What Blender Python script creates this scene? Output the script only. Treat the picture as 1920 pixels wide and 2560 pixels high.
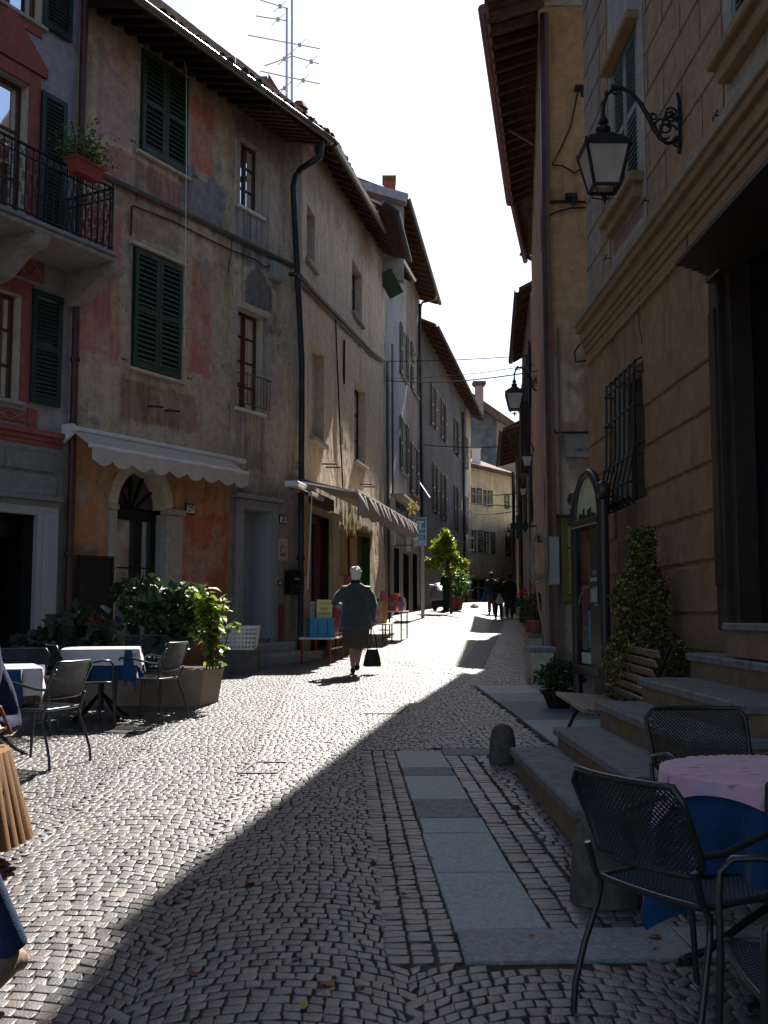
import bpy, math, random
import numpy as np
from mathutils import Vector, Matrix
random.seed(7); rng = np.random.default_rng(7)
R = math.radians
sc = bpy.context.scene
C = sc.collection
for o in list(bpy.data.objects): bpy.data.objects.remove(o)

# ------------------------------------------------------------------ camera, sky, sun, exposure
FPX, EYE = 2600.0, 1.42
PITCH = math.atan(240/2600)
cam = bpy.data.cameras.new('camera'); camo = bpy.data.objects.new('camera', cam); C.objects.link(camo)
cam.sensor_fit = 'VERTICAL'; cam.sensor_height = 36; cam.sensor_width = 27; cam.lens = 36*FPX/2560
cam.clip_start = .05; cam.clip_end = 2000
camo.location = (0, 0, EYE); camo.rotation_euler = (math.pi/2+PITCH, 0, 0)
sc.camera = camo
SUN_AZ, SUN_EL = 13.2, 43.0
w = bpy.data.worlds.new('World'); sc.world = w; w.use_nodes = True
nt = w.node_tree; nt.nodes.clear()
sky = nt.nodes.new('ShaderNodeTexSky'); sky.sky_type = 'NISHITA'; sky.sun_disc = False
sky.sun_elevation = R(SUN_EL); sky.sun_rotation = R(SUN_AZ); sky.altitude = 300
sky.air_density = 1.0; sky.dust_density = 1.6; sky.ozone_density = 1.0
bg = nt.nodes.new('ShaderNodeBackground'); bg.inputs[1].default_value = 0.064
wo = nt.nodes.new('ShaderNodeOutputWorld')
nt.links.new(sky.outputs[0], bg.inputs[0]); nt.links.new(bg.outputs[0], wo.inputs[0])
sun = bpy.data.lights.new('sun', 'SUN'); sun.energy = 5.0; sun.angle = R(.5); sun.color = (1, .955, .88)
suno = bpy.data.objects.new('sun', sun); C.objects.link(suno)
sdir = Vector((math.sin(R(SUN_AZ))*math.cos(R(SUN_EL)), math.cos(R(SUN_AZ))*math.cos(R(SUN_EL)), math.sin(R(SUN_EL))))
suno.rotation_euler = (-sdir).to_track_quat('-Z', 'Y').to_euler(); suno.location = (0, 0, 30)
vs = sc.view_settings; vs.view_transform = 'Standard'; vs.look = 'None'; vs.exposure = 1.38; vs.gamma = 1; vs.use_curve_mapping = False
sc.cycles.max_bounces = 6; sc.cycles.diffuse_bounces = 4; sc.cycles.glossy_bounces = 3
sc.cycles.transparent_max_bounces = 12; sc.cycles.use_denoising = True; sc.cycles.sample_clamp_indirect = 6

# ------------------------------------------------------------------ geometry helpers
def ray(px, py):
    x, y = (px-960)/FPX, -(py-1280)/FPX
    c, s = math.cos(PITCH), math.sin(PITCH)
    return Vector((x, c-y*s, s+y*c))
def sm(t): t = min(1, max(0, t)); return t*t*(3-2*t)
def gz(x, y):
    z = .0235*y
    wx = -1.67+.185*(y-20.3)
    return z+.32*sm((y-24)/12)*sm(1-(x-wx-.2)/2.6)
def P(x, y, h=0): return Vector((x, y, gz(x, y)+h))
def G(px, py, h=0):
    r = ray(px, py); a, b = .5, 200.
    f = lambda t: EYE+t*r.z-gz(t*r.x, t*r.y)-h
    if f(b) > 0: return Vector((0, 0, EYE))+r*b
    for _ in range(50):
        m = (a+b)/2
        if f(m) > 0: a = m
        else: b = m
    return Vector((0, 0, EYE))+r*a
def W(px, py, D):
    r = ray(px, py); return Vector((0, 0, EYE))+r*(D/r.y)

class Fr:
    """a facade plane: u along the wall, v up, w out towards the street"""
    def __init__(s, O, d, side):
        h = math.hypot(d.x, d.y); s.U = Vector((d.x/h, d.y/h, d.z/h)); s.O = Vector(O)
        s.N = Vector((s.U.y, -s.U.x, 0))*side; s.Z = Vector((0, 0, 1))
    def p(s, u, v, w=0): return s.O+s.U*u+s.Z*v+s.N*w
    def uv(s, px, py, w=0):
        r = ray(px, py); o = s.O+s.N*w
        t = (o-Vector((0, 0, EYE))).dot(s.N)/r.dot(s.N)
        q = Vector((0, 0, EYE))+r*t-o
        u = (q.x*s.U.x+q.y*s.U.y); return u, q.z-u*s.U.z
    def g(s, u, w=0):
        q = s.p(u, 0, w); return gz(q.x, q.y)-q.z

def wl(o):
    v = Vector((0, 0, 0))
    while o: v += Vector(o.location); o = o.parent
    return v
def props(o, label=None, cat=None, group=None, kind=None):
    if label: o['label'] = label
    if cat: o['category'] = cat
    if group: o['group'] = group
    if kind: o['kind'] = kind
    return o
def root(name, loc, label, cat, group=None):
    o = bpy.data.objects.new(name, None); o.location = loc; o.empty_display_size = .1; C.objects.link(o)
    return props(o, label, cat, group)

class MB:
    def __init__(s): s.v = []; s.f = []; s.c = None
    def add(s, vs_, fs):
        n = len(s.v); s.v += [tuple(q) for q in vs_]; s.f += [tuple(i+n for i in f) for f in fs]; return s
    def hexa(s, q):   # 8 corners: bottom 4 ccw, top 4
        return s.add(q, [(0, 3, 2, 1), (4, 5, 6, 7), (0, 1, 5, 4), (1, 2, 6, 5), (2, 3, 7, 6), (3, 0, 4, 7)])
    def box(s, x0, x1, y0, y1, z0, z1):
        return s.hexa([(x0, y0, z0), (x1, y0, z0), (x1, y1, z0), (x0, y1, z0), (x0, y0, z1), (x1, y0, z1), (x1, y1, z1), (x0, y1, z1)])
    def fb(s, f, u0, u1, v0, v1, w0, w1, bev=0):
        p = f.p
        if bev <= 0:
            return s.hexa([p(u0, v0, w0), p(u1, v0, w0), p(u1, v0, w1), p(u0, v0, w1), p(u0, v1, w0), p(u1, v1, w0), p(u1, v1, w1), p(u0, v1, w1)])
        b = bev
        q = [p(u0, v0, w0), p(u1, v0, w0), p(u1, v1, w0), p(u0, v1, w0),
             p(u0, v0, w1-b), p(u1, v0, w1-b), p(u1, v1, w1-b), p(u0, v1, w1-b),
             p(u0+b, v0+b, w1), p(u1-b, v0+b, w1), p(u1-b, v1-b, w1), p(u0+b, v1-b, w1)]
        fs = [(8, 9, 10, 11)]
        for i in range(4):
            j = (i+1) % 4; fs += [(i, j, 4+j, 4+i), (4+i, 4+j, 8+j, 8+i)]
        return s.add(q, fs)
    def bar(s, a, b, wd, ht, up=(0, 0, 1)):
        a, b, up = Vector(a), Vector(b), Vector(up); d = (b-a).normalized()
        x = d.cross(up)
        if x.length < 1e-4: x = d.cross(Vector((1, 0, 0)))
        x.normalize(); z = x.cross(d); x *= wd/2; z *= ht/2
        return s.hexa([a-x-z, b-x-z, b+x-z, a+x-z, a-x+z, b-x+z, b+x+z, a+x+z])
    def tube(s, pts, r, n=8, cap=True, closed=False):
        pts = [Vector(q) for q in pts]; m = len(pts)
        rs = r if isinstance(r, (list, tuple)) else [r]*m
        base = len(s.v); prev = None
        for i, q in enumerate(pts):
            if closed: d = pts[(i+1) % m]-pts[i-1]
            else: d = pts[min(i+1, m-1)]-pts[max(i-1, 0)]
            if d.length < 1e-9: d = Vector((0, 0, 1))
            d.normalize()
            if prev is None:
                x = d.cross(Vector((0, 0, 1)))
                if x.length < .05: x = d.cross(Vector((1, 0, 0)))
            else: x = prev-d*prev.dot(d)
            x.normalize(); prev = x; y = d.cross(x)
            for k in range(n):
                a = 2*math.pi*k/n; s.v.append(tuple(q+(x*math.cos(a)+y*math.sin(a))*rs[i]))
        for i in range(m if closed else m-1):
            for k in range(n):
                a, b = base+i*n+k, base+i*n+(k+1) % n; j = ((i+1) % m)
                s.f.append((a, b, base+j*n+(k+1) % n, base+j*n+k))
        if cap and not closed:
            s.f.append(tuple(base+k for k in range(n-1, -1, -1))); s.f.append(tuple(base+(m-1)*n+k for k in range(n)))
        return s
    def lathe(s, prof, c=(0, 0, 0), n=20, sx=1, sy=1, axis=None):
        c = Vector(c); base = len(s.v)
        if axis is None: X, Y, Z = Vector((1, 0, 0)), Vector((0, 1, 0)), Vector((0, 0, 1))
        else:
            Z = Vector(axis).normalized(); X = Z.orthogonal().normalized(); Y = Z.cross(X)
        for r, z in prof:
            for k in range(n):
                a = 2*math.pi*k/n; s.v.append(tuple(c+X*(r*sx*math.cos(a))+Y*(r*sy*math.sin(a))+Z*z))
        for i in range(len(prof)-1):
            for k in range(n):
                a, b = base+i*n+k, base+i*n+(k+1) % n; s.f.append((a, b, b+n, a+n))
        s.f.append(tuple(base+k for k in range(n-1, -1, -1))); s.f.append(tuple(base+(len(prof)-1)*n+k for k in range(n)))
        return s
    def prism(s, poly, ext):   # poly: world points (planar), ext: vector
        n = len(poly); e = Vector(ext); q = [Vector(a) for a in poly]+[Vector(a)+e for a in poly]
        return s.add(q, [tuple(range(n-1, -1, -1)), tuple(range(n, 2*n))]+[(i, (i+1) % n, n+(i+1) % n, n+i) for i in range(n)])
    def build(s, name, m, parent=None, smooth=False, origin=None, col=None):
        v = np.array(s.v, dtype=float)
        if origin is None:
            if parent: origin = wl(parent)
            else: origin = Vector(((v[:, 0].min()+v[:, 0].max())/2, (v[:, 1].min()+v[:, 1].max())/2, v[:, 2].min()))
        org = np.array(origin); v = v-org
        me = bpy.data.meshes.new(name); me.from_pydata(v.tolist(), [], s.f); me.materials.append(m)
        if smooth:
            me.polygons.foreach_set('use_smooth', [True]*len(me.polygons))
            try: me.set_sharp_from_angle(angle=R(50))
            except Exception: pass
        if col is not None: setcol(me, col)
        o = bpy.data.objects.new(name, me); C.objects.link(o)
        if parent: o.parent = parent; o.location = Vector(origin)-wl(parent)
        else: o.location = origin
        return o
def setcol(me, col):
    a = me.color_attributes.new('Col', 'FLOAT_COLOR', 'POINT'); c = np.ones((len(me.vertices), 4)); c[:, :3] = np.asarray(col)[:, :3]
    a.data.foreach_set('color', c.ravel())
def npmesh(name, v, f, m, parent=None, origin=(0, 0, 0), col=None, smooth=False):
    """v (N,3), f (M,4) or (M,3) arrays"""
    me = bpy.data.meshes.new(name); v = np.asarray(v, float)-np.array(origin); f = np.asarray(f)
    k = f.shape[1]
    me.vertices.add(len(v)); me.vertices.foreach_set('co', v.ravel())
    me.loops.add(f.size); me.loops.foreach_set('vertex_index', f.ravel().astype(np.int32))
    me.polygons.add(len(f)); me.polygons.foreach_set('loop_start', np.arange(0, f.size, k, dtype=np.int32))
    me.polygons.foreach_set('loop_total', np.full(len(f), k, dtype=np.int32))
    if smooth: me.polygons.foreach_set('use_smooth', [True]*len(f))
    me.update(calc_edges=True); me.validate(); me.materials.append(m)
    if col is not None: setcol(me, col)
    o = bpy.data.objects.new(name, me); C.objects.link(o)
    if parent: o.parent = parent; o.location = Vector(origin)-wl(parent)
    else: o.location = origin
    return o
def dup(o, loc=None, rot=None, parent=None, label=None):
    c = o.copy(); C.objects.link(c)
    if parent: c.parent = parent
    if loc is not None: c.location = loc
    if rot is not None: c.rotation_euler = (0, 0, rot)
    if label: c['label'] = label
    for ch in list(o.children): dup(ch, parent=c)
    return c

# value noise on arrays
def _h(i, j, s):
    n = (i.astype(np.int64)*374761393+j.astype(np.int64)*668265263+s*974634777) & 0xffffffff
    n = ((n ^ (n >> 13))*1274126177) & 0xffffffff
    return ((n ^ (n >> 16)) & 0xffff)/65535.
def vn(x, y, s=0):
    i, j = np.floor(x), np.floor(y); fx, fy = x-i, y-j; fx = fx*fx*(3-2*fx); fy = fy*fy*(3-2*fy)
    a, b, c_, d = _h(i, j, s), _h(i+1, j, s), _h(i, j+1, s), _h(i+1, j+1, s)
    return (a*(1-fx)+b*fx)*(1-fy)+(c_*(1-fx)+d*fx)*fy
def fbm(x, y, s=0, o=4):
    t, a, n = 0, .5, 0
    for k in range(o): t = t+a*vn(x*2**k, y*2**k, s+k*17); n += a; a *= .5
    return t/n
def ss(a, b, x): t = np.clip((x-a)/(b-a), 0, 1); return t*t*(3-2*t)
def rectm(u, v, a, b, c, d, soft=.02, am=.04, s=0, sc_=3.):
    n = (fbm(u*sc_, v*sc_, s+5)-.5)*2*am; n2 = (fbm(u*sc_+9, v*sc_+3, s+8)-.5)*2*am
    return ss(a-soft, a+soft, u+n)*(1-ss(b-soft, b+soft, u+n))*ss(c-soft, c+soft, v+n2)*(1-ss(d-soft, d+soft, v+n2))
def mixc(c, col, m): return c*(1-m[:, None])+np.array(col)*m[:, None]

# ------------------------------------------------------------------ materials
def mat(name, col=(.5, .5, .5), rough=.8, metal=0, spec=.3, var=.25, scale=6, bump=.25, bscale=60, bdist=.01, attr=False,
        streak=0, tint=None, trans=0, sheen=0, coat=0):
    m = bpy.data.materials.new(name); m.use_nodes = True; n = m.node_tree.nodes; L = m.node_tree.links
    b = n['Principled BSDF']; b.inputs['Roughness'].default_value = rough; b.inputs['Metallic'].default_value = metal
    b.inputs['Specular IOR Level'].default_value = spec
    if coat: b.inputs['Coat Weight'].default_value = coat
    if sheen: b.inputs['Sheen Weight'].default_value = sheen
    tc = n.new('ShaderNodeTexCoord')
    if attr:
        a = n.new('ShaderNodeAttribute'); a.attribute_name = 'Col'; src = a.outputs['Color']
    else:
        a = n.new('ShaderNodeRGB'); a.outputs[0].default_value = (*col, 1); src = a.outputs[0]
    if var > 0:
        nz = n.new('ShaderNodeTexNoise'); nz.inputs['Scale'].default_value = scale; nz.inputs['Detail'].default_value = 6; nz.inputs['Roughness'].default_value = .62
        L.new(tc.outputs['Object'], nz.inputs['Vector'])
        mr = n.new('ShaderNodeMapRange'); mr.inputs[1].default_value = .3; mr.inputs[2].default_value = .7
        mr.inputs[3].default_value = 1-var; mr.inputs[4].default_value = 1+var
        L.new(nz.outputs[0], mr.inputs[0])
        mx = n.new('ShaderNodeMix'); mx.data_type = 'RGBA'; mx.blend_type = 'MULTIPLY'; mx.inputs[0].default_value = 1
        L.new(src, mx.inputs[6]); L.new(mr.outputs[0], mx.inputs[7]); src = mx.outputs[2]
        if tint:
            nz2 = n.new('ShaderNodeTexNoise'); nz2.inputs['Scale'].default_value = scale*.37; nz2.inputs['Detail'].default_value = 5
            L.new(tc.outputs['Object'], nz2.inputs['Vector'])
            m2 = n.new('ShaderNodeMapRange'); m2.inputs[1].default_value = .48; m2.inputs[2].default_value = .66
            L.new(nz2.outputs[0], m2.inputs[0])
            mt = n.new('ShaderNodeMix'); mt.data_type = 'RGBA'; L.new(m2.outputs[0], mt.inputs[0]); L.new(src, mt.inputs[6])
            mt.inputs[7].default_value = (*tint, 1); src = mt.outputs[2]
    L.new(src, b.inputs['Base Color'])
    if bump > 0:
        nb = n.new('ShaderNodeTexNoise'); nb.inputs['Scale'].default_value = bscale; nb.inputs['Detail'].default_value = 5
        L.new(tc.outputs['Object'], nb.inputs['Vector'])
        bp = n.new('ShaderNodeBump'); bp.inputs['Strength'].default_value = bump; bp.inputs['Distance'].default_value = bdist
        L.new(nb.outputs[0], bp.inputs['Height']); L.new(bp.outputs[0], b.inputs['Normal'])
    if trans > 0:
        out = n['Material Output']; tr = n.new('ShaderNodeBsdfTranslucent'); L.new(src, tr.inputs[0])
        ms = n.new('ShaderNodeMixShader'); ms.inputs[0].default_value = trans
        L.new(b.outputs[0], ms.inputs[1]); L.new(tr.outputs[0], ms.inputs[2]); L.new(ms.outputs[0], out.inputs[0])
    return m
def glassmat(name, tint=(.9, .95, .95), refl=.12, ior=1.5):
    m = bpy.data.materials.new(name); m.use_nodes = True; n = m.node_tree.nodes; L = m.node_tree.links
    n.remove(n['Principled BSDF']); out = n['Material Output']
    t = n.new('ShaderNodeBsdfTransparent'); t.inputs[0].default_value = (*tint, 1)
    g = n.new('ShaderNodeBsdfGlossy'); g.inputs['Roughness'].default_value = .03; g.inputs[0].default_value = (.9, .95, 1, 1)
    fr = n.new('ShaderNodeFresnel'); fr.inputs[0].default_value = ior
    ad = n.new('ShaderNodeMath'); ad.operation = 'ADD'; ad.inputs[1].default_value = refl; L.new(fr.outputs[0], ad.inputs[0])
    ms = n.new('ShaderNodeMixShader'); L.new(ad.outputs[0], ms.inputs[0]); L.new(t.outputs[0], ms.inputs[1]); L.new(g.outputs[0], ms.inputs[2])
    L.new(ms.outputs[0], out.inputs[0]); return m
M = {}
M['plaster'] = mat('plaster', attr=True, rough=.92, var=.2, scale=7, bump=.5, bscale=26, bdist=.02, spec=.15)
M['stone'] = mat('stone', (.32, .31, .29), rough=.85, var=.2, scale=14, bump=.3, bscale=90, spec=.2)
M['granite'] = mat('granite', (.24, .275, .268), rough=.62, var=.4, scale=55, bump=.35, bscale=120, spec=.35, tint=(.19, .215, .21))
M['cobble'] = mat('cobble', attr=True, rough=.4, var=.3, scale=22, bump=.5, bscale=110, bdist=.006, spec=.62)
M['joint'] = mat('joint', (.06, .048, .036), rough=.95, var=.5, scale=9, bump=.4, spec=.1, tint=(.1, .085, .06))
M['tile'] = mat('roof_tile', (.19, .1, .065), rough=.88, var=.45, scale=9, bump=.4, spec=.15, tint=(.09, .075, .06))
M['rafter'] = mat('rafter', (.1, .055, .04), rough=.85, var=.4, scale=7, bump=.4, bscale=30, spec=.15)
M['soffit'] = mat('soffit', (.08, .05, .038), rough=.9, var=.45, scale=6, bump=.4, bscale=25, spec=.1)
M['wood_dk'] = mat('dark_wood', (.022, .014, .011), rough=.6, var=.4, scale=5, bump=.3, bscale=30)
M['frame_br'] = mat('brown_frame', (.09, .03, .02), rough=.5, var=.2, bump=.1)
M['green'] = mat('green_paint', (.024, .056, .036), rough=.55, var=.3, scale=12, bump=.2, tint=(.034, .064, .046))
M['green_dk'] = mat('dark_green_paint', (.006, .032, .026), rough=.5, var=.2, bump=.15)
M['green_gr'] = mat('grey_green_paint', (.13, .17, .155), rough=.6, var=.2, bump=.15)
M['iron'] = mat('iron', (.012, .013, .014), rough=.5, metal=.3, var=.3, bump=.2, spec=.5)
M['pipe_dk'] = mat('dark_pipe', (.022, .026, .032), rough=.5, metal=.2, var=.4, scale=4, bump=.15, tint=(.045, .05, .05))
M['pipe_br'] = mat('brown_pipe', (.075, .035, .035), rough=.45, metal=.2, var=.25, bump=.1)
M['gutter'] = mat('gutter', (.16, .17, .16), rough=.35, metal=.55, var=.3, scale=3, bump=.1)
M['white'] = mat('white_paint', (.68, .67, .65), rough=.6, var=.1, bump=.1)
M['cream'] = mat('cream', (.5, .43, .33), rough=.85, var=.2, bump=.3, bscale=30)
M['curtain'] = mat('curtain', (.5, .52, .5), rough=.9, var=.15, scale=20, bump=.2, trans=.3)
M['black'] = mat('black', (.006, .006, .007), rough=.5, var=.2, bump=.1)
M['dark'] = mat('dark_interior', (.01, .01, .01), rough=.9, var=0, bump=0)  # near-black colour stands in for the darkness of unlit interiors
M['cable'] = mat('cable', (.012, .011, .01), rough=.7, var=0, bump=0)
M['cable_gr'] = mat('grey_cable', (.1, .11, .1), rough=.7, var=.2, bump=.1)
M['glass'] = glassmat('glass'); M['glass_lo'] = glassmat('case_glass', refl=.0, ior=1.03)
M['redpaint'] = mat('red_paint', (.27, .08, .062), rough=.85, var=.2, scale=8, bump=.2, bscale=40)
M['awning'] = mat('awning_cloth', (.52, .46, .42), rough=.9, var=.08, bump=.15, bscale=200, trans=.12)
M['alu'] = mat('aluminium', (.6, .6, .62), rough=.35, metal=.7, var=.1, bump=.05)
M['terra'] = mat('terracotta', (.27, .09, .05), rough=.85, var=.25, scale=10, bump=.2)
M['grey'] = mat('grey_plastic', (.26, .28, .28), rough=.6, var=.15, bump=.1)
M['red'] = mat('red_metal', (.35, .02, .015), rough=.5, var=.2, bump=.1)
M['soil'] = mat('soil', (.03, .02, .013), rough=.95, var=.5, scale=20, bump=.6)

# ------------------------------------------------------------------ facade frames
A0 = G(746, 1641)
FL = Fr(A0, ray(2330, 1488), 1)            # left houses, receding to the right
FS = Fr(A0, ray(1303, 1464), 1)            # shop house further up the street
B0 = FS.p(FS.uv(962, 1500)[0], 0, 0); B0.z = gz(B0.x, B0.y)
FB = Fr(B0, ray(1330, 1520), 1)            # pale houses with the shop sign
D0 = FB.p(FB.uv(1050, 1500)[0], 0, 0); D0.z = gz(D0.x, D0.y)
FD = Fr(D0, ray(1445, 1520), 1)            # long dark house
R0 = Vector((2.75, 8.3, gz(2.75, 8.3)))
FR = Fr(R0, ray(915, 1535), -1)            # painted house with the steps
S0 = P(2.49, 16.0)
FX = Fr(S0, Vector((1, 0, 0)), 1)          # rough side wall across the alley (faces the camera)
FA = Fr(S0, Vector((.131, 1, .0)), -1)     # its street front
T0 = P(4.05, 28.0); FT = Fr(T0, Vector((.1, 1, 0)), -1)
Y0 = P(5.15, 38.0); FY = Fr(Y0, Vector((.094, 1, 0)), -1)
E0 = W(1165, 1500, 68); E0.z = gz(E0.x, E0.y); FE = Fr(E0, Vector((.74, 1, 0)), 1)

# ------------------------------------------------------------------ builders shared by the houses
def wall(f, parent, u0, u1, v0, v1, holes, step, colfn, name='wall', disp=None, m='plaster', dmat=.3, w=0, cap=None):
    def lin(a, b, cuts):
        g = list(np.linspace(a, b, max(2, int((b-a)/step)+1)))
        for c in cuts:
            if a < c < b:
                g = [x for x in g if abs(x-c) > step*.35 or x in (a, b)]; g.append(c)
        return np.array(sorted(set(g)))
    us = lin(u0, u1, [h[0] for h in holes]+[h[1] for h in holes]); vs_ = lin(v0, v1, [h[2] for h in holes]+[h[3] for h in holes])
    UU, VV = np.meshgrid(us, vs_); u, v = UU.ravel(), VV.ravel()
    if cap: v = np.minimum(v, cap[0]+cap[1]*u)
    d = disp(u, v) if disp else np.zeros_like(u)
    for h in holes:
        dd = np.maximum(np.maximum(h[0]-u, u-h[1]), np.maximum(h[2]-v, v-h[3])); d = d*ss(0, .15, np.clip(dd, 0, 1))
    O, U, N = np.array(f.O), np.array(f.U), np.array(f.N)
    pts = O+u[:, None]*U+v[:, None]*np.array([0, 0, 1])+(d+w)[:, None]*N
    nu, nv = len(us), len(vs_); i, j = np.meshgrid(np.arange(nu-1), np.arange(nv-1)); i, j = i.ravel(), j.ravel()
    cu, cv = (us[i]+us[i+1])/2, (vs_[j]+vs_[j+1])/2; keep = np.ones(len(i), bool)
    for h in holes: keep &= ~((cu > h[0]) & (cu < h[1]) & (cv > h[2]) & (cv < h[3]))
    i, j = i[keep], j[keep]; a = j*nu+i
    fc = np.stack([a, a+1, a+nu+1, a+nu], 1)
    if f.N.dot(f.U.cross(Vector((0, 0, 1)))) < 0: fc = fc[:, ::-1]
    return npmesh(name, pts, fc, M[m], parent, origin=tuple(wl(parent)) if parent else (0, 0, 0), col=colfn(u, v), smooth=True)
def body(f, parent, u0, u1, v0, v1, depth, m, t=.05):
    """solid mass behind a facade skin"""
    mb = MB(); mb.fb(f, u0, u1, v0, v1, -depth, -1.4); mb.fb(f, u0, u0+.2, v0, v1, -1.398, -t); mb.fb(f, u1-.2, u1, v0, v1, -1.398, -t)
    mb.fb(f, u0+.201, u1-.201, v1-.2, v1, -1.398, -t); return mb.build('building_mass', m, parent)
def reveal(f, parent, h, depth, m, name='reveal'):
    u0, u1, v0, v1 = h; mb = MB(); t = .05
    mb.fb(f, u0-t, u0, v0-t, v1+t, -depth, -.004); mb.fb(f, u1, u1+t, v0-t, v1+t, -depth, -.004)
    mb.fb(f, u0, u1, v1, v1+t, -depth, -.004); mb.fb(f, u0, u1, v0-t, v0, -depth, -.004)
    mb.fb(f, u0-t, u1+t, v0-t, v1+t, -depth-.04, -depth)
    return mb.build(name, m, parent)
def window(f, parent, h, depth=.2, fm='frame_br', nx=2, ny=3, t=.055, curtain=True, label=None, rm=None, sill=None, sd=.06, mull=.07):
    reveal(f, parent, h, depth+.12, rm or M['cream'])
    u0, u1, v0, v1 = h; mb = MB(); z = -depth
    mb.fb(f, u0, u0+t, v0, v1, z, z+.05); mb.fb(f, u1-t, u1, v0, v1, z, z+.05)
    mb.fb(f, u0+t, u1-t, v1-t, v1, z, z+.05); mb.fb(f, u0+t, u1-t, v0, v0+t, z, z+.05)
    for k in range(1, nx):
        c = u0+(u1-u0)*k/nx; mb.fb(f, c-mull/2, c+mull/2, v0+t, v1-t, z, z+.055)
    for k in range(1, ny):
        c = v0+(v1-v0)*k/ny; mb.fb(f, u0+t, u1-t, c-.02, c+.02, z+.005, z+.04)
    wn = mb.build('window', M[fm], parent)
    if label: wn['label'] = label
    pb = MB()
    for i in range(nx):
        for j in range(ny):
            a, b = u0+(u1-u0)*i/nx+.03, u0+(u1-u0)*(i+1)/nx-.03; c, d = v0+(v1-v0)*j/ny+.015, v0+(v1-v0)*(j+1)/ny-.015
            q = MB(); q.fb(f, a, b, c, d, z+.018, z+.024); q.build('pane', M['glass'], wn)
    if curtain:
        cb = MB(); n = 30
        for s_ in range(nx):
            a, b = u0+(u1-u0)*s_/nx+.02, u0+(u1-u0)*(s_+1)/nx-.02; vv = []
            for k in range(n+1):
                uu = a+(b-a)*k/n; ww = z-.05+.018*math.sin(k*1.35)+.01*math.sin(k*3.1)
                vv += [f.p(uu, v0+.03, ww), f.p(uu, v1-.03, ww)]
            cb.add(vv, [(2*k, 2*k+2, 2*k+3, 2*k+1) for k in range(n)])
        cb.build('curtain', M['curtain'], wn)
    if sill:
        q = MB(); q.fb(f, u0-.08, u1+.08, v0-.06, v0-.003, -.05, sd, .008); q.build('sill', sill, wn)
    return wn
def shutter(f, parent, u0, u1, v0, v1, w0=.01, th=.04, fm='green', pitch=.075, t=.075, mid=.5, label=None, name='shutter', tilt=.028):
    mb = MB(); mb.fb(f, u0, u0+t, v0, v1, w0, w0+th, .004); mb.fb(f, u1-t, u1, v0, v1, w0, w0+th, .004)
    mb.fb(f, u0+t, u1-t, v1-t, v1, w0+.002, w0+th-.002); mb.fb(f, u0+t, u1-t, v0, v0+t*1.4, w0+.002, w0+th-.002)
    vm = v0+(v1-v0)*mid; mb.fb(f, u0+t, u1-t, vm-t*.6, vm+t*.6, w0+.002, w0+th-.002)
    s_ = mb.build(name, M[fm], parent, origin=f.p(u0, v0, w0))
    if label: s_['label'] = label
    first = None; v = v0+t*1.4+.03
    while v < v1-t-.02:
        if abs(v-vm) > t*.6+.015:
            if first is None:
                q = MB(); a = .5*th; wc = w0+th/2
                q.hexa([f.p(u0+t, v-.02, wc+a-.004), f.p(u1-t, v-.02, wc+a-.004), f.p(u1-t, v-.008, wc+a), f.p(u0+t, v-.008, wc+a),
                        f.p(u0+t, v+tilt, wc-a), f.p(u1-t, v+tilt, wc-a), f.p(u1-t, v+tilt+.012, wc-a+.004), f.p(u0+t, v+tilt+.012, wc-a+.004)])
                first = q.build('slat', M[fm], s_); vb = v
            else:
                c = first.copy(); C.objects.link(c); c.parent = s_; c.location = first.location+Vector((0, 0, v-vb))
        v += pitch
    # nothing is built behind the louvres here
    return s_
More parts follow.
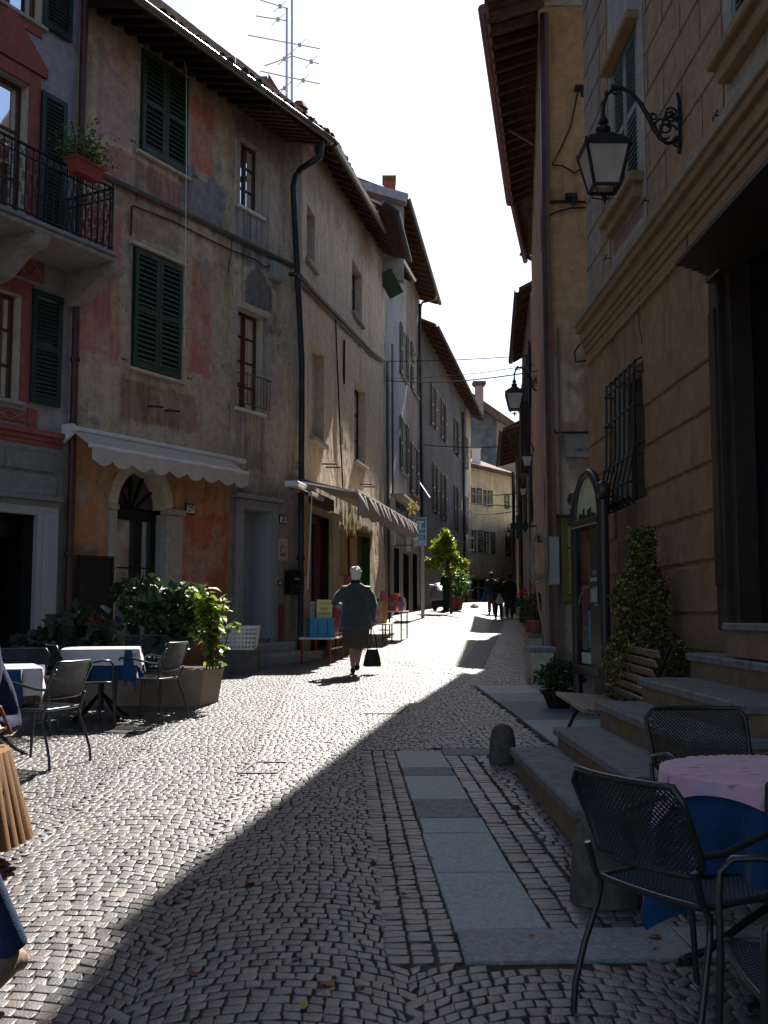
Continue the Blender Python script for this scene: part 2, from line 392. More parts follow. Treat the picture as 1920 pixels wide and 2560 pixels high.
def eave(f, parent, u0, u1, vw, over, vf, n_raf, rise=2.6, back=6.0, tiles=True, gut='gutter', rafm='rafter', thick=.06, gr=.07, verge=None):
    """soffit from wall top (w=0, vw) to fascia (w=over, vf); rafters, gutter, roof slab, edge tiles"""
    if u0 > u1: u0, u1 = u1, u0
    sl = (vw-vf)/over
    so = MB(); so.add([f.p(u0, vw, -.05), f.p(u1, vw, -.05), f.p(u1, vf, over), f.p(u0, vf, over),
                       f.p(u0, vw+thick, -.05), f.p(u1, vw+thick, -.05), f.p(u1, vf+thick, over), f.p(u0, vf+thick, over)],
                      [(0, 1, 2, 3), (4, 7, 6, 5), (0, 4, 5, 1), (1, 5, 6, 2), (2, 6, 7, 3), (3, 7, 4, 0)])
    so.build('soffit', M['soffit'], parent)
    first = None
    for k in range(n_raf):
        u = u0+(u1-u0)*(k+.5)/n_raf
        if first is None:
            q = MB(); q.hexa([f.p(u-.045, vw-.13, -.02), f.p(u+.045, vw-.13, -.02), f.p(u+.045, vf-.08, over-.04), f.p(u-.045, vf-.08, over-.04),
                              f.p(u-.045, vw-.003, -.02), f.p(u+.045, vw-.003, -.02), f.p(u+.045, vf-.003, over-.04), f.p(u-.045, vf-.003, over-.04)])
            first = q.build('rafter', M[rafm], parent); ub = u
        else:
            c = first.copy(); C.objects.link(c); c.parent = parent; c.location = first.location+f.U*(u-ub)
    g = MB(); n = 8; m = 24
    for k in range(m+1):
        u = u0+(u1-u0)*k/m
        for a in range(n+1):
            t = math.pi*a/n; g.v.append(tuple(f.p(u, vf+.03-gr*math.sin(t), over+.06-gr*math.cos(t))))
    for k in range(m):
        for a in range(n): g.f.append((k*(n+1)+a, (k+1)*(n+1)+a, (k+1)*(n+1)+a+1, k*(n+1)+a+1))
    g.tube([f.p(u0, vf+.03, over+.06+gr), f.p(u1, vf+.03, over+.06+gr)], .012, 6)
    g.build('gutter', M[gut], parent, smooth=True)
    s2 = rise/back
    r = MB(); r.hexa([f.p(u0, vf+thick+.003, over+.01), f.p(u1, vf+thick+.003, over+.01), f.p(u1, vf+thick+rise, over-back), f.p(u0, vf+thick+rise, over-back),
                      f.p(u0, vf+thick+.04, over+.01), f.p(u1, vf+thick+.04, over+.01), f.p(u1, vf+thick+rise+.04, over-back), f.p(u0, vf+thick+rise+.04, over-back)])
    rf = r.build('roof', M['tile'], parent)
    if tiles:
        nt_ = int((u1-u0)/.2); first = None
        for k in range(nt_):
            u = u0+.1+(u1-u0-.2)*k/max(1, nt_-1)
            if first is None:
                q = MB(); nn = 6
                for (w_, rr) in ((over+.1, .088), (over-.45, .07)):
                    for a in range(nn+1):
                        t = math.pi*a/nn; q.v.append(tuple(f.p(u+rr*math.cos(t), vf+thick+.045+(over-w_)*s2+rr*.85*math.sin(t), w_)))
                for a in range(nn): q.f.append((a, a+1, nn+2+a, nn+1+a))
                for (w_, rr) in ((over+.1, .072), (over-.45, .055)):
                    for a in range(nn+1):
                        t = math.pi*a/nn; q.v.append(tuple(f.p(u+rr*math.cos(t), vf+thick+.045+(over-w_)*s2+rr*.85*math.sin(t), w_)))
                b = 2*(nn+1)
                for a in range(nn): q.f.append((b+a+1, b+a, b+nn+1+a, b+nn+2+a)); q.f.append((a, b+a, b+a+1, a+1))
                first = q.build('tile', M['tile'], rf, smooth=True); ub = u
            else:
                c = first.copy(); C.objects.link(c); c.parent = rf
                c.location = first.location+f.U*(u-ub)+Vector((0, 0, random.uniform(-.012, .022)))+f.N*random.uniform(-.03, .03)
    return rf
def hook(f, u, v, parent, m='iron'):
    q = MB(); q.tube([f.p(u, v, 0), f.p(u, v, .05)], .007, 5); q.tube([f.p(u-.05, v+.02, .05), f.p(u, v, .052), f.p(u+.05, v+.015, .05), f.p(u+.06, v-.02, .05)], .008, 5)
    return q.build('shutter_hook', M[m], parent)
def text(s_, size, m, parent, org, X, Y, name='lettering', ext=.001, align='CENTER', bold=0):
    cu = bpy.data.curves.new(name, 'FONT'); cu.body = s_; cu.size = size; cu.align_x = align; cu.align_y = 'CENTER'; cu.extrude = ext; cu.offset = bold
    o = bpy.data.objects.new(name, cu); X, Y = Vector(X).normalized(), Vector(Y).normalized(); Zv = X.cross(Y)
    me = bpy.data.meshes.new_from_object(o); me.materials.clear(); me.materials.append(m); bpy.data.objects.remove(o)
    mt = Matrix((X, Y, Zv)).transposed().to_4x4(); mt.translation = Vector(org)-wl(parent); me.transform(mt)
    o = bpy.data.objects.new(name, me); C.objects.link(o); o.parent = parent
    return o
def leafcloud(centers, size, normal_jit=1.0, shape='leaf', seed=0, up=.3, aspect=.55, fold=.25):
    """centers (N,3) -> verts/faces of small folded leaves"""
    g = np.random.default_rng(seed); N = len(centers); c = np.asarray(centers)
    d = g.normal(size=(N, 3)); d /= np.linalg.norm(d, axis=1)[:, None]
    n = g.normal(size=(N, 3)); n[:, 2] = np.abs(n[:, 2])+up; n -= d*(n*d).sum(1)[:, None]; n /= np.linalg.norm(n, axis=1)[:, None]
    s_ = np.cross(n, d); L = size*(.6+.8*g.random(N))[:, None]; wv = L*aspect*.5
    tip, base = c+d*L*.5, c-d*L*.5; mid = c+n*(-fold*wv)
    a = c+s_*wv-d*L*.05+n*fold*wv; b = c-s_*wv-d*L*.05+n*fold*wv
    v = np.stack([base, a, tip, b, mid], 1).reshape(-1, 3); k = np.arange(N)[:, None]*5
    f = np.concatenate([k+np.array([[0, 1, 4]]), k+np.array([[1, 2, 4]]), k+np.array([[2, 3, 4]]), k+np.array([[3, 0, 4]])])
    return v, f
def leafcols(N, cols, seed=0, k=5, jit=.25):
    g = np.random.default_rng(seed); cols = np.array(cols); c = cols[g.integers(0, len(cols), N)]*(1-jit+2*jit*g.random((N, 1)))
    return np.repeat(c, k, axis=0)
M['leaf'] = mat('leaf', attr=True, rough=.4, var=.15, scale=30, bump=0, spec=.5, trans=.42)
M['leaf_dk'] = mat('dark_leaf', attr=True, rough=.5, var=.15, scale=30, bump=0, spec=.35, trans=.15)
# ================================================================== GROUND
def ground_mesh(name, xs, ys, dz, m):
    X, Y = np.meshgrid(xs, ys); X, Y = X.ravel(), Y.ravel(); Z = np.array([gz(a, b) for a, b in zip(X, Y)])+dz
    nx = len(xs); i, j = np.meshgrid(np.arange(nx-1), np.arange(len(ys)-1)); a = (j*nx+i).ravel()
    return npmesh(name, np.stack([X, Y, Z], 1), np.stack([a, a+1, a+nx+1, a+nx], 1), m)
gxs = np.unique(np.concatenate([np.linspace(-120, -14, 12), np.arange(-14, 22, .6), np.linspace(22, 160, 12)]))
gys = np.unique(np.concatenate([np.linspace(-60, -4, 8), np.arange(-4, 66, .6), np.linspace(66, 320, 12)]))
props(ground_mesh('ground', gxs, gys, -.0095, M['joint']), kind='structure')
pave = bpy.data.objects.new('street_paving', None); C.objects.link(pave); pave['kind'] = 'structure'

# strip coordinates: a across, b along the slab strip
q0, q1 = G(988, 1878), G(1164, 2409)
sd = Vector((q0.x-q1.x, q0.y-q1.y, 0)).normalized(); sp = Vector((sd.y, -sd.x, 0))
def AB(p): return (p[0]-q1.x)*sp.x+(p[1]-q1.y)*sp.y, (p[0]-q1.x)*sd.x+(p[1]-q1.y)*sd.y
def XY(a, b): return q1.x+sp.x*a+sd.x*b, q1.y+sp.y*a+sd.y*b
aR = AB(G(1237, 2100))[0]
bN0 = AB(G(1164, 2409))[1]; bN1 = AB(G(1145, 2327))[1]; bF = AB(G(988, 1878))[1]
slabs = []                                    # (a0,a1,b0,b1)
prev = bN1
for py in (2185, 2086, 2047, 2001, 1941, 1921, 1878):
    b = AB(G(1040, py))[1]; slabs.append((0, aR, prev, b)); prev = b
aC = AB(G(1700, 2310))[0]
bb = [0, .9, 1.75, 2.7, 3.9]
cross = [(x0, x1, bN0, bN1) for x0, x1 in zip(bb[:-1], bb[1:])]
bFc0, bFc1 = AB(G(1200, 1888))[1], AB(G(1200, 1872))[1]
crossF = [(aR+.004, aR+.75, bFc0, bFc1), (aR+.755, aR+1.5, bFc0, bFc1)]
fl0 = AB(G(1343, 1854)); fl1 = AB(G(1210, 1714))
far = []; prev = fl0[1]; faL, faR = (fl0[0]+fl1[0])/2, (fl0[0]+fl1[0])/2+.95
for py in (1801, 1755, 1734, 1714):
    b = AB(G(1270, py))[1]; far.append((faL, faR, prev, b)); prev = b
far += [(faL+.96, faL+1.9, fl0[1]-1.2, fl0[1]+.2), (faL, faR, fl0[1]-1.2, fl0[1]-.005), (faL+.96, faL+1.9, fl0[1]+.21, fl0[1]+1.8)]
# dark strip further up
p0, p1, p2, p3 = G(1150, 1668), G(1232, 1553), G(1205, 1672), G(1262, 1553)
def slab_mesh(quad, h=.006, jit=.006, t=.05):
    q = [Vector((x+random.uniform(-jit, jit), y+random.uniform(-jit, jit), 0)) for x, y in quad]; g = .006
    cx = sum(v.x for v in q)/4; cy = sum(v.y for v in q)/4
    def ring(k, dz):
        o = []
        for v in q:
            d = Vector((v.x-cx, v.y-cy)); L = d.length; s_ = max(0, (L-k)/L); x, y = cx+d.x*s_, cy+d.y*s_; o.append((x, y, gz(x, y)+dz))
        return o
    mb = MB(); vv = ring(g, -t)+ring(g, h-.006)+ring(g+.008, h); fs = [(8, 9, 10, 11)]
    for i in range(4):
        j = (i+1) % 4; fs += [(i, j, 4+j, 4+i), (4+i, 4+j, 8+j, 8+i)]
    mb.add(vv, fs); return mb
gm = [M['granite'], mat('granite_pale', (.33, .385, .375), rough=.6, var=.34, scale=60, bump=.35, bscale=140, spec=.35, tint=(.27, .315, .305)),
      mat('granite_dark', (.17, .2, .21), rough=.65, var=.3, scale=45, bump=.35, bscale=120, spec=.3, tint=(.11, .125, .13))]
ml = {0: 1, 1: 1, 2: 1, 3: 2, 4: 1, 5: 2, 6: 1}
for k, (a0, a1, b0, b1) in enumerate(slabs+cross+crossF+far):
    quad = [XY(a0, b0), XY(a1, b0), XY(a1, b1), XY(a0, b1)]
    slab_mesh(quad).build('paving_slab', gm[ml.get(k, k % 3 if k > 10 else 0)], pave)
def lerp(a, b, t): return (a.x+(b.x-a.x)*t, a.y+(b.y-a.y)*t)
for k in range(12):
    t0, t1 = k/12, (k+1)/12; slab_mesh([lerp(p0, p1, t0), lerp(p2, p3, t0), lerp(p2, p3, t1), lerp(p0, p1, t1)], jit=.01).build('paving_slab', gm[2], pave)

# cobblestones -----------------------------------------------------
def inrect(a, b, r, m=.0): return (a > r[0]-m) & (a < r[1]+m) & (b > r[2]-m) & (b < r[3]+m)
def inquad(x, y, Q):
    ok = np.ones_like(x, bool)
    for i in range(4):
        ax, ay = Q[i]; bx, by = Q[(i+1) % 4]; ok &= ((bx-ax)*(y-ay)-(by-ay)*(x-ax)) > 0
    return ok
st = []                                       # list of (4,2) corner arrays
LW = .96; AR = LW/2/math.sin(R(45)); S_ = .07
ang0 = R(45); ns = 16
bmax = 34.0
def seam(l, k): return .07*math.sin(l*12.9898+k*78.233)*1.0
for lane in range(-12, 11):
    ac = -.7+lane*LW
    for k in range(int(-4/S_), int(bmax/S_)):
        off = .5*(k % 2); b_ = k*S_; dl, dr_ = seam(lane, k), seam(lane+1, k)
        cuts = [0.]; tt_ = random.uniform(.5, 1.05)/ns
        while tt_ < 1-.45/ns: cuts.append(tt_); tt_ += random.uniform(.8, 1.22)/ns
        cuts.append(1.)
        for t0, t1 in zip(cuts[:-1], cuts[1:]):
            th0, th1 = -ang0+2*ang0*t0, -ang0+2*ang0*t1
            g = .0032; gth = g/AR
            if t0 == 0: th0 += dl
            if t1 == 1: th1 += dr_
            if th1-th0 < .03: continue
            th0 += gth; th1 -= gth
            hs = S_/2-.003
            st.append([(ac+AR*math.sin(th0), b_+AR*math.cos(th0)-hs), (ac+AR*math.sin(th1), b_+AR*math.cos(th1)-hs),
                       (ac+AR*math.sin(th1), b_+AR*math.cos(th1)+hs), (ac+AR*math.sin(th0), b_+AR*math.cos(th0)+hs)])
arc = np.array(st); ca, cb_ = arc[:, :, 0].mean(1), arc[:, :, 1].mean(1)
colw = .1
colsL = 3
keep = ~((ca > -colsL*colw+.015) & (cb_ > bN0-.02) & (cb_ < bF+.05) & (ca < 30) & (ca < aR+4.5))
for r in far+crossF: keep &= ~inrect(ca, cb_, r, .05)
keep &= ~((cb_ > bN0-.05) & (cb_ < bN1+.05) & (ca > -.03) & (ca < 3.95))
arc = arc[keep]
rows = []
def rowpatch(a0, a1, b0, b1, wa, wb, jitter_row=0):
    na = max(1, round((a1-a0)/wa)); wa = (a1-a0)/na
    for i in range(na):
        b = b0+random.uniform(0, wb)-wb; x0 = a0+i*wa
        while b < b1:
            L = wb*random.uniform(.75, 1.3); c0, c1 = max(b, b0), min(b+L, b1)
            if c1-c0 > .03: rows.append([(x0+.005, c0+.0045), (x0+wa-.005, c0+.0045), (x0+wa-.005, c1-.0045), (x0+.005, c1-.0045)])
            b += L
rowpatch(-colsL*colw, -.004, bN0, bF+.03, colw, .075)
rowpatch(aR+.004, aR+.24, bN1+.005, bFc0-.005, .115, .08)
def rowsacross(a0, a1, b0, b1, wa, wb):
    nb = max(1, round((b1-b0)/wb)); wb = (b1-b0)/nb
    for i in range(nb):
        a = a0-random.uniform(0, wa)
        while a < a1:
            L = wa*random.uniform(.75, 1.25); c0, c1 = max(a, a0), min(a+L, a1)
            if c1-c0 > .03: rows.append([(c0+.0045, b0+i*wb+.005), (c1-.0045, b0+i*wb+.005), (c1-.0045, b0+(i+1)*wb-.005), (c0+.0045, b0+(i+1)*wb-.005)])
            a += L
rowsacross(aR+.25, aR+3.2, bN1+.005, bFc0-.005, .088, .08)
rowsacross(3.96, 6, bN0, bN1, .105, .098)
allst = np.concatenate([arc, np.array(rows)])
allst = allst+rng.normal(0, .0036, allst.shape)
xs = q1.x+sp.x*allst[:, :, 0]+sd.x*allst[:, :, 1]; ys = q1.y+sp.y*allst[:, :, 0]+sd.y*allst[:, :, 1]
cx, cy = xs.mean(1), ys.mean(1)
# keep what lies between the houses and can plausibly be seen
leftx = np.where(cy < A0.y, A0.x+(cy-A0.y)*FL.U.x/FL.U.y, A0.x+(cy-A0.y)*FS.U.x/FS.U.y)
rightx = np.where(cy < 13.5, 2.75-.0173*(cy-8.3), np.where(cy < 16, 5, 2.49+.131*(cy-16)))
keep = (cx > leftx-.05) & (cx < rightx+.02) & (cy > 1.6) & (np.abs(cx) < .42*cy+1.6)
keep &= ~inquad(cx, cy, [(p0.x, p0.y), (p2.x, p2.y), (p3.x, p3.y), (p1.x, p1.y)])
# cut for stair footprint
MH = []
for (pa, pb, pc, pd) in (((912, 1785), (995, 1785), (1017, 1768), (940, 1768)), ((255, 1832), (330, 1834), (358, 1820), (292, 1818)), ((598, 1934), (690, 1934), (722, 1907), (640, 1906))):
    MH.append([tuple(G(*t)[:2]) for t in (pa, pb, pc, pd)])
for Q in MH[:2]: keep &= ~inquad(cx, cy, Q)
xs, ys, cx, cy = xs[keep], ys[keep], cx[keep], cy[keep]; N = len(cx)
def stones(xs, ys, cx, cy, gsd):
    n = len(cx); dz = gsd.normal(0, .0012, (n, 1)); tilt = gsd.normal(0, .014, (n, 2))
    Zg = np.array([[gz(xs[i, j], ys[i, j]) for j in range(4)] for i in range(n)]) if n < 2000 else (.0235*ys+.32*ss(24, 36, ys)*ss(0, 1, 1-(xs-(-1.67+.185*(ys-20.3))-.2)/2.6))
    rings = []
    for (k, z) in ((0, -.03), (0, -.0035), (.06, -.0006), (.18, 0)):
        X, Y = xs+(cx[:, None]-xs)*k, ys+(cy[:, None]-ys)*k
        rings.append(np.stack([X, Y, Zg+z+dz+tilt[:, :1]*(X-cx[:, None])+tilt[:, 1:]*(Y-cy[:, None])], 2))
    v = np.stack(rings, 1).reshape(-1, 3); b = np.arange(n)[:, None]*16; fs = [b+np.array([[12, 13, 14, 15]])]
    for r in range(3):
        for i in range(4):
            j = (i+1) % 4; fs.append(b+np.array([[r*4+i, r*4+j, r*4+4+j, r*4+4+i]]))
    base = np.array([[.118, .108, .102], [.13, .116, .107], [.1, .1, .106], [.155, .143, .132], [.076, .067, .064], [.125, .103, .093]])
    c = base[gsd.integers(0, len(base), n)]*(.85+.3*gsd.random((n, 1)))
    return v, np.concatenate(fs), np.repeat(c, 16, axis=0)
# the 300 that show largest become parts of their own
vis = (np.abs(cx/cy) < .37) & (cy > 3.25)
score = np.where(vis, cy, 1e9); order = np.argsort(score); near = order[:300]; rest = np.ones(N, bool); rest[near] = False
rest = np.where(rest)[0]
v, f, c = stones(xs[rest], ys[rest], cx[rest], cy[rest], np.random.default_rng(3))
o = npmesh('cobblestones', v, f, M['cobble'], pave, col=c); o['kind'] = 'stuff'
vn_, fn_, cn_ = stones(xs[near], ys[near], cx[near], cy[near], np.random.default_rng(5))
f0 = np.array([[12, 13, 14, 15]]+[[r*4+i, r*4+(i+1) % 4, r*4+4+(i+1) % 4, r*4+4+i] for r in range(3) for i in range(4)])
for k in range(300):
    npmesh('cobblestone', vn_[k*16:k*16+16], f0, M['cobble'], pave, col=cn_[k*16:k*16+16])
# paving too far away to tell the stones apart
m = mat('far_cobbles', (.2, .185, .18), rough=.45, var=.2, scale=9, bump=.0, spec=.45)
n = m.node_tree.nodes; L = m.node_tree.links; b = n['Principled BSDF']
vo = n.new('ShaderNodeTexVoronoi'); vo.inputs['Scale'].default_value = 9.5; vo.feature = 'DISTANCE_TO_EDGE'; vo.inputs['Randomness'].default_value = .45
tc = n.new('ShaderNodeTexCoord'); L.new(tc.outputs['Object'], vo.inputs['Vector'])
cr = n.new('ShaderNodeMapRange'); cr.inputs[1].default_value = .02; cr.inputs[2].default_value = .1; cr.inputs[3].default_value = .25; L.new(vo.outputs[0], cr.inputs[0])
old = b.inputs['Base Color'].links[0].from_socket; mx = n.new('ShaderNodeMix'); mx.data_type = 'RGBA'; mx.blend_type = 'MULTIPLY'; mx.inputs[0].default_value = 1
L.new(old, mx.inputs[6]); L.new(cr.outputs[0], mx.inputs[7]); L.new(mx.outputs[2], b.inputs['Base Color'])
bp = n.new('ShaderNodeBump'); bp.inputs['Strength'].default_value = .6; bp.inputs['Distance'].default_value = .02; L.new(cr.outputs[0], bp.inputs['Height']); L.new(bp.outputs[0], b.inputs['Normal'])
props(ground_mesh('far_pavement', np.arange(-6, 30, .6), np.arange(q1.y+33.3, 90, .6), -.002, m), kind='structure')
# alley floor
props(ground_mesh('alley_pavement', np.arange(2.5, 9.1, .6), np.array([13.0, 14.2, 15.4, 16.1]), -.004, m), kind='structure')

# manhole covers
def cover(Q, name, label, m_, ribs):
    h = .012; mb = MB(); q = [Vector(P(*t, .0)) for t in Q]
    mb.prism([v+Vector((0, 0, -.03)) for v in q], (0, 0, .03+.004)); r = mb.build(name, M[m_])
    props(r, label, 'drain cover' if 'grate' in name else 'manhole cover'); n = 9
    fb_ = MB()
    for i in range(4): fb_.bar(q[i]+Vector((0, 0, .004)), q[(i+1) % 4]+Vector((0, 0, .004)), .03, .01)
    fb_.build('cover_frame', M['gutter' if ribs < 0 else m_], r)
    rb = MB()
    for k in range(1, abs(ribs)):
        t = k/abs(ribs); a = q[0].lerp(q[1], t); b_ = q[3].lerp(q[2], t); rb.bar(a+Vector((0, 0, .006)), b_+Vector((0, 0, .006)), .02, .008)
    rb.build('rib', M['iron'], r)
M['castiron'] = mat('cast_iron', (.09, .085, .085), rough=.5, metal=.4, var=.3, scale=20, bump=.5, bscale=80)
cover(MH[0], 'manhole_cover', 'rectangular iron manhole cover at the edge of the big shadow', 'castiron', 6)
cover(MH[1], 'drain_grate', 'dark drain grate in the paving by the blue-clothed table', 'iron', 10)
# stone infilled cover outline
q = [Vector(P(*t, .003)) for t in MH[2]]; mb = MB()
for i in range(4): mb.bar(q[i], q[(i+1) % 4], .022, .012)
props(mb.build('inlaid_cover', M['castiron']), 'thin metal frame of a cobble-filled manhole in the sunlit paving', 'manhole frame')
# fallen leaves
lf = [(462, 2222, .1), (625, 2212, .12), (540, 1755, .1), (530, 1748, .08), (350, 2150, .07), (265, 1960, .05), (540, 2205, .06), (990, 2190, .08), (1010, 2240, .06), (815, 2462, .12), (480, 2440, .08),
      (900, 2470, .07), (1640, 2350, .1), (1330, 2345, .05), (740, 2400, .07), (700, 2180, .06), (380, 2150, .06), (300, 2060, .05), (1075, 2150, .07), (760, 2520, .07), (560, 2300, .06), (1640, 2375, .06)]
cols = [(.3, .1, .03), (.4, .2, .04), (.25, .07, .03), (.45, .3, .08)]
lm = [mat('dry_leaf_%s' % n_, c_, rough=.7, var=.3, scale=40, bump=.2, trans=.2) for n_, c_ in zip(('rust', 'ochre', 'brown', 'yellow'), cols)]
lfo = None
for k, (px, py, s_) in enumerate(lf):
    s_ *= .65; c_ = G(px, py); a = random.uniform(0, 6.28); mb = MB(); n = 9
    pts = []
    for i in range(n):
        t = i/(n-1); wd = math.sin(math.pi*min(1, t*1.05))**.8*.3*s_; pts.append((t*s_-s_/2, wd, .006+.012*math.sin(t*5+k)*s_/.1+.1*abs(wd)))
    vv = [(x, y, z) for x, y, z in pts]+[(x, 0, z-.06*abs(y)) for x, y, z in pts]+[(x, -y, z) for x, y, z in pts]
    vv = [(c_.x+x*math.cos(a)-y*math.sin(a), c_.y+x*math.sin(a)+y*math.cos(a), c_.z+.004+z) for x, y, z in vv]
    fs = [(i, i+1, n+i+1, n+i) for i in range(n-1)]+[(n+i, n+i+1, 2*n+i+1, 2*n+i) for i in range(n-1)]
    mb.add(vv, fs); props(mb.build('fallen_leaf', lm[k % 4]), 'small dry autumn leaf fallen on the cobbles', 'leaf', 'dry leaves on the cobbles')
# a yellow-brown weed tuft / moss in joints near the lower left
# ================================================================== LEFT HOUSES
def holeof(f, tl, br, w=0):
    """(u0,u1,v0,v1) from photo corner points: tl=(x,y top) bl, as two lists of left and right edges"""
    u0, v1 = f.uv(*tl, w); u1, v0 = f.uv(*br, w); return [u0, u1, v0, v1]
def hole4(f, xl, yl0, yl1, xr, yr0, yr1, w=0):
    a, b = f.uv(xl, yl0, w), f.uv(xl, yl1, w); c, d = f.uv(xr, yr0, w), f.uv(xr, yr1, w)
    ua, ub = (a[0]+b[0])/2, (c[0]+d[0])/2
    return [min(ua, ub), max(ua, ub), (b[1]+d[1])/2, (a[1]+c[1])/2]
uP = FL.uv(172, 1000)[0]           # pipe between the first two houses
uQ = FL.uv(577, 1000)[0]           # joint between numbers 28 and 26
vTop = FL.uv(336, 60)[1]
gb = min(FL.g(uP-5), FL.g(0))-.3

# ---- house 1: lilac grey with red painted surrounds and balcony
h1 = root('grey_house', FL.p(uP-3, FL.g(uP-3), 0), 'lilac-grey house at left edge with red painted window surrounds and balcony', 'house')
U0 = uP-20
hl = hole4(FL, -40, 700, 985, 50, 745, 1003)
hb = hole4(FL, -60, 150, 520, 68, 200, 540); hb[2] = FL.uv(0, 545)[1]
hd = hole4(FL, -80, 1270, 1690, 78, 1292, 1700); hd[2] = FL.g(uP-2)-.1
ht = hole4(FL, -30, -220, 10, 108, -150, 40)
vbelt1, vbelt0 = FL.uv(100, 1076)[1], FL.uv(100, 1115)[1]
jr = [hole4(FL, a, b, c, d, e, f_) for a, b, c, d, e, f_ in ((50, 700, 1010, 80, 712, 1015),)]
def c1(u, v):
    n = fbm(u*2.5, v*2.5, 3); base = np.array([.30, .275, .30])
    c = np.tile(base, (len(u), 1))*(.85+.3*n)[:, None]
    lowm = (v < vbelt0).astype(float); c = mixc(c, (.2, .2, .185), lowm)
    c = c*(.9+.2*fbm(u*6, v*6, 9))[:, None]
    red = (.34, .075, .06)
    return c
def d1(u, v): return (fbm(u*4, v*4, 2)-.5)*.006
body(FL, h1, U0, uP-.02, gb, vTop+1.2, 7, M['stone'])
wall(FL, h1, U0, uP, gb, vTop+1.2, [hl, hb, hd, ht], .09, c1, disp=d1)
mr = M['redpaint']
def band(f, u0, u1, v0, v1, w0, w1, m, name, par, bev=.004): q = MB(); q.fb(f, u0, u1, v0, v1, w0, w1, bev); return q.build(name, m, par)
# belt: three stepped mouldings
for k, (a, b, w_) in enumerate(((0, .3, .03), (.3, .62, .055), (.62, 1, .09))):
    band(FL, U0, uP-.12, vbelt0+(vbelt1-vbelt0)*a, vbelt0+(vbelt1-vbelt0)*b-.002, .001, w_, mr, 'string_course', h1)
# surrounds
def surround(f, h, t, m, par, w1=.025, top=True, bottom=False):
    band(f, h[0]-t, h[0], h[2], h[3]+(t if top else 0), .001, w1, m, 'window_surround', par); band(f, h[1], h[1]+t, h[2], h[3]+(t if top else 0), .001, w1, m, 'window_surround', par)
    if top: band(f, h[0]+.001, h[1]-.001, h[3], h[3]+t, .001, w1+.004, m, 'window_surround', par)
    if bottom: band(f, h[0], h[1], h[2]-t, h[2]-.001, .001, w1, m, 'window_surround', par)
surround(FL, hl, .2, mr, h1); surround(FL, hb, .2, mr, h1); surround(FL, ht, .2, mr, h1, bottom=True)
# pediment over balcony door
vp, up_ = hb[3]+.22, (hb[0]+hb[1])/2
q = MB(); q.prism([FL.p(hb[0]-.3, vp, .003), FL.p(hb[1]+.3, vp, .003), FL.p(hb[1]+.3, vp+.12, .003), FL.p(up_+.05, vp+.75, .003), FL.p(hb[0]-.3, vp+.12, .003)], FL.N*.05)
q.build('pediment', mr, h1)
window(FL, h1, hl, fm='frame_br', nx=2, ny=3, curtain=True, sill=M['stone'])
window(FL, h1, hb, fm='frame_br', nx=2, ny=3, curtain=True)
window(FL, h1, ht, fm='frame_br', nx=2, ny=2, curtain=True, sill=M['stone'])
a = FL.uv(75, 870)[0]; b = FL.uv(147, 870)[0]
sh = hole4(FL, 76, 722, 1008, 147, 745, 1020); shutter(FL, h1, sh[0]-.02, sh[1], sh[2], sh[3], w0=.03, fm='green_dk', pitch=.06)
sh = hole4(FL, 95, 225, 520, 158, 258, 545); shutter(FL, h1, sh[0], sh[1], hb[2]+.02, sh[3], w0=.03, fm='green_dk', pitch=.06)
sh = hole4(FL, 106, -150, 25, 177, -120, 60); shutter(FL, h1, sh[0], sh[1], ht[2], sh[3], w0=.03, fm='green_dk', pitch=.06)
# painted lozenge panels
pk = mat('pale_line_paint', (.34, .27, .22), rough=.9, var=.15, bump=.2)
def lozenge(h, nx):
    band(FL, h[0], h[1], h[2], h[3], .001, .012, mr, 'painted_panel', h1)
    q = MB(); wd = (h[1]-h[0])/nx
    for k in range(nx):
        a, b = h[0]+k*wd, h[0]+(k+1)*wd
        q.bar(FL.p(a+.01, h[2]+.02, .0135), FL.p(b-.01, h[3]-.02, .0135), .006, .03, up=FL.N); q.bar(FL.p(a+.01, h[3]-.02, .0165), FL.p(b-.01, h[2]+.02, .0165), .006, .03, up=FL.N)
    q.build('painted_lattice', pk, h1)
lozenge([FL.uv(-70, 1050)[0], FL.uv(62, 1050)[0], vbelt1+.05, hl[2]-.12], 3)
lozenge([FL.uv(-70, 660)[0], FL.uv(110, 690)[0], hl[3]+.26, hl[3]+.66], 4)
band(FL, FL.uv(66, 1050)[0], FL.uv(90, 1050)[0], vbelt1, hl[2]-.07, .001, .03, mr, 'window_surround', h1)
# rusticated ground floor: blocks and joints
M['greyblock'] = mat('grey_block', (.195, .195, .18), rough=.9, var=.2, scale=9, bump=.4, bscale=45)
vA, vB = FL.uv(100, 1130)[1], FL.uv(100, 1180)[1]; uE = uP-.22
us = [U0, uE-2.9, uE-1.85, uE-.93, uE]
for k in range(4):
    band(FL, us[k]+.008, us[k+1]-.008, vB+.01, vA-.005, .001, .025, M['greyblock'], 'block', h1, .01)
q = MB(); vC, vD = FL.uv(100, 1187)[1], FL.uv(100, 1240)[1]
q.hexa([FL.p(U0, vD, .002), FL.p(uE-.13, vD, .002), FL.p(uE-.13, vD, .14), FL.p(U0, vD, .14), FL.p(U0, vC, .002), FL.p(uE, vC, .002), FL.p(uE, vC, .05), FL.p(U0, vC, .05)]); q.build('fascia_block', M['greyblock'], h1)
band(FL, U0, uE, vD-.16, vD-.075, .001, .1, M['greyblock'], 'cornice', h1); band(FL, U0, uE+.02, vD-.075, vD-.004, .001, .16, M['greyblock'], 'cornice', h1)
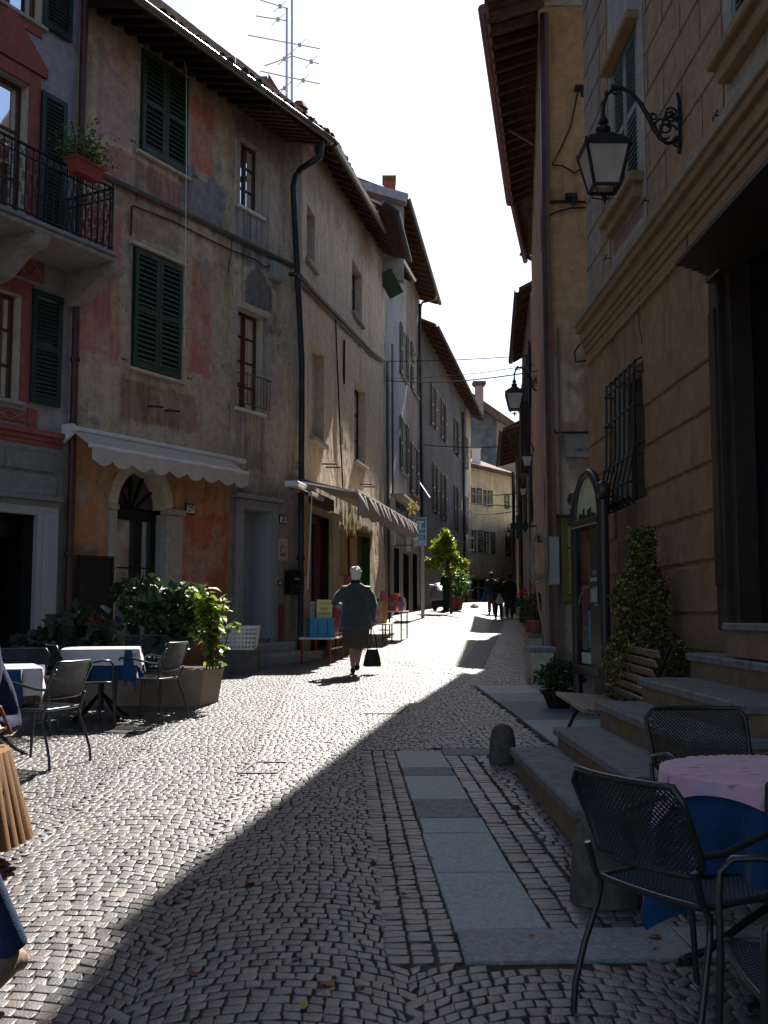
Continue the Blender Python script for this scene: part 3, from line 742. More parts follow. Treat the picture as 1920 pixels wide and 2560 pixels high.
# door frame in pale stone
M['palestone'] = mat('pale_stone', (.33, .345, .36), rough=.75, var=.12, scale=40, bump=.25, bscale=90)
ud0, ud1 = FL.uv(78, 1500)[0], FL.uv(130, 1500)[0]; vl = FL.uv(100, 1262)[1]
band(FL, ud0, ud1, gb, vl, .001, .09, M['palestone'], 'door_surround', h1, .01); band(FL, ud0+.09, ud1-.04, gb, vl-.12, .09, .12, M['palestone'], 'door_surround', h1, .01)
band(FL, ud0-2, ud0-.002, hd[3], vl, .001, .09, M['palestone'], 'door_surround', h1, .01)
reveal(FL, h1, hd, 1.2, M['dark'])
q = MB(); q.fb(FL, hd[1]-.55, hd[1]-.45, gb, hd[3], -.3, -.22); q.fb(FL, hd[0], hd[1], hd[3]-.3, hd[3], -.35, -.3)
q.fb(FL, hd[1]-.06, hd[1], gb, hd[3], -.3, -.22); dr = q.build('door', M['black'], h1)
q = MB(); n = 20; vv = []
for k in range(n+1):
    uu = hd[1]-.44+.3*k/n; vv += [FL.p(uu, gb, -.5+.02*math.sin(k*1.7)), FL.p(uu, hd[3]-.3, -.5+.02*math.sin(k*1.7))]
q.add(vv, [(2*k, 2*k+2, 2*k+3, 2*k+1) for k in range(n)]); q.build('curtain', mat('beige_curtain', (.2, .18, .12), var=.1), dr)
eave(FL, h1, U0, uP, vTop+1.25, .8, vTop+1.0, 20, tiles=False)

# ---- balcony
wB = .95
uBr = FL.uv(288, 560, wB)[0]; vS0, vS1 = FL.uv(290, 655, wB)[1], FL.uv(290, 634, wB)[1]
vR = FL.uv(288, 470, wB)[1]
bal = root('balcony', FL.p(uBr, vS0, wB/2), 'stone balcony with black wrought-iron railing on the lilac-grey house', 'balcony')
uBl = uBr-4.2
M['balstone'] = mat('balcony_stone', (.3, .27, .25), rough=.85, var=.2, scale=9, bump=.3)
band(FL, uBl, uBr, vS0, vS1-.05, .004, wB, M['balstone'], 'slab', bal, .015); band(FL, uBl-.02, uBr+.03, vS1-.05, vS1, .004, wB+.04, mat('lead_edge', (.2, .22, .26), rough=.5, var=.2), 'slab_edge', bal, .01)
for px in (20, 215):
    u = FL.uv(px, 655, .3)[0]; q = MB(); prof = []
    for k in range(13):
        t = k/12; prof.append((wB*.95*(1-t**1.6)+.04, vS0-.003-.5*t-.05*math.sin(t*9)))
    poly = [FL.p(u-.12, v, w_) for w_, v in prof]+[FL.p(u-.12, vS0-.5, .002), FL.p(u-.12, vS0-.003, .002)]
    q.prism(poly, FL.U*.24); q.build('corbel', M['balstone'], bal)
rl = MB(); rl.bar(FL.p(uBl, vR, wB-.03), FL.p(uBr, vR, wB-.03), .045, .02); rl.bar(FL.p(uBr-.02, vR, wB-.03), FL.p(uBr-.02, vR, .02), .045, .02)
rl.bar(FL.p(uBl, vS1+.07, wB-.03), FL.p(uBr, vS1+.07, wB-.03), .03, .015); rl.bar(FL.p(uBr-.02, vS1+.07, wB-.03), FL.p(uBr-.02, vS1+.07, .02), .03, .015)
rl.bar(FL.p(uBl, vR-.14, wB-.03), FL.p(uBr, vR-.14, wB-.03), .02, .012); rl.bar(FL.p(uBr-.02, vR-.14, wB-.03), FL.p(uBr-.02, vR-.14, .02), .02, .012)
rl.build('rail', M['iron'], bal)
def scroll(mb, o, X, Z, r, turns=1.3, tr=.006, s_=1):
    pts = []
    for k in range(15):
        t = k/14; a = s_*t*turns*2*math.pi; rr = r*(1-.75*t); pts.append(o+X*(rr*math.cos(a)-r)+Z*(rr*math.sin(a)))
    mb.tube(pts, tr, 4)
first = None
def baluster(o, X, Z=Vector((0, 0, 1)), hgt=1):
    q = MB(); q.bar(o, o+Z*hgt, .014, .014, up=X.cross(Z))
    for k, (zz, s_) in enumerate(((.12, 1), (.3, -1), (.48, 1), (.66, -1))):
        scroll(q, o+Z*(hgt*zz), X*s_, Z, .038, s_=1); scroll(q, o+Z*(hgt*(zz+.09)), X*s_, -Z, .034)
    q.tube([o+X*.05*math.cos(a*.785)+Z*(hgt*.88+.05*math.sin(a*.785)) for a in range(8)], .006, 4, closed=True)
    return q
hh = vR-vS1-.08; o0 = FL.p(uBr-.07, vS1+.07, wB-.03); b0 = baluster(o0, FL.U, hgt=hh).build('baluster', M['iron'], bal)
for k in range(1, 34):
    c = b0.copy(); C.objects.link(c); c.parent = bal; c.location = b0.location-FL.U*(.12*k)
b1 = baluster(FL.p(uBr-.02, vS1+.07, wB-.09), FL.N, hgt=hh).build('baluster', M['iron'], bal)
for k in range(1, 8):
    c = b1.copy(); C.objects.link(c); c.parent = bal; c.location = b1.location-FL.N*(.115*k)
q = MB(); q.bar(FL.p(uBr-.02, vS1, wB-.03), FL.p(uBr-.02, vR+.08, wB-.03), .03, .03); q.build('corner_post', M['iron'], bal)
# flower box hung on the railing
fu0, fv0 = FL.uv(178, 448, wB+.12); fu1 = FL.uv(250, 480, wB+.12)[0]
fb_o = root('flower_box', FL.p((fu0+fu1)/2, fv0, wB+.1), 'red-brown window box of green geraniums hung on the balcony railing', 'flower box')
vb = vR-.12; q = MB()
q.hexa([FL.p(fu0+.04, vb, wB+.03), FL.p(fu1-.04, vb, wB+.03), FL.p(fu1-.04, vb, wB+.17), FL.p(fu0+.04, vb, wB+.17), FL.p(fu0, vb+.2, wB), FL.p(fu1, vb+.2, wB), FL.p(fu1, vb+.2, wB+.2), FL.p(fu0, vb+.2, wB+.2)])
q.fb(FL, fu0-.012, fu1+.012, vb+.17, vb+.205, wB-.012, wB+.212); q.build('box', mat('red_box', (.3, .05, .035), rough=.6, var=.15), fb_o)
g = np.random.default_rng(11); n = 900; uu = g.normal((fu0+fu1)/2-.04, .2, n); hz = vb+.22+np.abs(g.normal(0, .2, n)); ww = wB+.1+g.normal(0, .13, n)
cen = np.array(FL.O)+uu[:, None]*np.array(FL.U)+hz[:, None]*np.array([0, 0, 1])+ww[:, None]*np.array(FL.N)
v, f = leafcloud(cen, .055, seed=2); npmesh('foliage', v, f, M['leaf'], fb_o, origin=tuple(wl(fb_o)), col=leafcols(n, [(.1, .17, .03), (.05, .1, .02), (.16, .2, .04)], 3))
q = MB()
for k in range(14):
    a = random.uniform(fu0+.05, fu1-.05); q.tube([FL.p(a, vb+.18, wB+.1), FL.p(a+random.uniform(-.15, .15), vb+.45, wB+.1+random.uniform(-.1, .1))], .004, 4)
q.build('stems', M['leaf_dk'], fb_o, col=np.tile([.12, .16, .04], (len(q.v), 1)))

# ---- house 28 ----------------------------------------------------
h28 = root('pink_house', FL.p((uP+uQ)/2, FL.g((uP+uQ)/2), 0), 'faded pink house number 28 with green shutters and an arched door', 'house')
s1 = hole4(FL, 352, 130, 378, 464, 190, 438); s2 = hole4(FL, 331, 618, 915, 449, 672, 950)
ar = hole4(FL, 287, 1170, 1600, 411, 1170, 1600); ar[3] = FL.uv(350, 1170)[1]; ar[2] = gb
vSpr = FL.uv(412, 1275)[1]; ac_, arr = (ar[0]+ar[1])/2, (ar[1]-ar[0])/2; ar[3] = vSpr+arr
def HX(a, b, c, d, e, f_): return hole4(FL, a, b, c, d, e, f_)
pan = [(HX(240, 112, 330, 328, 150, 375), (.46, .28, .25)), (HX(480, 232, 410, 535, 275, 455), (.5, .21, .16)), (HX(198, 480, 870, 300, 530, 905), (.48, .2, .16)),
       (HX(477, 650, 925, 527, 665, 955), (.46, .2, .15)), (HX(262, 400, 450, 560, 480, 560), (.4, .2, .16)), (HX(285, 455, 560, 450, 520, 640), (.36, .24, .17)),
       (HX(300, 960, 1040, 490, 975, 1090), (.35, .22, .14))]
gp = HX(450, 455, 530, 562, 430, 580); rd = HX(455, 1270, 1500, 577, 1290, 1490); vAw = FL.uv(400, 1110)[1]
def c28(u, v):
    n = fbm(u*1.6, v*1.6, 21); c = np.tile([.5, .385, .255], (len(u), 1))
    c = mixc(c, (.5, .4, .3), ss(.45, .6, n)); c = mixc(c, (.4, .29, .18), ss(.55, .7, fbm(u*3, v*1.2, 33))*.6)
    for k, (h, col) in enumerate(pan):
        m = rectm(u, v, *h, soft=.012, am=.07, s=k, sc_=4.5)*(.55+.45*ss(.3, .5, fbm(u*3, v*3, 50+k))); c = mixc(c, col, m)
    # pale lines of the painted panels
    for k, (h, col) in enumerate(pan[:4]):
        o = rectm(u, v, h[0]-.09, h[1]+.09, h[2]-.09, h[3]+.09, .015, .015, k)*(1-rectm(u, v, h[0]-.03, h[1]+.03, h[2]-.03, h[3]+.03, .015, .015, k)); c = mixc(c, (.42, .33, .25), o*.55)
    low = 1-ss(vAw-.05, vAw+.05, v); c = mixc(c, (.4, .17, .085), low*(.7+.3*n)); c = mixc(c, (.4, .13, .085), rectm(u, v, *rd, .012, .16, 7, 4)*low)
    c = mixc(c, (.4, .25, .15), low*ss(.52, .62, fbm(u*2.2, v*2.2, 71))*.7)
    for h, t in ((s1, .16), (s2, .17)):
        c = mixc(c, (.43, .36, .28), rectm(u, v, h[0]-t, h[1]+t, h[2]-.12, h[3]+t, .01, .012, 4)*.85)
    c = mixc(c, (.25, .245, .24), rectm(u, v, *gp, .012, .26, 9, 2.4)*.95)
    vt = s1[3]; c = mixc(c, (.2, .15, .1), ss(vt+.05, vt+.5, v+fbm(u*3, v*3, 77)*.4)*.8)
    # rain streaks, grime at foot
    stv = fbm(u*9, v*.7, 88); c = c*(1-.18*ss(.52, .72, stv))[:, None]
    for h in (s1, s2): c = c*(1-.3*rectm(u, v, h[0]-.15, h[1]+.15, h[2]-.9, h[2]-.05, .05, .1, 3)*ss(.45, .6, fbm(u*14, v*.9, 66)))[:, None]
    chip = ss(.665, .675, fbm(u*4.2, v*4.2, 901))*ss(.5, .6, fbm(u*.8, v*.8, 902)); c = mixc(c, (.3, .27, .23), chip*.85); ck = np.abs(fbm(u*1.7, v*1.7, 903, 5)-.5); c = c*(1-.4*(1-ss(.0, .008, ck)))[:, None]
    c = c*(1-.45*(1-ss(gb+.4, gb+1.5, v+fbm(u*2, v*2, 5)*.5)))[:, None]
    return c*(.88+.24*fbm(u*11, v*11, 14))[:, None]
def d28(u, v): return (fbm(u*1.2, v*1.2, 12)-.5)*.03+(fbm(u*7, v*7, 13)-.5)*.009
body(FL, h28, uP, uQ, gb, vTop+.4, 7, M['stone'], t=.35)
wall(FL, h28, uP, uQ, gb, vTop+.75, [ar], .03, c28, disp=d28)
for h, lb in ((s1, 'upper'), (s2, 'lower')):
    mid = (h[0]+h[1])/2; q = MB(); q.fb(FL, h[0]-.02, h[1]+.02, h[2]-.02, h[3]+.02, .012, .022); q.build('shutter_backing', M['dark'], h28)  # near-black sheet on the wall paints the dark behind closed louvres
    shutter(FL, h28, h[0], mid-.004, h[2], h[3], w0=.023, fm='green', pitch=.082); shutter(FL, h28, mid+.004, h[1], h[2], h[3], w0=.023, fm='green', pitch=.082)
    band(FL, h[0]-.1, h[1]+.1, h[2]-.07, h[2]-.02, .0, .07, M['cream'], 'sill', h28)
    for s_ in (-1, 1): hook(FL, (h[0] if s_ < 0 else h[1])+s_*.22, h[2]+.05, h28)
band(FL, s2[0]-.12, s2[1]+.12, s2[3]+.04, s2[3]+.1, .0, .09, M['cream'], 'lintel', h28, .01)
for px, py in ((380, 1015), (423, 1026)):
    u, v = FL.uv(px-12, py); q = MB(); q.tube([FL.p(u, v, 0), FL.p(u+.16, v-.01, .2)], .018, 6); q.build('iron_bar', M['iron'], h28)
# arched door in stone surround
q = MB(); nA = 20; t = .17; ins, outs = [], []
for k in range(nA+1):
    a = math.pi*k/nA; ins.append((ac_+arr*math.cos(a)*.985, vSpr+arr*math.sin(a)*.985)); outs.append((ac_+(arr+t)*math.cos(a), vSpr+(arr+t)*math.sin(a)))
nst = 9
for s_ in range(nst):
    k0, k1 = round(nA*s_/nst), round(nA*(s_+1)/nst); q = MB(); poly = [FL.p(*ins[k], -.3) for k in range(k0, k1+1)]+[FL.p(*outs[k], -.3) for k in range(k1, k0-1, -1)]
    q.prism(poly, FL.N*(.33+.0008*s_)); q.build('arch_stone', M['cream'], h28)
# wall infill between square opening and arch
q = MB()
for sgn in (0, 1):
    rng_ = range(0, nA//2+1) if sgn == 0 else range(nA//2, nA+1); xs_ = ar[1] if sgn == 0 else ar[0]
    poly = [FL.p(xs_, ar[3], -.02)]+[FL.p(ac_+arr*math.cos(math.pi*k/nA)*1.02, min(ar[3], vSpr+arr*math.sin(math.pi*k/nA)*1.02), -.02) for k in (rng_ if sgn == 0 else reversed(rng_))]
    q.prism(poly, FL.N*.018)
q.build('spandrel', M['cream'], h28)
pst = mat('door_stone', (.34, .31, .27), rough=.85, var=.2, scale=12, bump=.3)
uR = FL.uv(452, 1400)[0]
band(FL, ar[1]+.0, uR-.02, gb, vSpr-.08, -.3, .05, pst, 'door_jamb', h28, .008); band(FL, ar[1]+.0, uR+.03, vSpr-.075, vSpr+.02, -.1, .085, pst, 'impost', h28, .01)
band(FL, ar[0]-.17, ar[0], gb, vSpr-.08, -.3, .04, pst, 'door_jamb', h28, .008); band(FL, ar[0]-.19, ar[0]+.02, vSpr-.075, vSpr+.0, -.1, .065, pst, 'impost', h28, .01)
q = MB(); z = -.26; vT = FL.uv(350, 1300)[1]
q.fb(FL, ar[0], ar[1], vT-.0, vT+.17, z, z+.07); mu = FL.uv(334, 1400, z)[0]
q.fb(FL, mu-.1, mu+.1, gb, vT, z, z+.08, .01); q.fb(FL, ar[1]-.13, ar[1], gb, vT, z, z+.07); q.fb(FL, ar[0], ar[0]+.06, gb, vT, z, z+.07)
for k in range(1, 6):
    a = math.pi*k/6; q.bar(FL.p(ac_, vT+.1, z+.03), FL.p(ac_+arr*math.cos(a)*.99, vSpr+arr*math.sin(a)*.99, z+.03), .03, .03, up=FL.N)
vbar = FL.uv(350, 1419)[1]; q.fb(FL, ar[0], ar[1], vbar-.012, vbar+.012, z+.05, z+.07)
dr = q.build('arched_door', M['black'], h28)
for a, b in ((ar[0]+.05, mu-.1), (mu+.1, ar[1]-.12)):
    q = MB(); q.fb(FL, a, b, gb, vT, z+.02, z+.028); q.build('pane', M['glass'], dr)
    q = MB(); n = 34; vv = []
    for k in range(n+1):
        uu = a+.01+(b-a-.02)*k/n; ww = z-.05+.02*math.sin(k*.95)+.012*math.sin(k*2.3); vv += [FL.p(uu, gb+.2, ww), FL.p(uu, vT, ww)]
    q.add(vv, [(2*k, 2*k+2, 2*k+3, 2*k+1) for k in range(n)]); q.build('curtain', M['curtain'], dr)
q = MB(); q.prism([FL.p(ac_+arr*math.cos(math.pi*k/nA)*.99, vSpr+arr*math.sin(math.pi*k/nA)*.99, z+.01) for k in range(nA+1)]+[FL.p(ar[0]+.01, vT+.05, z+.01), FL.p(ar[1]-.01, vT+.05, z+.01)][:0], FL.N*.008); q.build('fanlight', M['glass'], dr)
q = MB(); q.fb(FL, ar[0]-.2, ar[1]+.2, gb, ar[3]+.1, -.8, -.7); q.build('dark_backing', M['dark'], h28)  # near-black sheet painted in place of the unlit room behind the door
# eave of 28 and 26 (one long roof line)
uEa, vEa = FL.uv(336, 0, .95); uEb, vEb = FL.uv(826, 353, .95)
slope_e = (vEb-vEa)/(uEb-uEa); print('eave slope', slope_e, vEa, vEb)
FE_ = Fr(FL.p(0, 0, 0), Vector((FL.U.x, FL.U.y, FL.U.z+slope_e)), 1)
vf = vEa-slope_e*uEa-.03; vtopw = vf+.32
eave(FE_, h28, uP-.05, uQ-.02, vtopw, .95, vf, 13, rafm='wood_dk')
# ---- house 26 ----------------------------------------------------
h26 = root('ochre_house', FL.p(uQ/2, FL.g(uQ/2), 0), 'weathered grey plaster house number 26 with brown windows and stone door', 'house')
w1 = hole4(FL, 601, 345, 518, 654, 372, 538); w2 = hole4(FL, 594, 772, 1020, 656, 790, 1032); d26 = hole4(FL, 604, 1272, 1610, 677, 1278, 1618)
d26[2] = FL.g(-2)+.42
gpt = HX(577, 700, 800, 680, 740, 850); wp2 = HX(585, 800, 1040, 690, 820, 1050)
def c26(u, v):
    n = fbm(u*1.8, v*1.8, 121); c = np.tile([.55, .45, .34], (len(u), 1)); c = mixc(c, (.56, .43, .29), ss(.4, .6, n)*ss(w1[2]-2, w1[2]+.5, v))
    c = mixc(c, (.46, .4, .34), ss(.45, .62, fbm(u*2, v*1.1, 41)))
    m_ = rectm(u, v, uQ, -1.2, w1[2]-1.0, w1[2]-.1, .05, .2, 5); c = mixc(c, (.33, .32, .315), m_*.8)
    # round grey patch
    pu, pv = FL.uv(645, 740); r_ = np.hypot(u-pu, (v-pv)*.8)+.15*(fbm(u*3, v*3, 8)-.5); c = mixc(c, (.2, .19, .185), 1-ss(.42, .47, r_))
    c = mixc(c, (.42, .39, .36), rectm(u, v, w2[0]-.16, w2[1]+.28, w2[2]-.1, w2[3]+.02, .015, .06, 6, 4)*.8); c = mixc(c, (.38, .35, .3), rectm(u, v, w1[0]-.1, w1[1]+.2, w1[2]-.1, w1[3]+.2, .02, .05, 7, 4)*.7)
    c = mixc(c, (.2, .185, .175), (1-ss(w2[2]-1.4, w2[2]-.4, v+fbm(u*2, v*2, 4)))*.8)
    crack = np.abs(fbm(u*2.2, v*2.2, 61, 5)-.5); c = c*(1-.35*(1-ss(.0, .012, crack))*ss(.5, .6, n))[:, None]
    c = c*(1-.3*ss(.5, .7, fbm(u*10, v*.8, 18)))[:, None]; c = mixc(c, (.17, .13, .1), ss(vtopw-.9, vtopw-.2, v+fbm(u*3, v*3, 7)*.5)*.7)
    for h in (w1, w2): c = c*(1-.35*rectm(u, v, h[0]-.15, h[1]+.15, h[2]-1.1, h[2]-.05, .05, .1, 3)*ss(.45, .6, fbm(u*14, v*.9, 67)))[:, None]
    chip = ss(.655, .665, fbm(u*3.2, v*3.2, 911))*ss(.45, .5, fbm(u*.7, v*.7, 912)); c = mixc(c, (.25, .2, .16), chip*.8)
    return c*(.86+.28*fbm(u*13, v*13, 24))[:, None]
def d26f(u, v): return (fbm(u*1.3, v*1.3, 112)-.5)*.05+(fbm(u*6, v*6, 113)-.5)*.014
body(FL, h26, uQ, 0, gb, vTop-.1, 7, M['stone'], t=.35)
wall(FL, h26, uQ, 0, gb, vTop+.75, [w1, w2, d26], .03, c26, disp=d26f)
window(FL, h26, w1, nx=2, ny=3, curtain=True, sill=M['white']); window(FL, h26, w2, nx=2, ny=4, sill=M['white'], curtain=True)
band(FL, w2[0]-.05, w2[1]+.18, w2[3]+.01, w2[3]+.13, 0, .05, M['cream'], 'lintel', h26, .01)
q = MB(); vr = w2[2]+.62; q.tube([FL.p(w2[0]-.04, vr, .02), FL.p(w2[0]-.02, vr, .14), FL.p(w2[1]+.1, vr, .14), FL.p(w2[1]+.12, vr, .02)], .012, 6); q.tube([FL.p(w2[0], w2[2]+.06, .13), FL.p(w2[1]+.1, w2[2]+.06, .13)], .01, 6)
for k in range(9):
    u = w2[0]+.02+(w2[1]-w2[0]+.04)*k/8; q.tube([FL.p(u, w2[2]+.06, .135), FL.p(u, vr, .14)], .007, 5)
q.build('window_railing', M['frame_br'], h26)
# door
reveal(FL, h26, d26, .5, M['palestone'])
q = MB(); q.fb(FL, d26[0]+.01, d26[1]-.01, d26[2], d26[3]-.01, -.46, -.4)
dr = q.build('door', mat('grey_blue_door', (.27, .3, .33), rough=.6, var=.1, bump=.1), h26)
q = MB(); q.fb(FL, d26[0]+.1, d26[0]+.42, d26[2]+.2, d26[3]-.15, -.4, -.385, .01); q.fb(FL, d26[1]-.42, d26[1]-.1, d26[2]+.2, d26[3]-.15, -.4, -.385, .01); q.build('door_panel', dr.data.materials[0], dr)
jb = mat('door_surround', (.27, .265, .26), rough=.85, var=.15, scale=14, bump=.3)
band(FL, d26[0]-.2, d26[0], gb, d26[3]+.17, 0, .05, jb, 'door_jamb', h26, .01); band(FL, d26[1], d26[1]+.18, gb, d26[3]+.17, 0, .05, jb, 'door_jamb', h26, .01)
band(FL, d26[0], d26[1], d26[3], d26[3]+.17, 0, .048, jb, 'door_lintel', h26, .01); band(FL, d26[0]-.32, d26[1]+.26, d26[3]+.18, d26[3]+.26, 0, .12, jb, 'cornice', h26, .015)
eave(FE_, h26, uQ+.02, uEb, vtopw, .95, vf, 9)
# steps under the door
st_ = root('door_steps', FL.p(d26[0]+.3, FL.g(-2), .4), 'two worn grey stone steps under the door of number 26', 'steps')
gs = FL.g(-2)
for k, (w_, hh_) in enumerate(((.85, .17), (.42, .34))): band(FL, d26[0]-.3-.0*k, d26[1]+.5-.28*k, gb, gs+hh_, .005, w_, M['stone'], 'step', st_, .02)

# ---- downpipes
def pipe(pts, r, m, label, par=None, collars=()):
    q = MB(); q.tube(pts, r, 10); o = props(q.build('drainpipe', M[m], par, smooth=True), label, None if par else 'drainpipe')
    for c_ in collars:
        k = MB(); k.lathe([(r*1.02, -.03), (r*1.35, -.025), (r*1.35, .025), (r*1.02, .03)], c_, 10); k.build('collar', M[m], o)
    return o
ua = uP; pb = FL.p(ua, FL.g(ua), .1); pt = FL.p(ua, vTop+1.1, .1)
pipe([pb, pt], .055, 'pipe_br', 'dark violet drainpipe between the grey house and the pink house', collars=[FL.p(ua, v, .1) for v in (FL.uv(170, 1385)[1], FL.uv(175, 900)[1], FL.uv(185, 500)[1])])
ub_ = FL.uv(733, 440, .12)[0]; uc = FL.uv(752, 1500, .12)[0]
gp_ = FL.uv(826, 360, 1.0)
pipe([FL.p(uc, FL.g(uc), .12), FL.p(uc-.02, FL.uv(745, 900, .12)[1], .12), FL.p(ub_, FL.uv(735, 470, .12)[1], .12), FL.p(ub_+.03, FL.uv(735, 440, .12)[1], .16), FL.p(ub_+.12, FL.uv(742, 425, .12)[1], .22),
      FL.p(gp_[0]-.3, gp_[1]-.42, .78), FL.p(gp_[0]-.18, gp_[1]-.3, .88), FL.p(gp_[0]-.16, gp_[1]+.03, .9)], .06, 'pipe_dk', 'dark drainpipe with bent top running down beside door number 26', collars=[FL.p(uc-.01, FL.uv(750, 1395, .12)[1], .12), FL.p(ub_, FL.uv(740, 690, .12)[1], .12)])
# conduits and cables along the front
def cable(pts, r, m, label, name='cable', sag=0):
    q = MB(); q.tube(pts, r, 6); return props(q.build(name, M[m]), label, 'cable')
cp = [FL.p(*FL.uv(x, y, .05), .05) for x, y in ((172, 398), (278, 447), (400, 505), (520, 560), (640, 618), (735, 665))]
cable(cp, .045, 'cable_gr', 'thick grey conduit sloping across the pink house front')
cp = [FL.p(*FL.uv(x, y, .03), .03) for x, y in ((327, 590), (330, 516), (335, 515), (430, 552), (500, 588), (578, 625), (600, 634), (640, 650), (662, 668), (685, 662))]
cable(cp, .013, 'cable', 'thin black cable running from the lower shutters to the junction box')
cp = [FL.p(*FL.uv(x, y, .03), .03) for x, y in ((580, 590), (577, 640), (572, 660), (570, 682), (574, 678))]
cable(cp, .008, 'cable', 'short loose black wire hanging at the joint of the two houses')
cp = [FL.p(*FL.uv(x, y, .25), .25) for x, y in ((455, 130), (466, 175), (466, 200), (466, 400), (464, 600), (461, 870))]
cable(cp, .006, 'white', 'thin white cord hanging past the green shutters')
cp = [FL.p(*FL.uv(x, y, .06), .06) for x, y in ((253, 655), (250, 700), (242, 735), (225, 752), (190, 752), (178, 745))]
cable(cp, .028, 'pipe_dk', 'dark conduit curling from the balcony corbel to the drainpipe')
jbx = hole4(FL, 672, 655, 700, 697, 662, 706); q = MB(); q.fb(FL, jbx[0], jbx[1], jbx[2], jbx[3], .0, .12, .015); props(q.build('junction_box', M['grey']), 'grey junction box on the wall beside the tall drainpipe', 'junction box')
# number plates, sign, bell, letterbox
def plate(h, s_, label, name='house_number'):
    r = root(name, FL.p((h[0]+h[1])/2, h[2], 0), label, 'house number')
    q = MB(); q.fb(FL, h[0]-.022, h[1]+.022, h[2]-.022, h[3]+.022, .004, .03, .006); q.build('plate_rim', M['black'], r)
    q = MB(); q.fb(FL, h[0], h[1], h[2], h[3], .0305, .036); q.build('plate', M['white'], r)
    text(s_, (h[3]-h[2])*1.08, M['black'], r, FL.p((h[0]+h[1])/2, (h[2]+h[3])/2, .037), FL.U, (0, 0, 1), name='digits', bold=.004)
plate(hole4(FL, 464, 1262, 1281, 482, 1264, 1284), '28', 'white house number plate reading 28 beside the arched door')
plate(hole4(FL, 697, 1291, 1305, 712, 1292, 1308), '26', 'white house number plate reading 26 by the dark drainpipe')
hs = hole4(FL, 691, 1345, 1400, 718, 1346, 1402); r = root('wall_sign', FL.p((hs[0]+hs[1])/2, hs[2], 0), 'small pale stone name sign with dark lettering above the black letterbox', 'sign')
q = MB(); q.fb(FL, hs[0], hs[1], hs[2], hs[3], .0, .025, .004); q.build('sign_board', mat('pinkish_sign', (.43, .37, .35), rough=.6, var=.08), r)
q = MB(); pts = []
for k in range(20):
    t = k/19; pts.append(FL.p(hs[0]+.09+.06*math.sin(t*6.3)+.1*t, hs[3]-.08-.2*t, .027))
q.tube(pts, .006, 4); q.tube([FL.p(hs[0]+.1, hs[3]-.31, .027), FL.p(hs[1]-.05, hs[3]-.29, .027)], .005, 4); q.fb(FL, hs[0]+.06, hs[1]-.05, hs[2]+.255, hs[2]+.26, .025, .0275); q.build('emblem', M['pipe_dk'], r)
text('BAR', .1, M['pipe_dk'], r, FL.p((hs[0]+hs[1])/2, hs[2]+.1, .0262), FL.U, (0, 0, 1))
hb_ = hole4(FL, 710, 1424, 1487, 744, 1424, 1487); r = root('letterbox', FL.p((hb_[0]+hb_[1])/2, hb_[2], .0), 'black round-topped letterbox beside door number 26', 'letterbox')
q = MB(); n = 12; uc_ = (hb_[0]+hb_[1])/2; rr = (hb_[1]-hb_[0])/2
q.prism([FL.p(hb_[0], hb_[2], .01), FL.p(hb_[1], hb_[2], .01)]+[FL.p(uc_+rr*math.cos(math.pi*k/n), hb_[3]-.09+.09*math.sin(math.pi*k/n), .01) for k in range(n+1)], FL.N*.14); q.build('box', M['black'], r)
q = MB(); q.fb(FL, uc_-.08, uc_+.06, hb_[3]-.2, hb_[3]-.165, .15, .158); q.build('name_slot', M['grey'], r); q = MB(); q.lathe([(.012, 0), (.012, .01)], FL.p(uc_, hb_[2]+.16, .15), 8, axis=FL.N); q.build('lock', M['alu'], r)
u, v = FL.uv(697, 1457); r = root('door_bell', FL.p(u, v, 0), 'small black doorbell plate with white button left of the letterbox', 'doorbell'); q = MB(); q.fb(FL, u-.05, u+.05, v-.05, v+.05, 0, .025, .004); q.build('plate', M['black'], r); q = MB(); q.lathe([(.028, 0), (.024, .01)], FL.p(u, v, .025), 12, axis=FL.N); q.build('button', M['white'], r)
u = FL.uv(702, 1580, .06)[0]; q = MB(); q.tube([FL.p(u, FL.g(u)+.36, .08), FL.p(u, FL.g(u)+.95, .06)], .045, 8); q.tube([FL.p(u, FL.g(u)+.95, .06), FL.p(u, FL.g(u)+1.02, .06)], [.05, .02], 8); props(q.build('red_pipe', mat('dull_red', (.2, .035, .03), rough=.6)), 'stub of red standpipe beside the steps of number 26', 'pipe')
# menu board
hm = hole4(FL, 208, 1397, 1505, 285, 1395, 1510, .25); r = root('menu_board', FL.p((hm[0]+hm[1])/2, hm[2], .2), 'blank black menu board leaning on the pink house wall', 'menu board')
q = MB(); q.fb(FL, hm[0], hm[1], hm[2]-.7, hm[3], .16, .2, .006); q.build('board', M['black'], r); q = MB(); q.fb(FL, hm[0]-.03, hm[1]+.03, hm[3]-.0, hm[3]+.04, .14, .22); q.fb(FL, hm[0]-.03, hm[0], hm[2]-.7, hm[3], .14, .22); q.fb(FL, hm[1], hm[1]+.03, hm[2]-.7, hm[3], .14, .22); q.build('board_frame', M['wood_dk'], r)
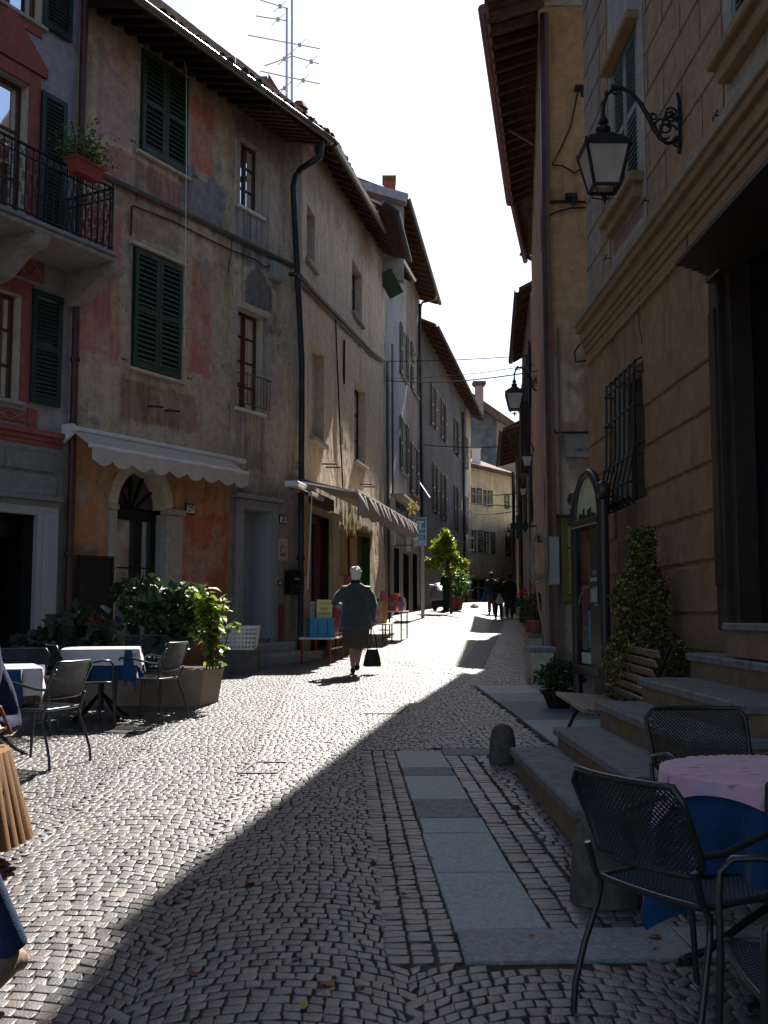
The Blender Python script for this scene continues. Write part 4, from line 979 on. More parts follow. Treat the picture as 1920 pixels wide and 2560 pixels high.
# awning over the arched door, half rolled
r = root('awning', FL.p(-6, FL.uv(400, 1130)[1], .2), 'half-rolled white awning with scalloped edge over the arched door', 'awning')
cu0, cv0 = FL.uv(188, 1085, .22); cu1, cv1 = FL.uv(613, 1156, .22)
q = MB(); q.fb(FL, cu0, cu1, cv1-.02, cv1+.05, .02, .26, .015); q.build('cassette', M['white'], r)
eu0, ev0 = FL.uv(226, 1120, .62); eu1, ev1 = FL.uv(618, 1180, .62); nS = 9
q = MB(); n = 40; vv = []
for k in range(n+1):
    u = eu0+(eu1-eu0)*k/n; vv += [FL.p(u, cv1-.02, .24), FL.p(u, ev1-.02, .62)]
q.add(vv, [(2*k, 2*k+1, 2*k+3, 2*k+2) for k in range(n)]); q.build('canopy', M['awning'], r)
q = MB(); q.fb(FL, eu0-.02, eu1+.02, ev1-.05, ev1+.005, .6, .65, .01); q.build('front_bar', M['white'], r)
q = MB(); vv = []; n = nS*10
for k in range(n+1):
    u = eu0+(eu1-eu0)*k/n; ph = (k % 10)/10; hgt = .2+.1*abs(math.sin(math.pi*k/10))**1.0
    hgt = .2+.09*(1-abs(math.cos(math.pi*k/10+math.pi/2))**.8) if False else .17+.085*abs(math.sin(math.pi*k/10))
    ww = .655+.012*math.sin(k*.35); vv += [FL.p(u, ev1-.04, ww), FL.p(u, ev1-.04-hgt, ww+.012*math.sin(k*.9))]
q.add(vv, [(2*k, 2*k+1, 2*k+3, 2*k+2) for k in range(n)]); q.build('valance', M['awning'], r)
q = MB()
for u in (eu0+.25, eu1-.25): q.bar(FL.p(u, cv1-.01, .1), FL.p(u, ev1-.03, .6), .03, .03)
q.build('arm', M['white'], r)
u = cu0-.06; q = MB(); q.prism([FL.p(u, cv1+.08, .01), FL.p(u, cv1+.08, .22), FL.p(u, cv1-.02, .3), FL.p(u, cv1-.2, .01)], FL.U*.05); q.build('bracket', M['white'], r)

# chimney, dormer and aerials on the roof
ch = root('chimney', W(750, 340, 21), 'stubby capped chimney at the end of the pink house roof', 'chimney')
c0 = W(764, 345, 21); q = MB(); q.box(c0.x-.17, c0.x+.17, 20.7, 21.3, c0.z-.25, c0.z+.2); q.build('stack', mat('pink_render', (.36, .26, .25), rough=.9, var=.2), ch)
q = MB(); q.box(c0.x-.22, c0.x+.22, 20.65, 21.35, c0.z+.2, c0.z+.27); q.build('ledge', M['tile'], ch)
c1_ = W(748, 300, 21); q = MB()
for k in range(3): q.lathe([(.2-.015*k, 0), (.23-.02*k, .03), (.17-.02*k, .06)], (c1_.x, 21, c1_.z-.02+.085*k), 4)
q.lathe([(.2, 0), (.11, .14), (.02, .17)], (c1_.x, 21, c1_.z+.24), 6); q.build('cap', M['tile'], ch)
q = MB(); q.box(c1_.x-.12, c1_.x+.12, 20.9, 21.1, c0.z-.2, c1_.z+.02); q.build('neck', M['stone'], ch)
dm = root('dormer', W(640, 230, 20.6), 'small red-tiled dormer gable behind the long gutter', 'dormer')
a, b, c_, d_ = W(615, 192, 20.6), W(668, 190, 20.6), W(720, 262, 20.6), W(640, 262, 20.6)
q = MB(); q.prism([a, b, W(662, 290, 20.6), W(620, 290, 20.6)], (0, .9, 0)); q.build('gable', mat('lilac_render', (.2, .16, .19), rough=.9), dm)
q = MB(); q.prism([b+Vector((.03, -.05, .03)), c_, W(700, 300, 20.5), W(662, 290, 20.5)], (0, 1.2, 0)); q.build('dormer_roof', mat('red_tiles', (.3, .07, .04), rough=.85, var=.3, scale=12, bump=.5), dm)
def aerial(px, py0, py1, arms, label, seed):
    D = 22; b = W(px, py0, D); t = W(px, py1, D); r = root('aerial', b, label, 'aerial')
    q = MB(); q.tube([b-Vector((0, 0, .6)), t], .03, 6); q.build('mast', M['alu'], r)
    for (x0, y0, x1, y1) in arms:
        q = MB(); p0_, p1_ = W(x0, y0, D), W(x1, y1, D-.3); q.tube([p0_, p1_], .014, 5)
        q.tube([p0_+(p1_-p0_)*.72+Vector((0, 0, 0)), p0_+(p1_-p0_)*.72+Vector((.12, .2, .25))], .01, 4); q.tube([p0_+(p1_-p0_)*.72, p0_+(p1_-p0_)*.72-Vector((.12, .2, .25))], .01, 4)
        k = MB(); k.box(-.035, .035, -.035, .035, -.035, .035); k.v = [tuple(Vector(x)+p0_+(p1_-p0_)*.72) for x in k.v]; q.add(k.v, k.f)
        q.build('boom', M['alu'], r)
aerial(730, 262, -60, [(620, 88, 800, 122), (661, 165, 731, 140), (731, 140, 797, 160), (651, 178, 800, 210)], 'tall aerial mast with several booms, the thicker one of the pair on the roof', 1)
aerial(717, 258, 20, [(640, 40, 717, 52), (650, 0, 720, 22), (697, 226, 717, 218)], 'thinner aerial mast just left of the tall one on the roof', 2)
# ================================================================== SHOP HOUSE AND BEYOND (LEFT)
hS = root('shop_house', FS.p(4, FS.g(4), 0), 'sun-raked plaster house with blind windows above the shop awnings', 'house')
uS1 = FS.uv(962, 1200)[0]
gv = FS.g(0)-.4
x1 = hole4(FS, 767, 512, 650, 787, 535, 672); x2 = hole4(FS, 880, 652, 782, 905, 684, 812)
y1 = hole4(FS, 779, 857, 1090, 810, 886, 1112); y2 = hole4(FS, 886, 952, 1150, 914, 976, 1170)
e1 = hole4(FS, 777, 1278, 1560, 824, 1300, 1560); e1[2] = gv; e2 = hole4(FS, 893, 1325, 1560, 925, 1340, 1560); e2[2] = gv
uGa, vGa = FS.uv(827, 353, .52); uGb, vGb = FS.uv(1033, 701, .52)
slS = (vGb-vGa)/(uGb-uGa); FSe = Fr(FS.p(0, 0, 0), Vector((FS.U.x, FS.U.y, FS.U.z+slS)), 1)
vfS = vGa-slS*uGa-.03; vwS = vfS+.28
vhi = FS.uv(800, 850)[1]
def cS(u, v):
    n = fbm(u*1.3, v*1.3, 221); c = np.tile([.62, .5, .37], (len(u), 1)); c = mixc(c, (.64, .5, .37), ss(.45, .62, n)); c = mixc(c, (.54, .45, .34), ss(.5, .65, fbm(u*2.5, v*1.5, 7))*.8)
    vlow = FS.uv(850, 1290)[1]; c = mixc(c, (.44, .32, .16), (1-ss(vlow-.1, vlow+.1, v))*(1-ss(FS.uv(925, 1400)[0], FS.uv(932, 1400)[0], u)))
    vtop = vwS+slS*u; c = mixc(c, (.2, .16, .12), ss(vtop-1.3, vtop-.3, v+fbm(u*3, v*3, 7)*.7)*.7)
    c = c*(1-.15*ss(.5, .7, fbm(u*8, v*.6, 28)))[:, None]
    return c*(.86+.28*fbm(u*12, v*12, 34))[:, None]
def dS(u, v):
    r = fbm(u*2.6, v*.55, 312)-.5; top = ss(3, 9, u)*ss(vhi-1, vhi+1.5, v)
    return (fbm(u*1.1, v*1.1, 212)-.5)*.06+r*.085*(.3+.7*top)+(fbm(u*9, v*7, 313)-.5)*.022
body(FS, hS, .05, uS1-.02, gv, vfS+.2, 7, M['stone'], t=.4)
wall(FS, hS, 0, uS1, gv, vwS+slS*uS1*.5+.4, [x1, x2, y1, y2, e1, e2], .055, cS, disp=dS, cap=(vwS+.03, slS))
for h in (x1, y1):
    reveal(FS, hS, h, .18, M['cream']); q = MB(); q.fb(FS, h[0]-.1, h[1]+.1, h[2]-.09, h[2]-.003, -.05, .09, .01); q.build('sill', M['stone'], hS)
for h in (x2, y2): window(FS, hS, h, depth=.26, fm='wood_dk', nx=2, ny=3, curtain=False, sill=M['stone'], sd=.1)
eave(FSe, hS, uGa+.2, uGb, vwS, .5, vfS, 26)
# roof corner between the two fronts
ca_, cb2 = FE_.p(uEb, vf, .95), FSe.p(uGa+.2, vfS, .5); q = MB()
w0_ = FE_.p(uEb, vtopw, -.05); w1_ = FSe.p(0, vwS, -.05)
q.hexa([w0_, ca_, cb2, w1_]+[a+Vector((0, 0, .1)) for a in (w0_, ca_, cb2, w1_)]); q.build('roof_corner', M['soffit'], hS)
# string moulding and cable bundle
def fcable(f, pts, w_, r, m, label, name='cable'):
    return cable([f.p(*f.uv(x, y, w_), w_) for x, y in pts], r, m, label, name)
fcable(FS, [(750, 690), (790, 735), (840, 785), (890, 838), (930, 880), (958, 902)], .06, .05, 'cable_gr', 'thick grey cable bundle sloping across the shop house front')
fcable(FS, [(750, 705), (792, 748), (842, 800), (892, 850), (932, 890), (958, 905)], .05, .022, 'cable_gr', 'thinner cable just under the grey bundle on the shop house')
fcable(FS, [(839, 800), (843, 900), (849, 1050), (857, 1222)], .04, .018, 'pipe_dk', 'thin dark pipe between the two blind windows of the shop house')
q = MB(); u, v = FS.uv(860, 905, .01); q.fb(FS, u-.04, u+.05, v-.55, v+.55, .0, .035); props(q.build('wall_slit', M['dark'], hS))
for px, py in ((812, 1160), (822, 1168), (908, 1211), (917, 1217)):
    u, v = FS.uv(px-8, py); q = MB(); q.tube([FS.p(u, v, 0), FS.p(u+.1, v, .32)], .018, 6); q.build('iron_bar', M['iron'], hS)
# shop door 1: red-brown frames
q = MB(); z = -.3
q.fb(FS, e1[0], e1[0]+.12, gv, e1[3], z, z+.1); q.fb(FS, e1[1]-.12, e1[1], gv, e1[3], z, z+.1); q.fb(FS, e1[0], e1[1], e1[3]-.12, e1[3], z, z+.1)
mm = (e1[0]+e1[1])/2; q.fb(FS, mm-.06, mm+.06, gv, e1[3], z, z+.09); dr = q.build('shop_door', mat('red_brown', (.16, .045, .03), rough=.5, var=.2), hS)
for a, b in ((e1[0]+.12, mm-.06), (mm+.06, e1[1]-.12)): q = MB(); q.fb(FS, a, b, gv, e1[3]-.12, z+.02, z+.03); q.build('pane', M['glass'], dr)
reveal(FS, hS, e1, 1.3, mat('shop_dark', (.03, .022, .016)))
u0, u1 = FS.uv(822, 1400)[0], FS.uv(838, 1400)[0]; band(FS, u0, u1, gv, e1[3]+.15, .0, .1, M['cream'], 'pilaster', hS, .01)
band(FS, e1[0]-.25, u0-.01, e1[3]+.16, e1[3]+.42, .0, .12, M['rafter'], 'shop_lintel', hS, .01)
reveal(FS, hS, e2, .25, mat('green_door', (.015, .09, .03), rough=.5)); q = MB()
q.fb(FS, e2[0]+.05, e2[1]-.05, gv, e2[3]-.08, -.24, -.2); dr = q.build('green_door', bpy.data.materials['green_door'], hS); q = MB(); q.fb(FS, e2[0], e2[0]+.06, gv, e2[3], -.2, .02); q.fb(FS, e2[0], e2[1], e2[3]-.07, e2[3], -.2, .02); q.build('door_frame', bpy.data.materials['red_brown'], dr)
ph = hole4(FS, 873, 1342, 1440, 893, 1350, 1445, .03); r = root('poster', FS.p((ph[0]+ph[1])/2, ph[2], .03), 'tall dark red poster between the shop doors', 'poster')
q = MB(); q.fb(FS, ph[0], ph[1], ph[2], ph[3], .012, .035, .004); q.build('poster_frame', mat('poster_red', (.22, .035, .03), rough=.5), r); q = MB(); q.fb(FS, ph[0]+.1, ph[1]-.1, ph[2]+.15, ph[2]+1.0, .036, .04); q.build('picture', mat('poster_ochre', (.4, .25, .08), rough=.5, var=.4, scale=5), r)
# awning A (rolled, near) and B (open, ruffled)
def awn(px0, px1, ytop0, wt, wf, drop, label, ruffle, name='awning'):
    r = root(name, FS.p(FS.uv(px0, ytop0, wt)[0], FS.uv(px0, ytop0, wt)[1], .3), label, 'awning')
    return r
b0_ = FS.uv(893, 1275, 1.25)[0]; a0 = FS.uv(773, 1240, .5)[0]+1.0; a1_ = b0_+.35
vA_ = FS.uv(775, 1240, .5)[1]+.2
r = root('awning', FS.p(a0, vA_, .2), 'rolled shop awning nearest the tall drainpipe', 'awning')
q = MB(); q.fb(FS, a0-1.0, a1_, vA_-.02, vA_+.08, .04, .3, .02); q.build('cassette', M['white'], r)
n = 30; q = MB(); vv = []
for k in range(n+1):
    u = a0-1.0+(a1_-a0+1.0)*k/n; vv += [FS.p(u, vA_-.02, .25), FS.p(u, vA_-.14, .5)]
q.add(vv, [(2*k, 2*k+1, 2*k+3, 2*k+2) for k in range(n)]); q.build('canopy', M['awning'], r)
q = MB(); q.fb(FS, a0-1.0, a1_, vA_-.2, vA_-.12, .48, .55, .01); q.build('front_bar', M['cream'], r)
for u in (a0-.9, a1_-.2): q = MB(); q.bar(FS.p(u, vA_-.04, .1), FS.p(u, vA_-.14, .48), .06, .03); q.build('arm', M['rafter'], r)
q = MB(); u = a0-.85; q.tube([FS.p(u, vA_-.16, .52), FS.p(u, FS.g(u)+1.3, .45)], .012, 5); q.build('crank_rod', M['white'], r)
b1_, bv1 = FS.uv(1043, 1322, 1.25); vB_ = FS.uv(1043, 1322, 1.25)[1]+.1; b1w = FS.uv(985, 1300, .3)[0]
b1_ = FS.uv(1043, 1322, 1.25)[0]
r = root('awning', FS.p(b0_, vB_, .2), 'open cream shop awning with ruffled sunlit valance', 'awning')
q = MB(); n = 24; vv = []
for k in range(n+1):
    u = b0_+(b1_-b0_)*k/n; vv += [FS.p(u, vB_+.28, .06), FS.p(u, vB_, 1.2), FS.p(u, vB_-.015, 1.2), FS.p(u, vB_+.265, .06)]
q.add(vv, [(4*k+a, 4*k+(a+1) % 4, 4*k+4+(a+1) % 4, 4*k+4+a) for k in range(n) for a in range(4)]); q.build('canopy', mat('awning_brown', (.36, .3, .24), rough=.9, var=.1, trans=.1), r)
q = MB(); q.fb(FS, b0_, b1_, vB_-.02, vB_+.03, 1.2, 1.26, .006); q.build('front_bar', M['white'], r)
q = MB(); vv = []; n = 150
for k in range(n+1):
    u = b0_+(b1_-b0_)*k/n; s_ = math.sin(k*.67)+.35*math.sin(k*.29+1); hg = .34+.08*math.cos(k*.67+.6)
    for j in range(4): vv.append(FS.p(u+.02*math.sin(k*1.3)*j/3, vB_-.02-hg*j/3, 1.26+s_*.12*(j/3)**.7))
q.add(vv, [(4*k+j, 4*k+j+1, 4*k+5+j, 4*k+4+j) for k in range(n) for j in range(3)]); q.build('valance', M['awning'], r, smooth=True)
q = MB(); q.bar(FS.p(b0_+.1, vB_+.2, .1), FS.p(b0_+.1, vB_, 1.15), .05, .03); q.bar(FS.p(b1_-.1, vB_+.2, .1), FS.p(b1_-.1, vB_, 1.15), .05, .03); q.build('arm', M['alu'], r)

# goods in front of the shop -----------------------------------------
def goods_table(px, py, wd, dp, ht, label, rotd=0, rr=M['red'], grp='red-legged tables in front of the shop'):
    c = G(px, py); r = root('display_table', c, label, 'table', grp)
    a = math.atan2(FS.U.y, FS.U.x)+rotd; X, Y = Vector((math.cos(a), math.sin(a), 0)), Vector((-math.sin(a), math.cos(a), 0))
    fr = Fr(c, X, 1)
    q = MB(); q.fb(fr, -wd/2, wd/2, ht-.03, ht, -dp/2, dp/2, .006); q.build('table_top', M['white'], r)
    for sx in (-1, 1):
        for sy in (-1, 1): q = MB(); q.tube([fr.p(sx*(wd/2-.05), -.01, sy*(dp/2-.05)), fr.p(sx*(wd/2-.05), ht-.03, sy*(dp/2-.05))], .02, 6); q.build('leg', rr, r)
    q = MB(); q.bar(fr.p(-wd/2+.05, .25, dp/2-.05), fr.p(wd/2-.05, .25, dp/2-.05), .02, .03, up=Y); q.build('stretcher', M['white'], r)
    return fr, ht, c
def pack(c, w_, d_, h_, col, label, cat='package', name='package', rz=None, kind=0, grp='packs of goods on the shop tables'):
    a = random.uniform(-.5, .5) if rz is None else rz; X = Vector((math.cos(a), math.sin(a), 0)); fr = Fr(c, X, 1); q = MB()
    n = 6
    vv = []
    for k in range(n+1):
        t = k/n; s_ = 1-.22*abs(2*t-1)**3*(1.0 if kind == 0 else .3); b = d_/2*(1-.75*max(0, (t-.6)/.4)**1.3) if kind == 0 else d_/2
        for (sx, sy) in ((-1, -1), (1, -1), (1, 1), (-1, 1)): vv.append(fr.p(sx*w_/2*s_, h_*t, sy*b))
    q.add(vv, [(4*k+i, 4*k+(i+1) % 4, 4*k+4+(i+1) % 4, 4*k+4+i) for k in range(n) for i in range(4)]+[(3, 2, 1, 0), (4*n, 4*n+1, 4*n+2, 4*n+3)])
    o = q.build(name, col, origin=c); props(o, label, cat, grp)
    q = MB(); q.fb(fr, -w_*.3, w_*.3, h_*.35, h_*.6, d_/2+.002, d_/2+.006); q.build('printed_band', goodsm[random.randrange(len(goodsm))], o)
    return o
goodsm = [mat('goods_%d' % k, c_, rough=.4, var=.3, scale=14, bump=.1) for k, c_ in enumerate([(.35, .05, .08), (.1, .25, .08), (.45, .25, .05), (.2, .06, .25), (.5, .4, .35), (.06, .2, .35), (.4, .08, .05), (.45, .42, .1), (.5, .15, .25)])]
fr, ht, c = goods_table(806, 1654, 1.35, .6, .45, 'low red-legged table under the blue box, first by the drainpipe')
M['bluebox'] = mat('blue_plastic', (.03, .24, .42), rough=.45, var=.1, bump=.05)
fc = Fr(fr.p(-.3, 0, .02), Vector((1, .22, 0)), 1)
r = root('blue_crate', fc.p(0, ht, 0), 'bright blue plastic box on the first shop table', 'crate')
q = MB(); q.fb(fc, -.22, .22, ht+.002, ht+.34, -.3, .2, .008); q.build('box', M['bluebox'], r); q = MB()
for a in (-.09, .08):
    for k in range(6): q.fb(fc, a, a+.022, ht+.06+k*.042, ht+.083+k*.042, .2005, .204)
q.build('vent_slots', M['black'], r)['kind'] = 'stuff'
r = root('price_card', fc.p(.06, ht+.34, 0), 'yellow handwritten price card standing on the blue box', 'sign'); q = MB(); q.fb(fc, -.08, .2, ht+.342, ht+.67, .05, .065); q.build('card', mat('yellow_card', (.62, .62, .22), rough=.6, var=.05), r)
for k, t_ in enumerate(('TUTTO', 'EURO', 'OFFERTA')): text(t_, .055, M['black'], r, fc.p(.06, ht+.6-.09*k, .067), fc.U, (0, 0, 1))
pack(fc.p(-.14, ht+.342, 0), .12, .08, .3, mat('grey_pack', (.28, .28, .3)), 'grey flat pack beside the yellow price card', kind=1, rz=1.3, name='carton', cat='box')
pack(fr.p(.42, ht, .05), .3, .25, .55, goodsm[0], 'tall red packet right of the blue box')
pack(fr.p(.55, ht, -.1), .22, .2, .42, goodsm[2], 'ochre packet behind the tall red one')
fr, ht, c = goods_table(856, 1634, 1.1, .55, .45, 'red-legged table behind the walking woman holding purple packets')
for k, (a, hh, cc, l_) in enumerate(((-.35, .42, 3, 'purple packet on the second shop table'), (-.1, .38, 6, 'red packet on the second shop table'), (.2, .7, 2, 'tall orange bottle on the second shop table'), (.42, .36, 1, 'green packet on the second shop table'))): pack(fr.p(a, ht, .05), .22, .2, hh, goodsm[cc], l_)
fr, ht, c = goods_table(945, 1612, 1.3, .6, .5, 'table of bright detergent bottles right of the walking woman')
labs = ['green and white bottle', 'pale pink bottle', 'orange bottle', 'blue bottle', 'yellow bottle']
for k in range(6): pack(fr.p(-.5+.2*k, ht, random.uniform(-.1, .15)), .16, .13, random.uniform(.4, .75), goodsm[(1, 4, 2, 5, 7, 8)[k]], ('green bottle nearest the woman on the bright table', 'pale bottle second on the bright table', 'orange bottle third on the bright table', 'blue bottle fourth on the bright table', 'yellow bottle fifth on the bright table', 'pink bottle last on the bright table')[k], cat='bottle', name='bottle')
fr, ht, c = goods_table(988, 1600, 1.4, .55, .72, 'tallest thin-legged table furthest up the shop front', rr=M['iron'])
for k in range(6): pack(fr.p(-.55+.22*k, ht, random.uniform(-.1, .12)), .2, .18, random.uniform(.3, .5), goodsm[(6, 0, 3, 8, 2, 4)[k]], ('dark red packet first on the tallest table', 'wine red packet second on the tallest table', 'violet packet third on the tallest table', 'pink packet fourth on the tallest table', 'ochre packet fifth on the tallest table', 'pale packet last on the tallest table')[k])
# papers on the ochre wall
for k, (a, b, c_, d_, m_, l_) in enumerate(((757, 1440, 768, 1520, M['cream'], 'narrow paper notice beside the drainpipe'), (842, 1440, 857, 1500, goodsm[7], 'yellowish notice on the ochre shop wall'), (858, 1440, 878, 1475, goodsm[0], 'reddish notice beside the dark red poster'))):
    h = hole4(FS, a, b, d_, c_, b, d_, .02); q = MB(); q.fb(FS, h[0], h[1], h[2], h[3], .03, .045); props(q.build('notice', m_), l_, 'notice')

# ---- pale houses B
hB = root('pale_house', FB.p(3, FB.g(3), 0), 'tall pale grey house with green shutters beyond the shop house', 'house')
LB = FB.uv(1050, 1400)[0]; uBm = FB.uv(1016, 1000)[0]
uh, vh = FB.uv(1016, 498, .8); uh2, vh2 = FB.uv(1090, 741, .8); vfB = (vh+vh2)/2
B1 = hole4(FB, 1003, 815, 940, 1014, 835, 955); B2_ = hole4(FB, 1003, 1045, 1180, 1014, 1060, 1185); B3 = hole4(FB, 1004, 720, 760, 1012, 720, 770)
B4 = hole4(FB, 1030, 870, 980, 1042, 880, 990); B5 = hole4(FB, 1029, 1110, 1235, 1040, 1120, 1240); B6 = hole4(FB, 1030, 690, 770, 1042, 700, 780)
L1_ = hole4(FB, 985, 1370, 1560, 998, 1370, 1560); L2_ = hole4(FB, 1008, 1385, 1560, 1022, 1385, 1560); L3_ = hole4(FB, 1032, 1385, 1560, 1043, 1385, 1560)
gB = FB.g(0)-.4
for h in (L1_, L2_, L3_): h[2] = gB
def cB(u, v):
    n = fbm(u*1.2, v*1.2, 421); m_ = (u > uBm).astype(float)
    c = np.tile([.33, .33, .34], (len(u), 1)); c = mixc(c, (.26, .2, .165), m_); lo = (1-ss(L1_[3]+.2, L1_[3]+.5, v)); c = mixc(c, (.25, .2, .15), lo*.7)
    return c*(.75+.5*n)[:, None]*(1-.25*ss(.5, .7, fbm(u*6, v*.6, 28)))[:, None]
body(FB, hB, .0, LB+.3, gB, vfB+.1, 7, M['stone'], t=.3)
wall(FB, hB, 0, LB+.1, gB, vfB+.5, [B1, B2_, B4, B5, L1_, L2_, L3_], .09, cB, disp=lambda u, v: (fbm(u*1.5, v*.8, 3)-.5)*.05)
for h in (B1, B2_, B4, B5):
    window(FB, hB, h, nx=1, ny=3, curtain=False, sill=M['stone'], sd=.1)
wS = .5
for h, fm_ in ((B1, 'green'), (B2_, 'green'), (B4, 'green'), (B5, 'frame_br')):
    # leaves folded open against the wall
    shutter(FB, hB, h[1]+.02, h[1]+.55, h[2], h[3], w0=.04, fm=fm_, pitch=.12, mid=.5); shutter(FB, hB, h[0]-.55, h[0]-.02, h[2], h[3], w0=.04, fm=fm_, pitch=.12)
# raised awning-like leaf shutter seen against the sky
p_ = W(962, 690, 29.5); q = MB(); q.bar(W(960, 680, 32.6), W(992, 738, 33), .09, .5, up=(1, 0, 0)); q.build('top_hung_shutter', M['green'], hB)
for h in (L1_, L2_, L3_):
    reveal(FB, hB, h, .5, M['dark']); q = MB(); q.fb(FB, h[0]+.03, h[0]+.1, gB, h[3], -.3, -.2); q.fb(FB, h[1]-.1, h[1]-.03, gB, h[3], -.3, -.2); q.fb(FB, h[0]+.1, h[1]-.1, h[3]-.1, h[3]-.02, -.3, -.2); q.fb(FB, h[0]+.1, h[1]-.1, gB, h[3]-.1, -.27, -.25); q.build('shop_window', M['pipe_dk'], hB)
FBe = FB; eave(FB, hB, -.8, uBm+5.2, vfB+.3, .8, vfB, 18, gut='pipe_dk', rise=2.2, back=5, tiles=False)
# near verge and flashing
q = MB(); q.bar(W(898, 466, 32.5), W(1018, 500, 32.5), .4, .28); q.build('verge_board', mat('lilac_board', (.33, .31, .36), rough=.6), hB)
q = MB(); q.prism([W(905, 480, 32.8), W(1010, 510, 32.8), W(1010, 700, 32.8), W(905, 700, 32.8)], (0, .3, 0)); q.build('gable_wall', M['stone'], hB)
c0 = W(974, 475, 34.5); ch = root('chimney', c0, 'square brick chimney on the pale house roof against the sky', 'chimney'); q = MB(); q.box(c0.x-.2, c0.x+.2, 34.3, 34.8, c0.z-.8, c0.z+.3); q.build('stack', M['terra'], ch); q = MB(); q.box(c0.x-.25, c0.x+.22, 34.25, 34.85, c0.z+.3, c0.z+.42); q.build('cap', M['tile'], ch)
# extra lower roof edge with its own gutter between shop and pale house
q = MB(); q.tube([W(958, 505, 27.5), W(992, 532, 27.7), W(1023, 653, 30)], .09, 8); q.build('gutter', M['pipe_dk'], hB); q = MB(); q.prism([W(925, 500, 27.6), W(990, 530, 27.7), W(1021, 650, 30), W(985, 640, 30.3)], (0, .1, .1)); q.build('lower_roof', M['soffit'], hB)
for pts, r_, m_, l_ in (([(968, 905), (968, 1100), (970, 1300), (974, 1545)], .05, 'gutter', 'pale drainpipe at the corner of the shop house'), ([(981, 860), (981, 1000), (982, 1240)], .04, 'gutter', 'thin pipe on the pale house beside the first green shutters'),
                        ([(1050, 760), (1049, 870), (1052, 1000), (1054, 1200), (1056, 1540)], .07, 'pipe_dk', 'drainpipe between the pale house and the long dark house')):
    cable([FB.p(*FB.uv(x, y, .1), .1) for x, y in pts], r_, m_, l_, 'drainpipe')
q = MB(); q.tube([FB.p(*FB.uv(1090, 738, .85), .85), FB.p(*FB.uv(1088, 748, .8), .8), FB.p(*FB.uv(1056, 756, .2), .2), FB.p(*FB.uv(1050, 770, .1), .1)], .05, 6); q.build('gutter_elbow', M['gutter'], hB)
# shop fascia sign over the doors
fs_ = hole4(FB, 985, 1255, 1325, 1020, 1275, 1330, .1); r = root('shop_fascia', FB.p(fs_[0], fs_[2], .1), 'dark framed shop fascia board with pale spots above the ruffled awning', 'sign')
q = MB(); q.fb(FB, fs_[0], fs_[1], fs_[2], fs_[3], .02, .1); q.build('board', M['black'], r)
q = MB(); q.fb(FB, fs_[0]-.35, fs_[0]-.02, fs_[2]-.6, fs_[3]+.1, .02, .16); q.build('side_post', M['white'], r); q = MB(); q.fb(FB, fs_[1]+.02, fs_[1]+.2, fs_[2]-.6, fs_[3]+.1, .02, .16); q.build('side_post', M['white'], r)
q = MB(); q.fb(FB, fs_[0]-.4, fs_[1]+.3, fs_[3]+.12, fs_[3]+.2, .02, .5); q.build('canopy_board', M['cream'], r)
q = MB()
for k in range(9): q.lathe([(.05, 0), (.04, .02)], FB.p(fs_[0]+.4+(k % 5)*.6+.2*(k//5), fs_[2]+.35+.35*(k//5)+.12*math.sin(k*2), .1), 6, axis=FB.N)
q.build('letter_spots', M['white'], r)['kind'] = 'stuff'
# T sign, projecting, facing down the street
sgn = root('tobacconist_sign', W(1050, 1365, 35), 'blue lightbox sign with a white T projecting above the street', 'sign')
DS = 35.0; tl, br = W(1033.5, 1293, DS), W(1067, 1365, DS); cx_, wd_, zt, zb = (tl.x+br.x)/2, br.x-tl.x, tl.z, br.z
q = MB(); q.box(tl.x, br.x, DS, DS+.12, zb, zt); q.build('lightbox', M['white'], sgn)
M['signblue'] = mat('sign_blue', (.05, .4, .75), rough=.4, var=.05, bump=0); M['signwhite'] = mat('sign_white', (.85, .9, .92), rough=.4, var=0, bump=0)
q = MB(); q.box(tl.x+.05, br.x-.05, DS-.008, DS-.001, zb+.06, zt-.05); q.build('panel', M['signblue'], sgn)
hs_ = zt-zb; X, Z = Vector((1, 0, 0)), Vector((0, 0, 1))
def tx(s_, size, fy, fx=.0, b=.006): text(s_, size, M['signwhite'], sgn, Vector((cx_+fx, DS-.011, zt-hs_*fy)), X, Z, bold=b)
q = MB(); q.box(cx_-.135, cx_+.135, DS-.014, DS-.009, zt-.2, zt-.125); q.box(cx_-.045, cx_+.045, DS-.014, DS-.009, zt-.43, zt-.201); q.build('letter_t', M['signwhite'], sgn)
tx('N.8', .09, .40, .13); tx('SALI E', .07, .50, -.03, .002); tx('TABACCHI', .085, .585, 0, .004); tx('VALORI', .06, .68, 0, .001); tx('BOLLATI', .06, .74, 0, .001)
q = MB(); q.box(tl.x+.06, br.x-.06, DS-.012, DS-.009, zb+.08, zb+.2); q.build('lower_band', M['signwhite'], sgn); text('LOTTO', .11, M['signblue'], sgn, Vector((cx_, DS-.014, zb+.14)), X, Z, bold=.004)
q = MB(); q.bar(Vector((tl.x, DS+.06, zt-.03)), Vector((tl.x-.6, DS+.06, zt-.03)), .03, .03); q.bar(Vector((tl.x, DS+.06, zb+.03)), Vector((tl.x-.6, DS+.06, zb+.03)), .03, .03); q.build('bracket', M['iron'], sgn)
# small posts and boxes along there
for px, y0, y1, m_, l_ in ((1057, 1370, 1545, M['white'], 'pale post under the T sign'),):
    p_ = G(px, y1); q = MB(); q.tube([p_, p_+Vector((0, 0, 2.4))], .06, 8); props(q.build('post', m_), l_, 'post')
